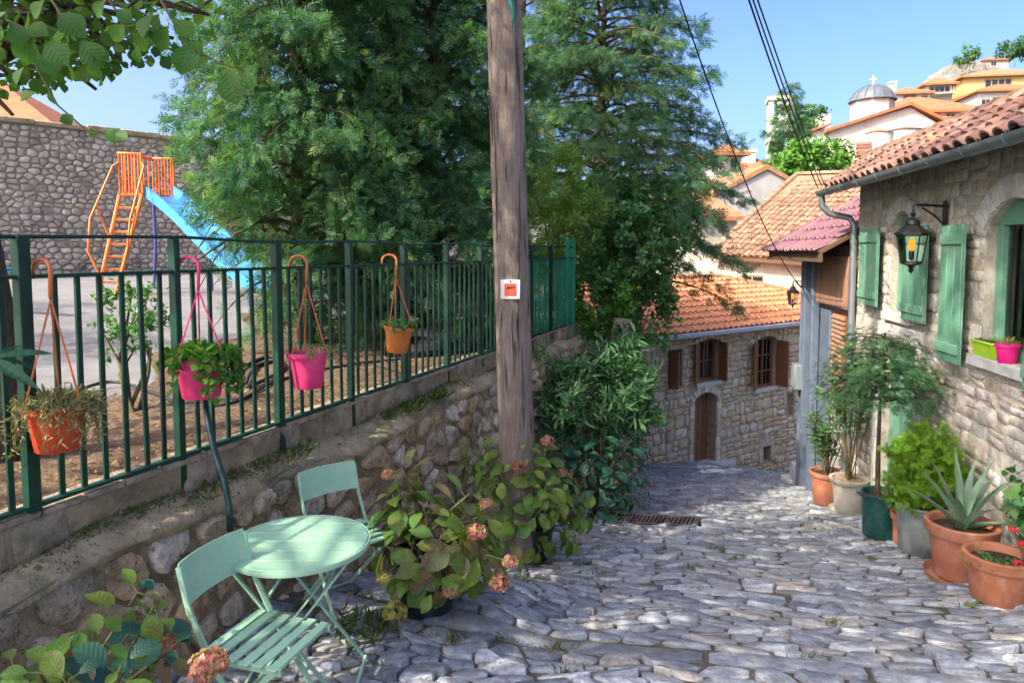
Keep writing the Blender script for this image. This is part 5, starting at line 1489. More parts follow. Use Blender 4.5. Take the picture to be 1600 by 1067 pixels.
# ------------------------------------------------------------------ bistro table and chairs
M_mint = surf('mint_enamel', [(.285, .50, .35), (.30, .52, .365), (.27, .485, .335)], rough=.42, spec=.45, grain=.07, gscale=9, stain=(.35, .53, .39), sscale=7, samt=.35, bump=.06, bscale=50, speck=((.22, .20, .12), 55, .2))
def table(c, ztop, ang):
    zb = ztop - .71; t = thing('bistro_table', 'round mint green folding bistro table with a slatted top', 'table', (c.x, c.y, zb))
    rr = .325; n = 6; w = 2 * rr / n
    U = V((math.cos(ang), math.sin(ang), 0)); W = V((-U.y, U.x, 0)); F = Frame((c.x, c.y, 0), U, V((0, 0, 1)), W)
    for i in range(n):
        y0, y1 = -rr + .012 + i * (2 * rr - .024) / n + .004, -rr + .012 + (i + 1) * (2 * rr - .024) / n - .004
        r = rr - .012; k = 8; pts = []
        ys = [y0 + (y1 - y0) * j / k for j in range(k + 1)]
        pts = [(math.sqrt(max(0, r * r - y * y)), y) for y in ys] + [(-math.sqrt(max(0, r * r - y * y)), y) for y in reversed(ys)]
        mb = MB(); mb.cur = rnd(); mb.prism([F(x, y, ztop - .016) for x, y in pts], V((0, 0, .016))); mb.build('top_slat', M_mint, t, bevel=.0025)
    mb = MB(); mb.lathe([(rr - .008, -.024), (rr, -.024), (rr + .002, -.008), (rr, .0), (rr - .007, -.001), (rr - .008, -.024)], V((c.x, c.y, ztop)), 48); mb.build('rim', M_mint, t)
    mb = MB(); 
    for y in (-.16, .16): mb.bar(F(-.26, y, ztop - .028), F(.26, y, ztop - .028), .025, .02)
    mb.build('under_bar', M_mint, t)
    for s, nm in ((1, 'leg'), (-1, 'leg')):
        wd = .20 if s > 0 else .175
        for y in (-wd, wd):
            mb = MB(); mb.bar(F(-.25 * s, y, ztop - .035), F(.27 * s, y * 1.05, zb), .022, .010, W); mb.build('leg', M_mint, t, bevel=.002)
        mb = MB(); mb.bar(F(.262 * s, -wd, zb + .03), F(.262 * s, wd, zb + .03), .012, .012); mb.bar(F(-.12 * s, -wd, ztop - .22), F(-.12 * s, wd, ztop - .22), .012, .012); mb.build('stretcher', M_mint, t)
tc = PX(468, 845, 3.2); table(tc, tc.z, R(2))

def chair(p, zf, fwd, label):
    """folding bistro chair: fwd points out over the seat's front"""
    f = V((fwd[0], fwd[1], 0)).normalized(); s = V((f.y, -f.x, 0)); Z = V((0, 0, 1))
    t = thing('bistro_chair', label, 'chair', (p.x, p.y, zf), 'mint bistro chairs')
    def q(a, b, z): return V((p.x, p.y, zf)) + f * a + s * b + Z * z
    wd = .168
    # seat slats across
    for i in range(6):
        a = -.16 + i * .064; zz = .45 + .008 * math.cos(i * 1.1) - (.012 if i in (0, 5) else 0)
        mb = MB(); mb.cur = rnd()
        mb.hexa([q(a, -wd - .015, zz), q(a + .045, -wd - .015, zz), q(a + .045, wd + .015, zz), q(a, wd + .015, zz), q(a, -wd - .015, zz + .010), q(a + .045, -wd - .015, zz + .010), q(a + .045, wd + .015, zz + .010), q(a, wd + .015, zz + .010)])
        mb.build('seat_slat', M_mint, t, bevel=.003)
    for b in (-wd, wd):
        mb = MB(); mb.bar(q(-.165, b * .97, .432), q(.215, b * .97, .437), .010, .026, s); mb.build('seat_rail', M_mint, t)
    # long frames: front foot up to the backrest; short frames: rear foot to the seat front
    for b in (-wd - .018, wd + .018):
        mb = MB(); pts = [q(.21, b, .0), q(-.09, b, .435), q(-.19, b, .62), q(-.235, b, .79)]
        for a_, b_ in zip(pts, pts[1:]): mb.bar(a_, b_, .009, .026, s)
        mb.build('back_leg', M_mint, t)
    for b in (-wd + .012, wd - .012):
        mb = MB(); mb.bar(q(-.27, b, .0), q(.19, b, .44), .009, .024, s); mb.build('front_leg', M_mint, t)
    for (a, z, w) in ((-.245, .03, wd - .012), (.185, .035, wd + .018), (-.005, .285, wd), ):
        mb = MB(); mb.tube([q(a, -w, z), q(a, w, z)], .006, 6); mb.build('stretcher', M_mint, t)
    # backrest panel, gently curved
    n = 10; vs = []
    for off in (0, -.006):
        for i in range(n + 1):
            u = -1 + 2 * i / n; cv = -.03 * (1 - u * u)
            for (z, k) in ((.640, -.201), (.654, -.204), (.79, -.238), (.805, -.242)):
                ww = (wd + .022) * (1 if .65 < z < .80 else .965)
                vs.append(q(k + cv + off + .008, u * ww, z))
    m = 4; mb = MB(); h = (n + 1) * m
    fs = [(i * m + j, (i + 1) * m + j, (i + 1) * m + j + 1, i * m + j + 1) for i in range(n) for j in range(3)]
    fs += [tuple(h + k for k in f_[::-1]) for f_ in fs]
    fs += [(i * m, i * m + h, (i + 1) * m + h, (i + 1) * m) for i in range(n)] + [(i * m + 3, (i + 1) * m + 3, (i + 1) * m + 3 + h, i * m + 3 + h) for i in range(n)]
    fs += [(j, j + 1, j + 1 + h, j + h) for j in range(3)] + [(n * m + j, n * m + j + h, n * m + j + 1 + h, n * m + j + 1) for j in range(3)]
    mb.add(vs, fs); mb.build('backrest', M_mint, t, angle=30)
    return t
f1 = V((.95, -.32, 0)); p1 = V((-1.246, 2.85, 0)) + f1 * .235
chair(p1, -2.03, f1, 'nearer mint green folding chair, its back towards the retaining wall')
f2 = V((.68, -.73, 0)); p2 = V((-1.13, 4.22, 0)) + f2 * .235
chair(p2, -2.125, f2, 'farther mint green folding chair between the table and the retaining wall')

# ------------------------------------------------------------------ hanging pots on the fence
M_terra = surf('terracotta_plastic', [(.31, .115, .065), (.34, .13, .072)], rough=.6, spec=.35, grain=.12, gscale=9, stain=(.44, .29, .21), sscale=7, samt=.5, bump=.15)
def plastic(name, c, r=.45): return surf(name, [c], rough=r, spec=.45, grain=.08, gscale=8, stain=tuple(min(1, x * .75 + .1) for x in c), sscale=8, samt=.3, bump=.06)
M_pink1 = plastic('hot_pink_plastic', (.82, .05, .20)); M_red1 = plastic('red_orange_plastic', (.62, .075, .02)); M_or1 = plastic('orange_brown_plastic', (.55, .165, .03)); M_hook = plastic('orange_hook', (.58, .15, .04))
M_potsoil = surf('potting_soil', [(.045, .03, .02)], rough=.98, grain=.5, gscale=30, bump=1, bscale=60)
def pot_profile(rt, rb, h, th=.006, rim=.012, riml=.03):
    return [(rb * .2, 0), (rb, 0), (rb + .004, .006), (rb + (rt - rb) * .5, h * .5), (rt - .004, h - riml), (rt + rim * .6, h - riml), (rt + rim, h - .006), (rt + rim * .8, h), (rt - .002, h), (rt - th, h - .01), (rb + (rt - rb) * .6, h * .6)]
def hanging(x, ytop, ybot, wpx, hooky, mp, mh, label, seed, tilt=0):
    u = (x - 800) / FPX; d = 3.235 / (.389 - u); k = d / FPX; o = KF(0, 0, 0)
    nn = wpx * k * .40 + .02; d = (3.235 - 1.073 * nn) / (.389 - u); k = d / FPX
    c = PX(x, ybot, d)
    rt = wpx * k / 2 * .93; h = (ybot - ytop) * k
    t = thing('hanging_pot', label, 'hanging pot', c, 'hanging pots on the fence')
    T = Matrix.Rotation(tilt, 3, 'Y')
    mb = MB(); mb.lathe(pot_profile(rt, rt * .70, h), c, 32, T); pot_ = mb.build('pot', mp, t, angle=50)
    mb = MB(); mb.lathe([(rt * .93, h * .86), (rt * .5, h * .88), (.001, h * .9)], c, 20, T); mb.build('soil', M_potsoil, t)
    hk = PX(x, hooky, d); hz = hk.z
    top_ = V((c.x, c.y, hz - .13))
    rail = KF((V((c.x, c.y, 0)) - o).dot(WDIR), 0, 0)
    for i in range(3):
        a = R(90 + 120 * i + 25); e = c + T @ V((rt * math.cos(a), rt * math.sin(a), h))
        mb = MB(); mb.tube([e, top_], .0045, 5); mb.build('hanger_strand', mh, t)
    rx = V((rail.x, rail.y, 0)) - V((c.x, c.y, 0)); dist = rx.length
    rd = rx.normalized(); tz = -.09
    pts = []
    b = top_
    pts = [b, b + V((0, 0, .03))]
    for i in range(8):
        a = math.pi * i / 7; ctr = V((c.x, c.y, tz)) + rd * dist * .5
        pts.append(ctr - rd * math.cos(a) * dist * .58 + V((0, 0, math.sin(a) * .05)))
    pts.append(V((rail.x, rail.y, tz - .035)) + rd * .012)
    mb = MB(); mb.tube(pts, [.007] + [.0095] * 8 + [.009, .006], 8); mb.build('hook', mh, t, angle=180)
    return t, c, rt, h
HP = [hanging(90, 628, 702, 92, 420, M_red1, M_hook, 'red orange hanging pot with trailing succulent, leftmost on the fence', 1),
      hanging(315, 556, 620, 84, 415, M_pink1, M_pink1, 'pink hanging pot with bushy green plant and pink hook', 2),
      hanging(482, 549, 605, 65, 412, M_pink1, M_hook, 'pink hanging pot with sparse seedlings and orange hook', 3),
      hanging(620, 509, 550, 48, 408, M_or1, M_hook, 'tilted orange brown hanging pot nearest the utility pole', 4, R(6))]

# ------------------------------------------------------------------ pots along the right-hand wall
M_stonepot = surf('cream_pot', [(.46, .43, .37)], rough=.75, grain=.12, gscale=9, stain=(.34, .31, .26), sscale=5, samt=.5, bump=.2)
M_gpot = plastic('dark_green_plastic', (.006, .055, .05), .4); M_bpot = plastic('black_green_plastic', (.006, .02, .022), .4)
M_tub = surf('galvanised_tub', [(.28, .31, .31)], rough=.4, metal=.55, spec=.5, grain=.25, gscale=8, stain=(.12, .16, .15), sscale=6, samt=.6, bump=.2)
def gpt(x, y):
    """point on the street under the photograph's x, y"""
    d = 6.0
    for _ in range(40):
        p = PX(x, y, d); d += (p.z - zg(p.x, p.y)) * 1.2
        d = max(2, min(20, d))
    p = PX(x, y, d); p.z = zg(p.x, p.y); return p
def floor_pot(x, y, wpx, hpx, mp, label, rb=.72, rim=.022, riml=.06, saucer=False, handles=False, soil=.90, name='flower_pot', push=0, msoil=None):
    g = gpt(x, y); k = g.y / FPX
    r = wpx * k / 2; h = hpx * k
    c = V((g.x, g.y + r * rb * .8 + push, 0)); c.x = g.x * c.y / g.y
    c.z = zg(c.x, c.y) + .045
    c.x = min(c.x, house_x(c.y) - r * .8) if c.y < 9.3 else c.x
    t = thing(name, label, 'plant pot', c, 'pots along the house wall')
    mb = MB(); mb.lathe(pot_profile(r - rim, r * rb, h, .012, rim, riml), c, 40); pt_ = mb.build('pot', mp, t, angle=50)
    mb = MB(); mb.lathe([(r * .93 - rim, h * soil), (r * .5, h * (soil + .02)), (.001, h * (soil + .03))], c, 24); mb.build('soil', msoil or M_potsoil, t)
    if saucer: mb = MB(); mb.lathe([(0, -.03), (r * .9, -.03), (r * .98, .02), (r * .96, .02), (r * .86, -.015), (0, -.015)], c, 36); mb.build('saucer', mp, t)
    if handles:
        for s in (-1, 1):
            mb = MB(); e = c + V((s * (r - .005), 0, h - .03)); mb.tube([e + V((0, -.06, 0)), e + V((s * .035, -.05, .012)), e + V((s * .035, .05, .012)), e + V((0, .06, 0))], .011, 6); mb.build('handle', mp, t)
    return t, c, r, h
FP = {}
FP['oleander'] = floor_pot(1291, 793, 56, 52, M_terra, 'orange terracotta pot farthest down the wall, holding an oleander', push=.1)
FP['white'] = floor_pot(1325, 805, 61, 54, M_stonepot, 'cream urn shaped pot beside the orange oleander pot', rb=.66, rim=.035, riml=.05, saucer=True, soil=.93, msoil=surf('bark_chips', [(.36, .25, .16)], rough=.95, grain=.5, gscale=40, bump=1, bscale=50))
FP['fir'] = floor_pot(1378, 847, 68, 72, M_gpot, 'dark green tub with two handles holding the little conifer', rb=.86, rim=.012, riml=.025, handles=True, soil=.88)
FP['small'] = floor_pot(1411, 857, 42, 50, M_terra, 'small terracotta pot squeezed between the green tub and the metal tub', rb=.7, soil=.82)
FP['thuja'] = floor_pot(1437, 873, 82, 80, M_tub, 'grey metal tub holding the bright green thuja', rb=.74, rim=.010, riml=.02)
FP['aloe'] = floor_pot(1499, 914, 110, 90, M_terra, 'large terracotta pot holding the aloe', rb=.68, rim=.028, riml=.085, saucer=True, soil=.86)
FP['rose'] = floor_pot(1558, 952, 108, 76, M_terra, 'wide terracotta pot at the right edge, nearest the camera', rb=.72, rim=.026, riml=.07, soil=.82)

# window pots on the larger window's sill
M_lime = plastic('lime_plastic', (.38, .62, .03)); M_mag = plastic('magenta_plastic', (.72, .01, .22))
def sill_pots():
    zt = W2[2] - .003
    u0 = hu(1552); c = HF(u0, zt, .12)
    s = HF(W2[1] - .10, zt, .02)
    t = thing('window_box', 'lime green oblong planter on the larger window sill', 'planter', HF(W2[1] - .02, zt + .0, .02))
    mb = MB(); a, b = W2[1] + .06, W2[1] - .28
    mb.hexa([HF(b + .015, zt, -.055), HF(a - .015, zt, -.055), HF(a - .015, zt, .05), HF(b + .015, zt, .05), HF(b, zt + .13, -.065), HF(a, zt + .13, -.065), HF(a, zt + .13, .07), HF(b, zt + .13, .07)]); mb.build('box', M_lime, t, bevel=.008)
    mb = MB(); HF.box(mb, b - .008, a + .008, zt + .118, zt + .136, -.072, .078); mb.build('rim', M_lime, t, bevel=.004)
    mb = MB(); HF.box(mb, b + .015, a - .015, zt + .1365, zt + .139, -.05, .055); mb.build('soil', M_potsoil, t)
    c = HF(W2[1] - .42, zt, .01); t2 = thing('sill_pot', 'small magenta pot beside the lime planter on the window sill', 'plant pot', c)
    mb = MB(); mb.lathe(pot_profile(.085, .062, .15, .005, .008, .022), c, 24); mb.build('pot', M_mag, t2, angle=50)
    mb = MB(); mb.lathe([(.076, .135), (.001, .14)], c, 16); mb.build('soil', M_potsoil, t2)
    return c, HF((a + b) / 2, zt + .14, 0)
SILL = sill_pots()

# ------------------------------------------------------------------ lanterns
M_bulb = glow('warm_bulb', (1.0, .24, .02), .75); M_lglass = clear_glass('lantern_glass')
def lantern(top, wallp, s, label, hang):
    """six-sided lantern; top = its finial, wallp = where the bracket meets the wall"""
    t = thing('wall_lantern', label, 'lantern', wallp)
    n = 6; c = top
    def ring(r, z): return [c + V((r * math.cos(2 * math.pi * (k + .5) / n), r * math.sin(2 * math.pi * (k + .5) / n), z)) for k in range(n)]
    mb = MB(); mb.lathe([(.004, .0), (.022, -.015), (.012, -.04), (.03, -.055), (.05, -.07), (.055, -.10), (.035, -.105)], c, 12)
    mb.v = [tuple(c + (V(v) - c) * s) for v in mb.v]; mb.build('cap', M_black, t)
    r1, r2, r3 = ring(.045 * s, -.10 * s), ring(.125 * s, -.17 * s), ring(.075 * s, -.40 * s)
    mb = MB(); mb.add(r1 + r2, [(i, (i + 1) % n, n + (i + 1) % n, n + i) for i in range(n)]); r2b = ring(.125 * s, -.185 * s); mb.add(r2 + r2b, [(i, (i + 1) % n, n + (i + 1) % n, n + i) for i in range(n)]); mb.build('roof', M_black, t, smooth=False)
    r2 = ring(.108 * s, -.186 * s)
    for i in range(n):
        mb = MB(); mb.tube([r2[i], r3[i]], .006 * s, 5); mb.build('glazing_bar', M_black, t)
        mb = MB(); mb.quad(r2[i].lerp(c, 0) , r2[(i + 1) % n], r3[(i + 1) % n], r3[i]); mb.build('pane', M_lglass, t, smooth=False)
    mb = MB()
    for r_, in ((r2,), (r3,)):
        for i in range(n): mb.bar(r_[i], r_[(i + 1) % n], .012 * s, .012 * s)
    mb.build('ring', M_black, t)
    mb = MB(); mb.lathe([(.075, -.401), (.078, -.415), (.03, -.43), (.014, -.45), (.022, -.465), (.004, -.49)], c, 12); mb.v = [tuple(c + (V(v) - c) * s) for v in mb.v]; mb.build('base', M_black, t)
    mb = MB(); mb.lathe([(.004, -.385), (.02, -.37), (.02, -.32), (.016, -.31)], c, 10); mb.v = [tuple(c + (V(v) - c) * s) for v in mb.v]; mb.build('lamp_holder', M_black, t)
    mb = MB(); mb.lathe([(.012, -.31), (.022, -.285), (.026, -.255), (.018, -.22), (.002, -.205)], c, 12); mb.v = [tuple(c + (V(v) - c) * s) for v in mb.v]; mb.build('bulb', M_bulb, t)
    dv = wallp - c
    mb = MB(); mb.tube([c + V((0, 0, -.02 * s)), c + V((0, 0, .05 * s)), c.lerp(wallp, .15) + V((0, 0, .055 * s)), c.lerp(wallp, 1) + V((0, 0, .04 * s - dv.z))], .011 * s, 7); mb.tube([wallp + V((0, 0, -.12 * s)), c.lerp(wallp, .6) + V((0, 0, -.03 * s - dv.z * .6)), c.lerp(wallp, .25) + V((0, 0, .03 * s - dv.z * .25))], .008 * s, 6); mb.build('bracket', M_black, t, angle=80)
    return t
wp = HF(hu(1480), .34, .012); lt = HF(hu(1480) - .02, .36, .33)
tl_ = lantern(lt, wp, 1.2, 'large black wall lantern with a lit bulb between the green shutters', True)
mb = MB(); HF.box(mb, hu(1480) - .03, hu(1480) + .03, .16, .46, .0355, .055); mb.build('wall_plate', M_black, tl_, bevel=.006)
wp2 = GF(12.15, -.60, .12); lantern(wp2 + HN * .16 + V((0, 0, .02)), wp2, .85, 'small black lantern on the corner of the boarded house', True)

# ------------------------------------------------------------------ overhead cables
M_cable = surf('cable', [(.02, .02, .022)], rough=.6)
def cable(a, b, sag, r, label):
    pts = [a.lerp(b, i / 24) + V((0, 0, -sag * 4 * (i / 24) * (1 - i / 24))) for i in range(25)]
    mb = MB(); mb.tube(pts, r, 6); setp(mb.build('cable', M_cable, None, angle=180), label, 'cable', 'overhead cables')
e = HF(U_END + .1, .80, ov + .02)
cable(PX(1150, -60, 4.2), PX(1278, 294, 9.0), .06, .007, 'leftmost of the three cables running down to the gutter end')
cable(PX(1156, -60, 4.2), PX(1284, 291, 9.2), .05, .006, 'middle of the three cables running down to the gutter end')
cable(PX(1163, -60, 4.2), PX(1288, 289, 9.3), .03, .006, 'rightmost of the three cables running down to the gutter end')
cable(PX(1042, -60, 5.0), PX(1256, 452, 11.9), .35, .007, 'single sagging cable that ends at the small lantern')
cable(GF(12.1, -.72, .2), GF(b0 + .1, -.70, .2), .02, .006, 'thin cable strung level under the brown boards')
# ------------------------------------------------------------------ leaves and bark
M_bark = surf('bark', [(.13, .09, .065)], rough=.95, grain=.5, gscale=8, stretch=(5, 5, 1), stain=(.07, .055, .04), sscale=4, samt=.6, bump=1, bscale=18)
M_twig = surf('twig', [(.12, .10, .05)], rough=.85, grain=.3)
M_stem = surf('green_stem', [(.13, .15, .05)], rough=.7, grain=.25)
M_cyp = leafmat('cypress_spray', [(.035, .115, .060), (.062, .165, .068), (.095, .205, .065), (.045, .145, .082), (.16, .25, .055)], trans=.42, rough=.55, spec=.3)
M_cyp2 = leafmat('cedar_spray', [(.035, .110, .060), (.058, .150, .068), (.085, .180, .060), (.045, .135, .078), (.14, .21, .05)], trans=.42, rough=.55, spec=.3)
M_olive = leafmat('olive_spray', [(.09, .14, .04), (.14, .19, .05), (.20, .22, .06), (.24, .22, .07)], trans=.45, rough=.55, spec=.3)
M_laurel = leafmat('laurel_leaf', [(.042, .135, .050), (.068, .190, .058), (.105, .245, .065), (.055, .165, .065), (.20, .32, .07)], trans=.42, rough=.4, spec=.4)
M_oleander = leafmat('oleander_leaf', [(.035, .11, .045), (.055, .15, .055), (.085, .20, .07), (.15, .25, .09)], trans=.28, rough=.4, spec=.4)
M_yg = leafmat('young_leaf', [(.10, .20, .04), (.15, .27, .05), (.22, .33, .06), (.28, .36, .08)], trans=.45, rough=.45)
M_mulb = leafmat('mulberry_leaf', [(.045, .13, .025), (.07, .17, .03), (.11, .23, .04), (.17, .29, .05)], trans=.5, rough=.45)
M_mulb_o = leafmat('mulberry_leaf_near', [(.05, .15, .025), (.08, .20, .035), (.12, .26, .045)], trans=.5, rough=.42, by='obj')
M_hyd = leafmat('hydrangea_leaf', [(.075, .18, .03), (.12, .25, .035), (.19, .28, .045), (.065, .16, .035), (.23, .27, .055), (.10, .21, .035)], trans=.32, rough=.45, by='obj', spot=(.15, .13, .04))
M_hydf = leafmat('fading_hydrangea_leaf', [(.10, .19, .035), (.20, .19, .06), (.25, .17, .095), (.12, .18, .05), (.17, .14, .085), (.24, .22, .06)], trans=.3, rough=.5, by='obj', spot=(.17, .10, .06))
M_hydd = leafmat('dark_hydrangea_leaf', [(.022, .080, .052), (.035, .11, .062), (.05, .145, .07), (.028, .095, .065)], trans=.22, rough=.35, by='obj', spec=.5)
M_shoot = leafmat('dark_shoot_leaf', [(.012, .05, .03), (.02, .075, .04)], trans=.2, rough=.6, by='obj', spec=.2)
M_petal = leafmat('hydrangea_petal', [(.40, .12, .12), (.46, .22, .17), (.44, .34, .15), (.34, .10, .09), (.52, .30, .22), (.40, .36, .12)], trans=.35, rough=.6)
M_petalg = leafmat('green_hydrangea_petal', [(.38, .36, .08), (.46, .44, .13), (.50, .38, .16), (.34, .36, .07)], trans=.35, rough=.6)
M_petald = leafmat('dry_hydrangea_petal', [(.30, .12, .09), (.36, .20, .11), (.42, .16, .14), (.30, .20, .09)], trans=.3, rough=.7)
M_thuja = leafmat('thuja_spray', [(.09, .20, .012), (.13, .27, .018), (.17, .31, .03), (.07, .16, .012)], trans=.38, rough=.5)
M_fir = leafmat('fir_spray', [(.03, .10, .035), (.045, .13, .045), (.06, .15, .05)], trans=.22, rough=.5)
M_aloe = surf('aloe_skin', [(.11, .20, .12), (.14, .235, .145), (.10, .18, .12)], rough=.45, spec=.4, grain=.15, gscale=14, stretch=(3, 3, 1), stain=(.19, .27, .19), sscale=22, samt=.35, bump=.1)
M_succ = leafmat('succulent', [(.20, .24, .07), (.30, .30, .11), (.32, .25, .12), (.16, .21, .06)], trans=.15, rough=.5)
M_red = leafmat('red_petal', [(.60, .01, .02), (.70, .03, .05)], trans=.3, rough=.5)
M_lush = leafmat('lush_leaf', [(.05, .16, .02), (.08, .22, .03), (.11, .26, .035), (.16, .24, .04)], trans=.35, rough=.42)

T_frond3 = frond(5, .07, .5, .25, 3); T_frond = frond(6, .10, .52, .22, 1); T_frond2 = frond(4, .13, .5, .1, 2)
T_broad = fold(.72, .16, .10, 4, .42); T_lance = fold(.20, .12, .05, 3, .5); T_oval = fold(.5, .12, .06, 3, .5); T_heart = fold(.78, .22, .12, 5, .33)

def branch_tree(name, label, base, H, Rm, z0, nbr, nsp, ssize, mat, T, rtrunk=.16, droop=.45, rise=.25, shape=.65, seed=1, lean=(0, 0), cat='conifer', group=None, twist=.35, keep=None, bark=None, flat=.5, rmin=.18, low=.55, lw=1.0):
    """trunk, limbs and a crown of sprays hung along the limbs"""
    r = np.random.default_rng(seed); b = np.array(base, dtype=float)
    t = thing(name, label, cat, base, group)
    mb = MB(); m = 12
    ax = lambda h: b + np.array([lean[0] * h / H + .05 * math.sin(h * .9 + seed), lean[1] * h / H + .05 * math.cos(h * .8), h])
    mb.tube([V(ax(H * i / m - (.3 if i == 0 else 0)).tolist()) for i in range(m + 1)], [max(.012, rtrunk * (1 - i / m) ** .8 * (1.25 if i == 0 else 1)) for i in range(m + 1)], 9)
    mb.build('trunk', bark or M_bark, t, angle=180)
    P, D, N, S, TT = [], [], [], [], []; lim = MB()
    for i in range(nbr):
        f = ((i + r.random()) / nbr) ** .9; h = z0 + (H - z0) * f
        prof = Rm * max(rmin * (1 - f), ((1 - f) ** shape)) * (low + (1 - low) * min(1, f / .18))
        L = prof * r.uniform(.72, 1.12); a = i * 2.399963 + r.uniform(-.4, .4)
        out = np.array([math.cos(a), math.sin(a), 0]); sd_ = np.array([-out[1], out[0], 0]); o = ax(h)
        rs = rise * r.uniform(.5, 1.4); dr = droop * r.uniform(.7, 1.3)
        fp = lambda s: o + out * L * s + np.array([0, 0, 1]) * L * (rs * s - dr * s * s) + sd_ * L * .08 * math.sin(3 * s + i)
        pts = [V(fp(s).tolist()) for s in np.linspace(0, .92, 6)]
        lim.tube(pts, [max(.004, (.010 + .013 * L) * (1 - .85 * k / 5)) for k in range(6)], 5, False)
        k = max(4, int(nsp * (L / Rm) ** 1.3 * r.uniform(.7, 1.2)))
        s = .18 + .85 * r.random(k) ** .75
        lat = (r.random(k) * 2 - 1) * (1.02 - s * .72) * .48 * L * lw
        pos = o + out * L * s[:, None] + np.array([0, 0, 1]) * (L * (rs * s - dr * s * s))[:, None] + sd_ * lat[:, None] + r.normal(size=(k, 3)) * .06 * np.array([1, 1, .8])
        pos[:, 2] -= np.abs(lat) * .25
        dd = out * .9 + sd_ * (lat / (.3 * L + .05))[:, None] * .7 + np.array([0, 0, -.35]) + r.normal(size=(k, 3)) * twist
        nn = np.array([0, 0, 1]) * flat + out * .5 + r.normal(size=(k, 3)) * .45
        P.append(pos); D.append(dd); N.append(nn); S.append(ssize * r.uniform(.65, 1.25, k)); TT.append(np.clip(r.normal(.45 + r.uniform(-.38, .40), .18, k), 0, 1))
    P, D, N, S, TT = (np.concatenate(q) for q in (P, D, N, S, TT))
    if keep is not None:
        mk = keep(P); P, D, N, S, TT = P[mk], D[mk], N[mk], S[mk], TT[mk]
    lim.build('limbs', bark or M_bark, t, angle=180, kind='stuff')
    scatter('crown', T, P, D, N, S, mat, t, TT)
    return t

slide_side = lambda P: behind(P) & (P[:, 0] > -3.0 - np.maximum(-.3, P[:, 2]) * .85 - rng.random(len(P)) * .22)
behind = lambda P: (P[:, 0] < -2.08 + .389 * (P[:, 1] - 2.97) - .06) | (P[:, 2] > .15) | (P[:, 1] > 11)
branch_tree('cypress_tree', 'broad blue green conifer behind the fence, left of the utility pole', (-2.45, 8.3, -1.1), 8.4, 1.8, .15, 240, 215, .172, M_cyp, T_frond3, droop=.85, rise=.6, seed=3, rtrunk=.10, keep=slide_side, low=.5, lw=.7, twist=.6, flat=.2)
branch_tree('cypress_tree', 'dense conifer behind the fence, its branches touching the utility pole', (-1.05, 9.4, -1.1), 8.6, 1.8, .10, 240, 215, .177, M_cyp, T_frond3, droop=.85, rise=.6, seed=5, rtrunk=.11, keep=behind, low=.9, lw=.7, twist=.6, flat=.2)
branch_tree('cypress_tree', 'conifer further back in the playground between the slide and the nearer trees', (-2.5, 13.6, -.9), 9.5, 2.1, .4, 150, 130, .25, M_cyp, T_frond3, droop=.6, rise=.5, seed=8, rtrunk=.16, low=.7, lw=.8, twist=.6, flat=.2)
branch_tree('pine_tree', 'tall open crowned pine whose thin twigs overlap the sky at top left', (-4.6, 13.5, -.85), 10.5, 3.0, 4.4, 60, 60, .24, M_cyp, T_frond2, droop=.2, rise=.3, seed=21, rtrunk=.14, low=.9, shape=.5)
branch_tree('cedar_tree', 'tall spreading conifer right of the utility pole, reaching over the far roofs', (1.75, 13.6, -3.0), 9.7, 3.2, 2.3, 190, 210, .21, M_cyp2, T_frond3, droop=.5, rise=.45, shape=.62, seed=12, rtrunk=.16, low=.7, lw=.75, twist=.5, flat=.3)
branch_tree('cedar_tree', 'conifer seen just behind the pole with sky showing through its top', (.2, 15.0, -1.6), 9.2, 2.0, 2.6, 60, 100, .24, M_olive, T_frond3, droop=.3, rise=.4, seed=14, rtrunk=.13, low=.7, lw=.8)

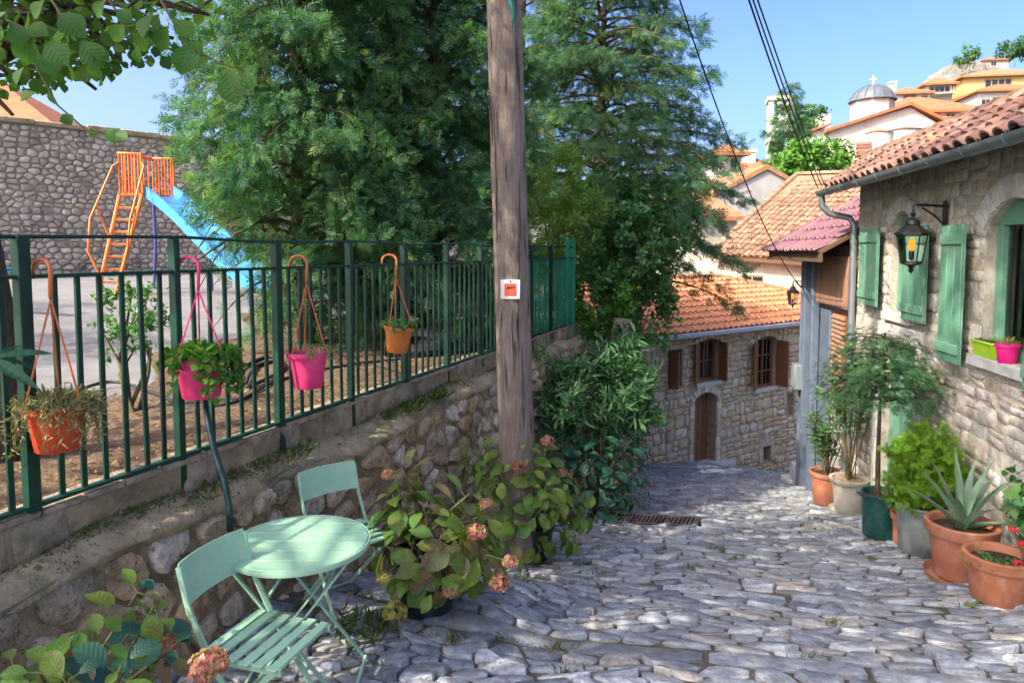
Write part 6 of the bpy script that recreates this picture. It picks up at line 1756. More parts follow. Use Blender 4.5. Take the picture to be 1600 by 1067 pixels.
def bush(name, label, lobes, nleaf, size, mat, T, seed=1, stems=10, base=None, cat='shrub', stemmat=None, droop=0, lsc=1.0, jit=.5, top=None, r_stem=.012, shell=.55, cl=26):
    """leafy shrub: leaves in sprigs spread through a set of uneven lobes (centre, radii)"""
    r = np.random.default_rng(seed); base = V(base)
    t = thing(name, label, cat, base)
    P, D, N, S, TT = [], [], [], [], []; st = MB()
    tot = sum(q[1][0] * q[1][1] * q[1][2] for q in lobes)
    for (c, rad) in lobes:
        c = np.array(c); rad = np.array(rad); n = max(1, int(nleaf / cl * rad.prod() / tot))
        v = r.normal(size=(n, 3)); v /= np.linalg.norm(v, axis=1, keepdims=True)
        rr = shell + (1.05 - shell) * r.random(n) ** .6
        cc = c + v * rad * rr[:, None]
        for j in range(n):
            k = r.integers(int(cl * .6), int(cl * 1.4)); ax = v[j] * .8 + np.array([0, 0, .5 - droop]) + r.normal(size=3) * .35; ax /= np.linalg.norm(ax)
            s = r.random(k); pos = cc[j] + ax * (s[:, None] - .3) * size * 3.0 + r.normal(size=(k, 3)) * size * .25
            ang = r.random(k) * 6.283; p1 = np.cross(ax, [.3, .2, 1.0]); p1 /= np.linalg.norm(p1) + 1e-6; p2 = np.cross(ax, p1)
            d = ax * .55 + (p1 * np.cos(ang)[:, None] + p2 * np.sin(ang)[:, None]) * .9 + np.array([0, 0, -droop])
            P.append(pos); D.append(d + r.normal(size=(k, 3)) * .15); N.append(ax + r.normal(size=(k, 3)) * jit); S.append(size * lsc * r.uniform(.6, 1.2, k)); TT.append(np.clip(r.normal(.45 + r.uniform(-.2, .3), .17, k), 0, 1))
        for j in range(min(n, max(2, stems // len(lobes)))):
            e = V(cc[j].tolist()); m_ = base.lerp(e, .5) + V((uni(-.1, .1), uni(-.1, .1), .12 * (e - base).length))
            st.tube([base + V((uni(-.06, .06), uni(-.06, .06), -.05)), m_, e], [r_stem * 1.4, r_stem, r_stem * .4], 5, False)
    P, D, N, S, TT = (np.concatenate(q) for q in (P, D, N, S, TT))
    st.build('stems', stemmat or M_twig, t, angle=180)
    scatter('foliage', T, P, D, N, S, mat, t, TT)
    return t

# laurels and shrubs in the bed beyond the fence corner
def L(x, y, d, rx, ry, rz): p = PX(x, y, d); return (tuple(p), (rx, ry, rz))
def zbed(x, y):
    e = 1.75 + (y - 10.9) * .26
    return zg(x, y) + .15 + (2.1 - .12 * (y - 11)) * smooth01(.1, 2.2, e - x)
sheet('planting_bed', zbed, lambda y: -4, lambda y: 1.75 + (y - 10.9) * .26, 10.95, 19, 24, 30, M_terrain)
bush('laurel_bush', 'big glossy laurel beside the corner of the green fence', [L(985, 395, 11.6, .75, .6, .75), L(935, 470, 11.3, .55, .5, .6), L(1040, 340, 12.2, .6, .5, .5), L(1010, 500, 11.6, .45, .4, .5), L(960, 330, 12, .6, .5, .5)], 15000, .10, M_laurel, T_oval, 31, 20, PX(975, 590, 11.6), lsc=1.1)
bush('laurel_bush', 'light green young laurel just right of the utility pole', [L(860, 280, 11.0, .5, .4, .5), L(895, 340, 11.0, .5, .4, .45), L(858, 370, 10.9, .4, .3, .4)], 4200, .085, M_yg, T_lance, 32, 14, PX(868, 480, 11.0), lsc=1.5)
bush('laurel_bush', 'sunlit yellow green sprigs low in front of the big laurel', [L(962, 478, 10.9, .22, .2, .2), L(935, 500, 10.9, .2, .2, .16)], 900, .09, M_lush, T_oval, 33, 6, PX(962, 560, 10.9), lsc=1.2)
bush('ivy_stump', 'ivy covered stump under the laurel beyond the fence corner', [L(965, 545, 10.6, .28, .25, .35)], 900, .07, M_laurel, T_broad, 34, 4, PX(965, 600, 10.6), droop=.4)
p0 = PX(968, 600, 10.62); mb = MB(); mb.tube([p0 + V((0, 0, -.5)), p0 + V((.02, 0, .1)), p0 + V((.0, .02, .6)), p0 + V((.05, .05, 1.0))], [.2, .17, .15, .14], 10)
t = bpy.data.objects['ivy_stump']; mb.build('stump', surf('pale_bark', [(.24, .22, .18)], rough=.95, grain=.4, gscale=6, stretch=(8, 8, 1), bump=1, bscale=20), t, angle=180)
bush('oleander_bush', 'dark oleander leaning over the street right of the pole', [L(935, 615, 9.0, .55, .4, .30), L(985, 640, 9.0, .35, .35, .38), L(900, 650, 8.6, .4, .35, .3), L(965, 570, 9.3, .35, .3, .25)], 5200, .12, M_oleander, T_lance, 35, 16, PX(930, 790, 9.0), lsc=1.35)
bush('shrub', 'low weeds on the wall top between the pole and the fence corner', [L(880, 585, 8.9, .2, .3, .14), L(850, 560, 8.6, .12, .25, .12)], 900, .06, M_laurel, T_lance, 36, 4, PX(870, 610, 8.8), lsc=1.2)

# sapling behind the fence, between the first two hanging pots
bush('sapling', 'thin young tree with small dark leaves behind the fence near the soil', [L(200, 480, 4.9, .16, .16, .18), L(225, 520, 4.9, .15, .15, .15), L(185, 530, 4.9, .12, .12, .14), L(215, 450, 4.9, .10, .10, .10)], 1000, .045, M_laurel, T_oval, 37, 10, V((PX(207, 600, 4.9).x, 4.9, zp(-2.6, 4.9))), lsc=1.0, r_stem=.012)

# ------------------------------------------------------------------ broadleaf tree at the left, its crown over the terrace
def mulberry():
    b = V((-2.78, 3.75, -1.2)); t = thing('mulberry_tree', 'broadleaf tree at the left edge whose branches hang into the top of the view', 'tree', b)
    mb = MB(); mb.tube([b + V((0, 0, -.2)), b + V((.05, -.02, .4)), b + V((.01, .0, .9)), b + V((-.12, .04, 1.6)), b + V((-.1, -.1, 2.6)), b + V((.1, -.3, 3.8))], [.13, .105, .09, .085, .07, .04], 10); mb.build('trunk', M_bark, t, angle=180)
    fork = b + V((-.1, 0, 2.1)); r = np.random.default_rng(77); lim = MB()
    P, D, N, S, TT = [], [], [], [], []
    ends = [V((-2.9, 2.4, 2.0)), V((-2.2, 1.3, 2.5)), V((-3.6, 3.2, 2.3)), V((-1.6, 2.0, 2.9)), V((-2.6, .5, 2.7)), V((-3.2, 4.6, 2.1)), V((-1.7, 3.4, 3.0)), V((-3.4, 1.1, 3.3)), V((-2.4, 2.9, 3.6)), V((-4.0, .2, 2.9)), V((-3.0, 3.4, 1.75)), V((-2.55, 3.3, 1.45)), V((-3.9, 4.6, 2.2)), V((-5.0, 5.0, 2.6)), V((-3.3, -.8, 3.1))]
    ends += [PX(x_, y_, d_) for x_, y_, d_ in ((20, 30, 3.3), (70, 80, 3.5), (130, 40, 3.2), (180, 90, 3.4), (230, 30, 3.3), (30, 130, 3.6), (270, 60, 3.6), (110, 110, 3.7), (20, 180, 3.6), (310, 20, 3.4), (60, 20, 2.9), (200, 10, 3.0), (150, 140, 3.9))]
    rq = random.Random(5)
    ends += [V((rq.uniform(-4.8, -1.6), rq.uniform(.2, 4.2), rq.uniform(3.0, 4.3))) for _ in range(16)] + [V((rq.uniform(-4.2, -1.4), rq.uniform(4.2, 6.6), rq.uniform(3.0, 4.3))) for _ in range(13)]
    for e in ends:
        mid = fork.lerp(e, .5) + V((uni(-.2, .2), uni(-.2, .2), .25)); lim.tube([fork, mid, e], [.045, .028, .009], 6, False)
        for _ in range(8 if e.x < -2.75 or proj(e)[1] > -40 else 5):
            q = mid.lerp(e, uni(.1, 1.1)); e2 = q + V((random.gauss(0, .38), random.gauss(0, .38), random.gauss(-.06, .2))); px_, py_, pf_ = proj(e2)
            if pf_ < .3 or not (-60 < px_ < 1660) or py_ < 100 - max(0, px_ - 60) * .2: lim.tube([q, q.lerp(e2, .5) + V((0, 0, .05)), e2], [.008, .005, .002], 4, False)
            k = 15; s = r.random(k); qq = np.array(q); ee = np.array(e2)
            P.append(qq + (ee - qq) * s[:, None] * 1.15 + r.normal(size=(k, 3)) * .09); D.append((ee - qq) * .8 + r.normal(size=(k, 3)) * .35 + np.array([0, 0, -.25])); N.append(np.array([0, 0, 1]) + r.normal(size=(k, 3)) * .5); S.append(r.uniform(.04, .08, k)); TT.append(r.random(k))
    P, D, N, S, TT = (np.concatenate(q) for q in (P, D, N, S, TT))
    # keep the sight lines free that the photograph shows free
    keep = np.ones(len(P), bool)
    for i, p in enumerate(P):
        x, y, f = proj(p)
        if f > .1 and -60 < x < 1660 and -40 < y < 1100:
            if y > 140 - max(0, x - 60) * .25 or x > 360 or f < 1.6: keep[i] = False
    P, D, N, S, TT = P[keep], D[keep], N[keep], S[keep], TT[keep]
    lim.build('limbs', M_bark, t, angle=180, kind='stuff')
    scatter('crown', T_heart, P, D, N, S, M_mulb, t, TT)
    # the nearest twigs, leaf by leaf
    lm = mesh_from('leaf', T_heart[0].tolist(), T_heart[1], M_mulb_o, None, True, 180)
    def twig(pts, leaves):
        q = [PX(*p_) for p_ in pts]; mb = MB(); mb.tube(q, [.0055 - .004 * i / (len(q) - 1) for i in range(len(q))], 5); mb.build('twig', M_twig, t, angle=180)
        for (x, y, d, dx, dy, s) in leaves:
            p_ = PX(x, y, d); e = PX(x + dx, y + dy, d + uni(-.05, .05)); dr_ = (e - p_); L_ = dr_.length
            o = copy_obj(lm, p_, t, basis_quat(dr_, V((uni(-.5, .5), -1, uni(.1, .9)))), L_ * uni(.62, .95))
    twig([(40, 60, 2.6), (60, 110, 2.6), (90, 165, 2.6), (140, 208, 2.6), (190, 212, 2.6)], [(38, 105, 2.6, -22, 28, 1), (58, 145, 2.6, -40, 10, 1), (80, 135, 2.6, 0, 36, 1), (98, 178, 2.6, 16, 20, 1), (140, 200, 2.6, 12, 20, 1), (165, 200, 2.6, 22, 22, 1), (180, 208, 2.6, 24, 12, 1), (60, 85, 2.6, 28, 30, 1)])
    twig([(240, -20, 2.5), (290, 70, 2.5), (345, 100, 2.5), (385, 112, 2.5)], [(355, 108, 2.5, 14, 62, 1), (382, 110, 2.5, 12, 34, 1), (300, 66, 2.5, -26, 58, 1), (285, 62, 2.5, 44, 26, 1), (262, 40, 2.5, -22, 52, 1), (330, 92, 2.5, -40, 20, 1), (240, 20, 2.5, -30, 40, 1), (270, 30, 2.5, 36, 30, 1)])
    twig([(60, -30, 2.4), (120, 60, 2.4), (150, 95, 2.4)], [(70, 0, 2.4, -36, 40, 1), (90, 20, 2.4, 40, 34, 1), (110, 48, 2.4, -40, 30, 1), (125, 62, 2.4, 36, 44, 1), (148, 92, 2.4, 0, 46, 1), (140, 80, 2.4, 44, 16, 1), (100, 40, 2.4, -10, 55, 1)])
    twig([(-20, 20, 2.3), (30, 40, 2.3), (70, 62, 2.3)], [(0, 28, 2.3, -10, 54, 1), (20, 36, 2.3, 20, 52, 1), (45, 48, 2.3, -8, 58, 1), (70, 62, 2.3, 34, 38, 1), (10, 20, 2.3, -40, 18, 1), (40, 44, 2.3, 40, 6, 1)])
    twig([(150, -30, 2.6), (190, 30, 2.6), (215, 70, 2.6)], [(165, 0, 2.6, -30, 40, 1), (180, 15, 2.6, 36, 26, 1), (195, 36, 2.6, -30, 38, 1), (205, 50, 2.6, 30, 36, 1), (214, 70, 2.6, 0, 40, 1)])
mulberry()

# tall trees outside the left of the view: their shade lies over the street and the right-hand wall
for k_, (x_, y_, h_, r_, z_, lab_) in enumerate(((-5.4, -.6, 9.5, 3.0, 4.0, 'tall broadleaf tree left of the viewer that shades the street'), (-3.6, .9, 10.5, 2.9, 5.2, 'tallest broadleaf tree left of the viewer that shades the house wall'))):
    branch_tree('shade_tree', lab_, (x_, y_, -1.1), h_, r_, z_, 60, (34, 52)[k_], .20, M_mulb, T_heart, droop=.2, rise=.35, shape=.4, seed=41 + k_, rtrunk=.16, low=.9, cat='tree')
for k_, (x_, y_, h_) in enumerate(((-12.5, 7.0, 7.0), (-9.3, 4.8, 6.5))):
    branch_tree('playground_tree', ('tall conifer left of the view whose shadow falls by the slide', 'conifer left of the view whose shadow reaches the fence')[k_], (x_, y_, -.9), h_, 1.9, 1.0, 60, 45, .34, M_cyp, T_frond3, seed=140 + k_, low=.8)

# ------------------------------------------------------------------ hydrangeas
def floret_head(c, r, mat, parent, seed, n=80):
    q = np.random.default_rng(seed); v = q.normal(size=(n, 3)); v /= np.linalg.norm(v, axis=1, keepdims=True); v[:, 2] = np.abs(v[:, 2]) * 1.0 - .35
    v /= np.linalg.norm(v, axis=1, keepdims=True)
    pet = tmpl([(0, 0, 0), (.5, .42, .10), (1, 0, .02), (.5, -.42, .10)], [(0, 3, 2, 1)])
    P, D, N, S, TT = [], [], [], [], []
    for i in range(n):
        ctr = np.array(c) + v[i] * r * q.uniform(.72, 1.1) * np.array([1, 1, .82]); a0 = q.random() * 6.28; e1 = np.cross(v[i], [.3, .5, .8]); e1 /= np.linalg.norm(e1); e2 = np.cross(v[i], e1); tt = q.random()
        for k in range(4):
            a = a0 + k * math.pi / 2; P.append(ctr); D.append(e1 * math.cos(a) + e2 * math.sin(a) + v[i] * .15); N.append(v[i] + q.normal(size=3) * .45); S.append(r * .36 * q.uniform(.8, 1.2)); TT.append(np.clip(tt + q.normal(0, .08), 0, 1))
    return scatter('flower_head', pet, P, D, N, S, mat, parent, TT)

def hydrangea(name, label, base, stems, mats, lsize, heads, seed, pairs=5, drop=.3):
    """woody stems with opposite pairs of big leaves, each leaf a piece of its own"""
    base = V(base); t = thing(name, label, 'hydrangea', base); r = random.Random(seed)
    meshes = [mesh_from('leaf', fold(w, cu, .10, 5, .42)[0].tolist(), fold(w, cu, .10, 5, .42)[1], m, None, True, 180) for m in mats for w, cu in ((.62, .18), (.68, .34))]
    for si, tip in enumerate(stems):
        tip = V(tip); b = base + V((r.uniform(-.09, .09), r.uniform(-.07, .07), 0)); mid = b.lerp(tip, .55) + V((0, 0, .10 * (tip - b).length))
        pts = [b, b.lerp(mid, .5) + V((0, 0, .03)), mid, mid.lerp(tip, .55), tip]
        mb = MB(); mb.tube(pts, [.009, .008, .007, .006, .005], 6); mb.build('stem', M_stem if si % 2 else M_twig, t, angle=180)
        axis = (tip - mid).normalized(); a0 = r.random() * 6.28
        for k in range(pairs):
            s = 1 - k * .20; q = mid.lerp(tip, s) if s > 0 else b.lerp(mid, 1 + s)
            e1 = axis.orthogonal().normalized(); e2 = axis.cross(e1); a = a0 + k * 1.57
            for sg in (0, math.pi):
                o = e1 * math.cos(a + sg) + e2 * math.sin(a + sg)
                dr = (o + axis * r.uniform(.1, .55) * (1.6 if k == 0 else 1) + V((0, 0, -drop * r.uniform(.4, 1.5)))).normalized()
                ls = lsize * r.uniform(.75, 1.25) * (.6 if k == 0 else 1)
                p_ = q + o * .01; mb_ = p_ + dr * (ls * .22)
                copy_obj(r.choice(meshes), mb_, t, basis_quat(dr, axis * .8 + V((0, -.45, .6)) + V((r.gauss(0, .25), r.gauss(0, .25), 0))), ls)
                if r.random() < .5:
                    m2 = MB(); m2.tube([q, mb_ + dr * ls * .05], .0022, 4, False); m2.build('leaf_stalk', M_stem, t)
    for i, (c, rr, m) in enumerate(heads):
        c = V(c); mb = MB(); mb.tube([base.lerp(c, .55) + V((0, 0, .05)), base.lerp(c, .8) + V((0, 0, .03)), c], .004, 5); mb.build('flower_stalk', M_stem, t, angle=180)
        floret_head(c, rr * .9, m, t, seed * 31 + i)
    return t
def sp_(x, y, d): return PX(x, y, d)
# the potted one by the table
hb = gpt(660, 978); hc = hb + V((0, .18, 0)); hc.z = zg(hc.x, hc.y) + .03
pt1 = thing('flower_pot', 'black plastic pot under the fading hydrangea beside the table', 'plant pot', hc)
mb = MB(); mb.lathe(pot_profile(.19, .15, .34, .008, .012, .03), hc, 32); mb.build('pot', M_bpot, pt1, angle=50)
mb = MB(); mb.lathe([(.17, .30), (.001, .31)], hc, 16); mb.build('soil', M_potsoil, pt1)
hd_ = hc.y
hydrangea('hydrangea', 'potted hydrangea with fading brownish leaves and pink heads beside the table', hc + V((0, 0, .30)),
          [sp_(x, y, hd_ + dz) for x, y, dz in ((628, 730, .25), (612, 770, .1), (600, 850, .1), (655, 745, .3), (700, 780, .2), (720, 850, -.2), (760, 860, -.15), (680, 920, -.3), (640, 920, -.2), (800, 840, .1), (660, 790, .0), (735, 770, .1), (690, 840, -.15), (745, 830, -.1), (640, 850, -.1), (700, 900, -.2), (775, 850, .0), (620, 800, .2), (765, 800, .15), (735, 890, -.2), (665, 880, -.25), (790, 880, -.1))],
          (M_hyd, M_hydf, M_hyd), .145, [(sp_(608, 742, hd_ + .1), .045, M_petal), (sp_(745, 832, hd_ - .2), .055, M_petal), (sp_(702, 925, hd_ - .3), .042, M_petal), (sp_(797, 878, hd_ - .2), .046, M_petal), (sp_(780, 912, hd_ - .25), .06, M_petal), (sp_(760, 788, hd_), .045, M_petal), (sp_(618, 955, hd_ - .3), .066, M_petalg), (sp_(600, 903, hd_ - .2), .045, M_petalg)], 5, drop=.55)
# the one in front of the pole
pb2 = gpt(835, 885); pb2.y += .15
pd2 = pb2.y
pt2 = thing('flower_pot', 'black plastic pot under the green hydrangea in front of the pole', 'plant pot', pb2)
mb = MB(); mb.lathe(pot_profile(.17, .14, .28, .008, .012, .03), pb2 + V((0, 0, .03)), 28); mb.build('pot', M_bpot, pt2, angle=50)
mb = MB(); mb.lathe([(.15, .27), (.001, .28)], pb2 + V((0, 0, .0)), 16); mb.build('soil', M_potsoil, pt2)
hydrangea('hydrangea', 'green hydrangea with rusty dried heads in front of the utility pole', pb2 + V((0, 0, .26)),
          [sp_(x, y, pd2 + dz) for x, y, dz in ((735, 700, .0), (770, 690, -.1), (750, 720, -.2), (820, 690, -.2), (780, 740, -.3), (860, 750, -.3), (840, 800, -.35), (800, 810, -.3), (880, 770, -.2), (720, 690, .2), (800, 720, -.2), (850, 700, -.1), (880, 735, .1), (910, 780, .05), (885, 820, -.1), (845, 860, -.2), (760, 745, -.1), (790, 775, -.2), (830, 760, -.25), (725, 720, .1), (865, 790, -.2), (900, 840, -.1), (925, 800, .0))],
          (M_hyd, M_hyd, M_hyd), .13, [(sp_(855, 690, pd2 - .2), .062, M_petald), (sp_(812, 730, pd2 - .3), .068, M_petald), (sp_(878, 738, pd2 - .1), .045, M_petald)], 9, drop=.35)
# the dark one by the drain
pb3 = gpt(930, 815); pb3.y += .3; pb3.z = zg(pb3.x, pb3.y) + .02
pd3 = pb3.y
hydrangea('hydrangea', 'dark leaved hydrangea spilling over the cobbles by the drain', pb3,
          [sp_(x, y, pd3 + dz) for x, y, dz in ((865, 660, .1), (900, 640, .2), (940, 670, .0), (985, 690, .0), (1000, 730, -.1), (960, 720, -.2), (915, 710, -.2), (880, 720, -.1), (935, 760, -.3), (980, 765, -.2), (1005, 690, .2), (900, 770, -.2), (955, 650, .2), (880, 690, .0), (1010, 760, .0), (970, 800, -.3), (930, 790, -.3), (990, 660, .3), (925, 620, .3), (860, 620, .3))],
          (M_hydd, M_hydd, M_hydd), .18, [(sp_(893, 634, pd3), .055, M_petal), (sp_(922, 784, pd3 - .4), .05, M_petald), (sp_(962, 753, pd3 - .3), .035, M_petald)], 13, pairs=5, drop=.3)
# the one at the bottom left
pb4 = V((-1.62, 2.35, zg(-1.6, 2.3) + .05)); pd4 = 2.3
hydrangea('hydrangea', 'hydrangea with purple tinged leaves at the bottom left corner', pb4,
          [sp_(x, y, d) for x, y, d in ((200, 990, 2.35), (130, 1030, 2.2), (160, 1000, 2.3), (230, 1040, 2.2), (90, 1030, 2.2), (250, 930, 2.6), (215, 925, 2.55), (245, 965, 2.5), (60, 1050, 2.1), (190, 1040, 2.1), (270, 1010, 2.4), (20, 1040, 2.2), (110, 1060, 2.05))],
          (M_hydf, M_hyd, M_hydd), .115, [(sp_(325, 1040, 2.15), .062, M_petal), (sp_(262, 1005, 2.45), .04, M_petald)], 17, pairs=3, drop=.25)

# fallen leaves on the soil, the playground and the cobbles
M_litter = leafmat('dry_leaf', [(.22, .13, .06), (.30, .19, .08), (.16, .085, .045), (.34, .25, .11)], trans=.15, rough=.8)
pts = []
for k in range(1500):
    y_ = uni(2.2, 10.5); x_ = fence_x(y_) - .2 - abs(random.gauss(0, 1.1)); pts.append((x_, y_, zp(x_, y_) + .045 if x_ > fence_x(y_) - 1.5 else zp(x_, y_) + .012))
for k in range(170):
    y_ = uni(3.0, 12); x_ = wall_x(y_) + abs(random.gauss(0, .8)) + .05 if rnd() < .6 else uni(wall_x(y_), house_x(y_) - .3); pts.append((x_, y_, zg(x_, y_) + .04))
for k in range(160):
    a_ = uni(along(2.4), along(9)); t_ = uni(.02, .2); q_ = WF(a_, ztop(a_) + .075 * (1 - t_ / .25) + .012, -.22 + t_); pts.append(tuple(q_))
P_ = np.array(pts); n_ = len(P_)
scatter('leaf_litter', fold(.5, .25, .12), P_, np.stack([rng.normal(size=n_), rng.normal(size=n_), rng.normal(0, .12, n_)], 1), np.array([0, 0, 1]) + rng.normal(size=(n_, 3)) * .35, rng.uniform(.025, .06, n_), M_litter, None, kind='stuff')

# dark glossy shoots that lean in at the left edge, nearest the viewer
def edge_plant():
    b = V((-1.75, 1.9, -1.95)); t = thing('leafy_shoots', 'dark glossy long leaves leaning in at the left edge in front of the fence', 'plant', b)
    lm_ = mesh_from('leaf', fold(.17, .22, .05, 6, .5)[0].tolist(), fold(.17, .22, .05, 6, .5)[1], M_shoot, None, True, 180)
    for (x, y, d, lv) in ((-14, 560, 1.95, ((88, -18), (78, 8), (60, 34), (50, -30))),):
        tip = PX(x, y, d); mb = MB(); mb.tube([b, b.lerp(tip, .5) + V((-.06, 0, .05)), tip], [.012, .009, .005], 6); mb.build('stem', M_stem, t, angle=180)
        for (dx, dy) in lv:
            e_ = PX(x + dx, y + dy, d + uni(-.12, .12)); dr_ = e_ - tip; copy_obj(lm_, tip, t, basis_quat(dr_, V((uni(-.3, .3), -.8, .7))), dr_.length)
edge_plant()

# ------------------------------------------------------------------ plants in the hanging pots
def tuft(parent, name, c, r, n, size, mat, T, up=.5, hang=0, seed=1, sz=.35):
    q = np.random.default_rng(seed); v = q.normal(size=(n, 3)); v /= np.linalg.norm(v, axis=1, keepdims=True)
    pos = np.array(c) + v * np.array([r, r, r * sz]) * q.random((n, 1)) ** .5
    d = v * np.array([1, 1, .4]) + np.array([0, 0, up]) + q.normal(size=(n, 3)) * .3
    return scatter(name, T, pos, d, np.array([0, 0, 1]) + q.normal(size=(n, 3)) * .6, size * q.uniform(.6, 1.3, n), mat, parent)
def trail(parent, name, c, r, h, n, mat, T, size, seed, length=(.1, .25), side=None):
    """strands that spill over the rim, leaved along their length"""
    q = np.random.default_rng(seed); P, D, N = [], [], []; mb = MB()
    for i in range(n):
        a = q.random() * 6.28 if side is None else q.normal(side, .6)
        o = np.array([math.cos(a), math.sin(a), 0]); L = q.uniform(*length); b = np.array(c) + o * r * .8 + np.array([0, 0, h])
        pts = []
        for k in range(8):
            s = k / 7; p_ = b + o * (r * .35 * math.sin(min(1, s * 2.2) * 1.57) + .03 * s) + np.array([0, 0, .04 * math.sin(s * 3.1) - L * max(0, s - .15) ** 1.1]) + q.normal(size=3) * .006
            pts.append(p_)
            for _ in range(5): P.append(p_ + q.normal(size=3) * .012); D.append(o * .5 + q.normal(size=3) + np.array([0, 0, -.2])); N.append(o + q.normal(size=3) * .5)
        mb.tube([V(p_.tolist()) for p_ in pts], .002, 4, False)
    mb.build('trailing_stems', M_stem, parent, angle=180)
    return scatter(name, T, P, D, N, size * q.uniform(.6, 1.3, len(P)), mat, parent)
(t1, c1, r1, h1), (t2, c2, r2, h2), (t3, c3, r3, h3), (t4, c4, r4, h4) = HP
tuft(t1, 'foliage', c1 + V((0, 0, h1)), r1 * 1.0, 420, .05, M_succ, T_lance, .5, seed=61)
trail(t1, 'trailing_foliage', c1, r1, h1, 40, M_succ, T_lance, .032, 62, (.06, .24))
tuft(t2, 'foliage', c2 + V((0, 0, h2)), r2 * .95, 300, .06, M_lush, T_broad, .4, seed=63)
trail(t2, 'trailing_foliage', c2, r2, h2, 14, M_lush, T_broad, .042, 64, (.10, .26), side=-.2)
trail(t2, 'trailing_foliage', c2, r2, h2, 8, M_lush, T_broad, .036, 65, (.03, .10), side=3.0)
tuft(t3, 'foliage', c3 + V((0, 0, h3)), r3 * .95, 70, .035, M_succ, T_lance, .7, seed=66)
trail(t3, 'trailing_foliage', c3, r3, h3, 4, M_succ, T_lance, .03, 67, (.02, .06), side=-.2)
tuft(t4, 'foliage', c4 + V((0, 0, h4)), r4 * 1.0, 200, .04, M_laurel, T_oval, .4, seed=68)
trail(t4, 'trailing_foliage', c4, r4, h4, 6, M_laurel, T_oval, .03, 69, (.01, .05), side=-.2)

# ------------------------------------------------------------------ plants in the floor pots (rooted in their pot)
t, c, r, h = FP['oleander']
def wands(parent, c, n, H, spread, mat, T, size, seed, leaves=26, name='foliage', bare=.25):
    q = np.random.default_rng(seed); P, D, N = [], [], []
    mb = MB()
    for i in range(n):
        a = q.random() * 6.28; L = H * q.uniform(.55, 1.05); tip = np.array(c) + np.array([math.cos(a) * spread * q.random() ** .5, math.sin(a) * spread * q.random() ** .5, L]); b = np.array(c) + np.array([q.normal(0, .03), q.normal(0, .03), 0])
        mid = b * .45 + tip * .55 + np.array([0, 0, .05 * L]); pts = [b, (b + mid) / 2, mid, tip]
        mb.tube([V(p_.tolist()) for p_ in pts], [.008, .007, .006, .003], 5, False)
        k = leaves; s = bare + (1 - bare) * q.random(k); ax = (tip - b) / np.linalg.norm(tip - b)
        pos = np.where(s[:, None] < .55, b + (mid - b) * (s / .55)[:, None], mid + (tip - mid) * ((s - .55) / .45)[:, None])
        o = q.normal(size=(k, 3)); o -= (o @ ax)[:, None] * ax; o /= np.linalg.norm(o, axis=1, keepdims=True)
        P.append(pos); D.append(o * .9 + ax * .55); N.append(np.tile(ax, (k, 1)) + q.normal(size=(k, 3)) * .3)
    mb.build('stems', M_twig, parent, angle=180)
    P, D, N = (np.concatenate(z_) for z_ in (P, D, N))
    scatter(name, T, P, D, N, size * q.uniform(.7, 1.25, len(P)), mat, parent)
def plant(name, label, cat, c): return thing(name, label, cat, c)
p_ = plant('oleander', 'pale oleander growing in the orange pot', 'shrub', c + V((0, 0, h * .9))); wands(p_, c + V((0, 0, h * .85)), 16, .95, .34, M_oleander, T_lance, .13, 71, 34, bare=.3)
t, c, r, h = FP['white']
p_ = plant('oleander', 'taller oleander with bare lower stems growing in the cream pot', 'shrub', c + V((0, 0, h * .9))); wands(p_, c + V((0, 0, h * .9)), 15, 1.75, .42, M_oleander, T_lance, .14, 72, 36, bare=.5)
t, c, r, h = FP['fir']
branch_tree('potted_conifer', 'small tiered conifer with a thin bare trunk in the dark green tub', tuple(c + V((0, 0, h * .85))), 1.66, .66, .95, 34, 150, .075, M_fir, T_frond3, rtrunk=.028, droop=.15, rise=.15, shape=.35, seed=73, twist=.3, low=.9, flat=1.2)
t, c, r, h = FP['thuja']
bush('thuja', 'bright yellow green ball thuja in the metal tub', [(tuple(c + V((0, 0, h + .27))), (.27, .25, .30)), (tuple(c + V((.02, 0, h + .42))), (.20, .2, .22)), (tuple(c + V((-.08, -.06, h + .16))), (.22, .18, .18)), (tuple(c + V((.12, -.04, h + .2))), (.2, .18, .2))], 5600, .05, M_thuja, T_frond3, 74, 8, c + V((0, 0, h * .85)), lsc=1.5, jit=.8)
t, c, r, h = FP['aloe']
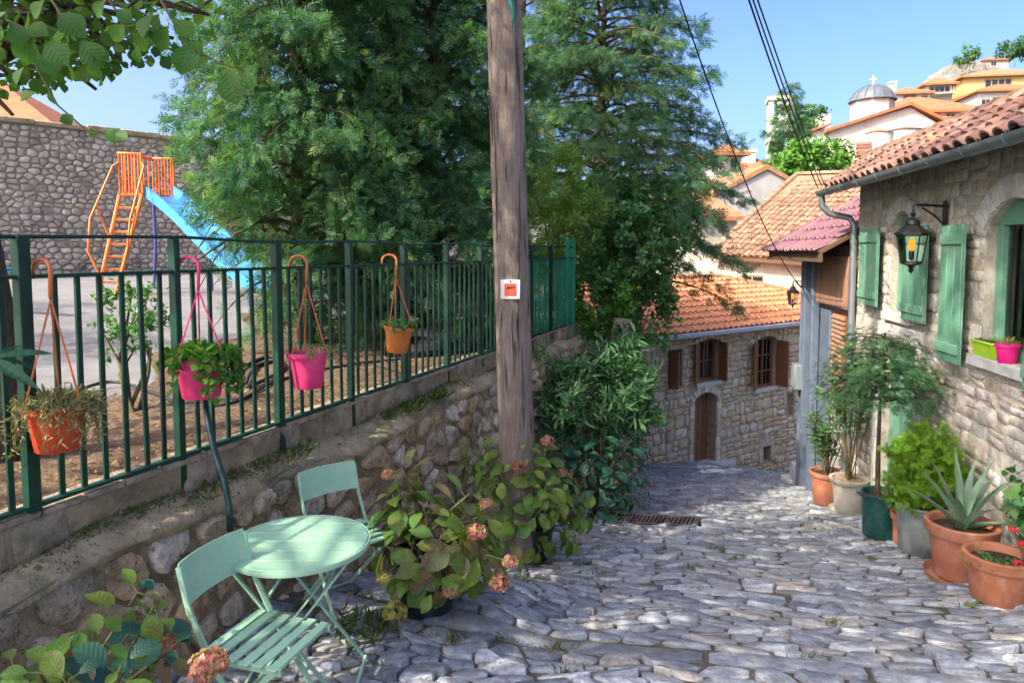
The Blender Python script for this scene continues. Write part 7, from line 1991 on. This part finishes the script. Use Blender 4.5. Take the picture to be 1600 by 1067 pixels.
def aloe(c, label):
    t = thing('aloe', label, 'aloe', c); q = random.Random(75)
    spec = [(-.15, .12, .42, .30), (.26, .05, .45, .2), (.42, -.05, .38, .24), (-.30, -.02, .40, .3), (.02, .16, .5, .06), (.16, -.16, .36, .35), (-.18, -.2, .28, .5), (.34, .18, .30, .5), (-.34, .12, .24, .55), (.05, -.25, .22, .6), (-.06, .02, .47, .05), (.22, .22, .40, .2), (-.24, -.14, .14, .5), (.36, -.22, .12, .45)]
    for i, (dx, dy, dz, cv) in enumerate(spec):
        n = 9; vs = []; d = V((dx, dy, 0)); sd_ = V((-dy, dx, 0)).normalized() if d.length > .01 else V((1, 0, 0)); w0 = .042
        for k in range(n + 1):
            s = k / n; p_ = c + d * (s * 1.15 if cv > .25 else s ** 1.2) + V((0, 0, dz * (s * (1 + cv) - cv * s * s) * 1.15)); w = w0 * (1 - s ** 1.6) + .0015
            out = d.normalized() if d.length > .01 else V((0, 1, 0))
            nrm = V((0, 0, 1)) * .5 - out * .8
            vs += [p_ + sd_ * w + nrm * w * .35, p_ + nrm * w * .02, p_ - sd_ * w + nrm * w * .35, p_ - nrm * w * .45]
        fs = [(k * 4 + j, k * 4 + (j + 1) % 4, (k + 1) * 4 + (j + 1) % 4, (k + 1) * 4 + j) for k in range(n) for j in range(4)] + [tuple(n * 4 + j for j in range(4))]
        mb = MB(); mb.cur = q.random(); mb.add(vs, fs); mb.build('leaf', M_aloe, t, angle=50)
aloe(c + V((0, 0, h * .88)), 'aloe with long curved leaves in the large terracotta pot')
t, c, r, h = FP['rose']
cb = c + V((.18, .02, h * .82))
bush('red_flowering_plant', 'green plant with red flowers in the pot at the right edge', [(tuple(cb + V((.12, -.02, .36))), (.24, .2, .18)), (tuple(cb + V((.2, -.12, .14))), (.18, .18, .14)), (tuple(cb + V((.02, -.05, .22))), (.14, .12, .10))], 900, .075, M_laurel, T_broad, 76, 8, cb, lsc=1.0)
rp = bpy.data.objects['red_flowering_plant']
for i, (x, y) in enumerate(((1583, 828), (1597, 850), (1590, 880))): floret_head(PX(x, y, c.y - .25), .026, M_red, rp, 80 + i, 30)
tuft(rp, 'seedlings', c + V((-.05, -.03, h * .84)), .17, 90, .03, M_laurel, T_broad, .5, seed=77, sz=.1)
cs, cl = SILL
s2 = plant('seedlings', 'grey green seedlings in the magenta sill pot', 'plant', cs + V((0, 0, .14))); tuft(s2, 'foliage', cs + V((0, 0, .16)), .075, 120, .035, M_succ, T_lance, .6, seed=78)
s3 = plant('seedlings', 'tiny seedlings in the lime green planter', 'plant', cl); tuft(s3, 'foliage', cl + V((0, 0, .005)), .10, 60, .025, M_laurel, T_oval, .6, seed=79, sz=.15)
# ------------------------------------------------------------------ far trees
branch_tree('cypress_tree', 'dark feathery tree in front of the white bell tower', tuple(PX(1230, 300, 52)), 8.0, 2.0, .6, 60, 60, .6, M_cyp2, T_frond3, droop=.1, rise=.5, seed=91, rtrunk=.15, low=.9)
bush('lemon_tree', 'bright leafy tree below the church', [L(1270, 258, 48, 2.1, 1.5, 1.1), L(1245, 272, 48, 1.2, 1, .8), L(1300, 268, 48, 1, 1, .7)], 3500, .42, M_lush, T_oval, 92, 8, PX(1270, 310, 48), cat='tree')
bush('shrub', 'dark shrub on the left shoulder of the rock', [L(1511, 90, 128, 1.6, 1.5, 1.1)], 900, .5, M_laurel, T_oval, 93, 4, PX(1511, 105, 128))
bush('pine_tree', 'dark round pine on top of the hill at the right edge', [L(1580, 82, 150, 2.6, 2, 1.5), L(1600, 78, 150, 2.4, 2, 1.4)], 1600, .7, M_cyp2, T_oval, 94, 4, PX(1585, 105, 150), cat='tree')
bush('tree', 'distant green tree between the bell tower and the church', [L(1262, 195, 76, 1.6, 1.5, 1.2), L(1245, 205, 76, 1.2, 1.2, 1.0)], 1200, .5, M_laurel, T_oval, 95, 4, PX(1258, 235, 76), cat='tree')
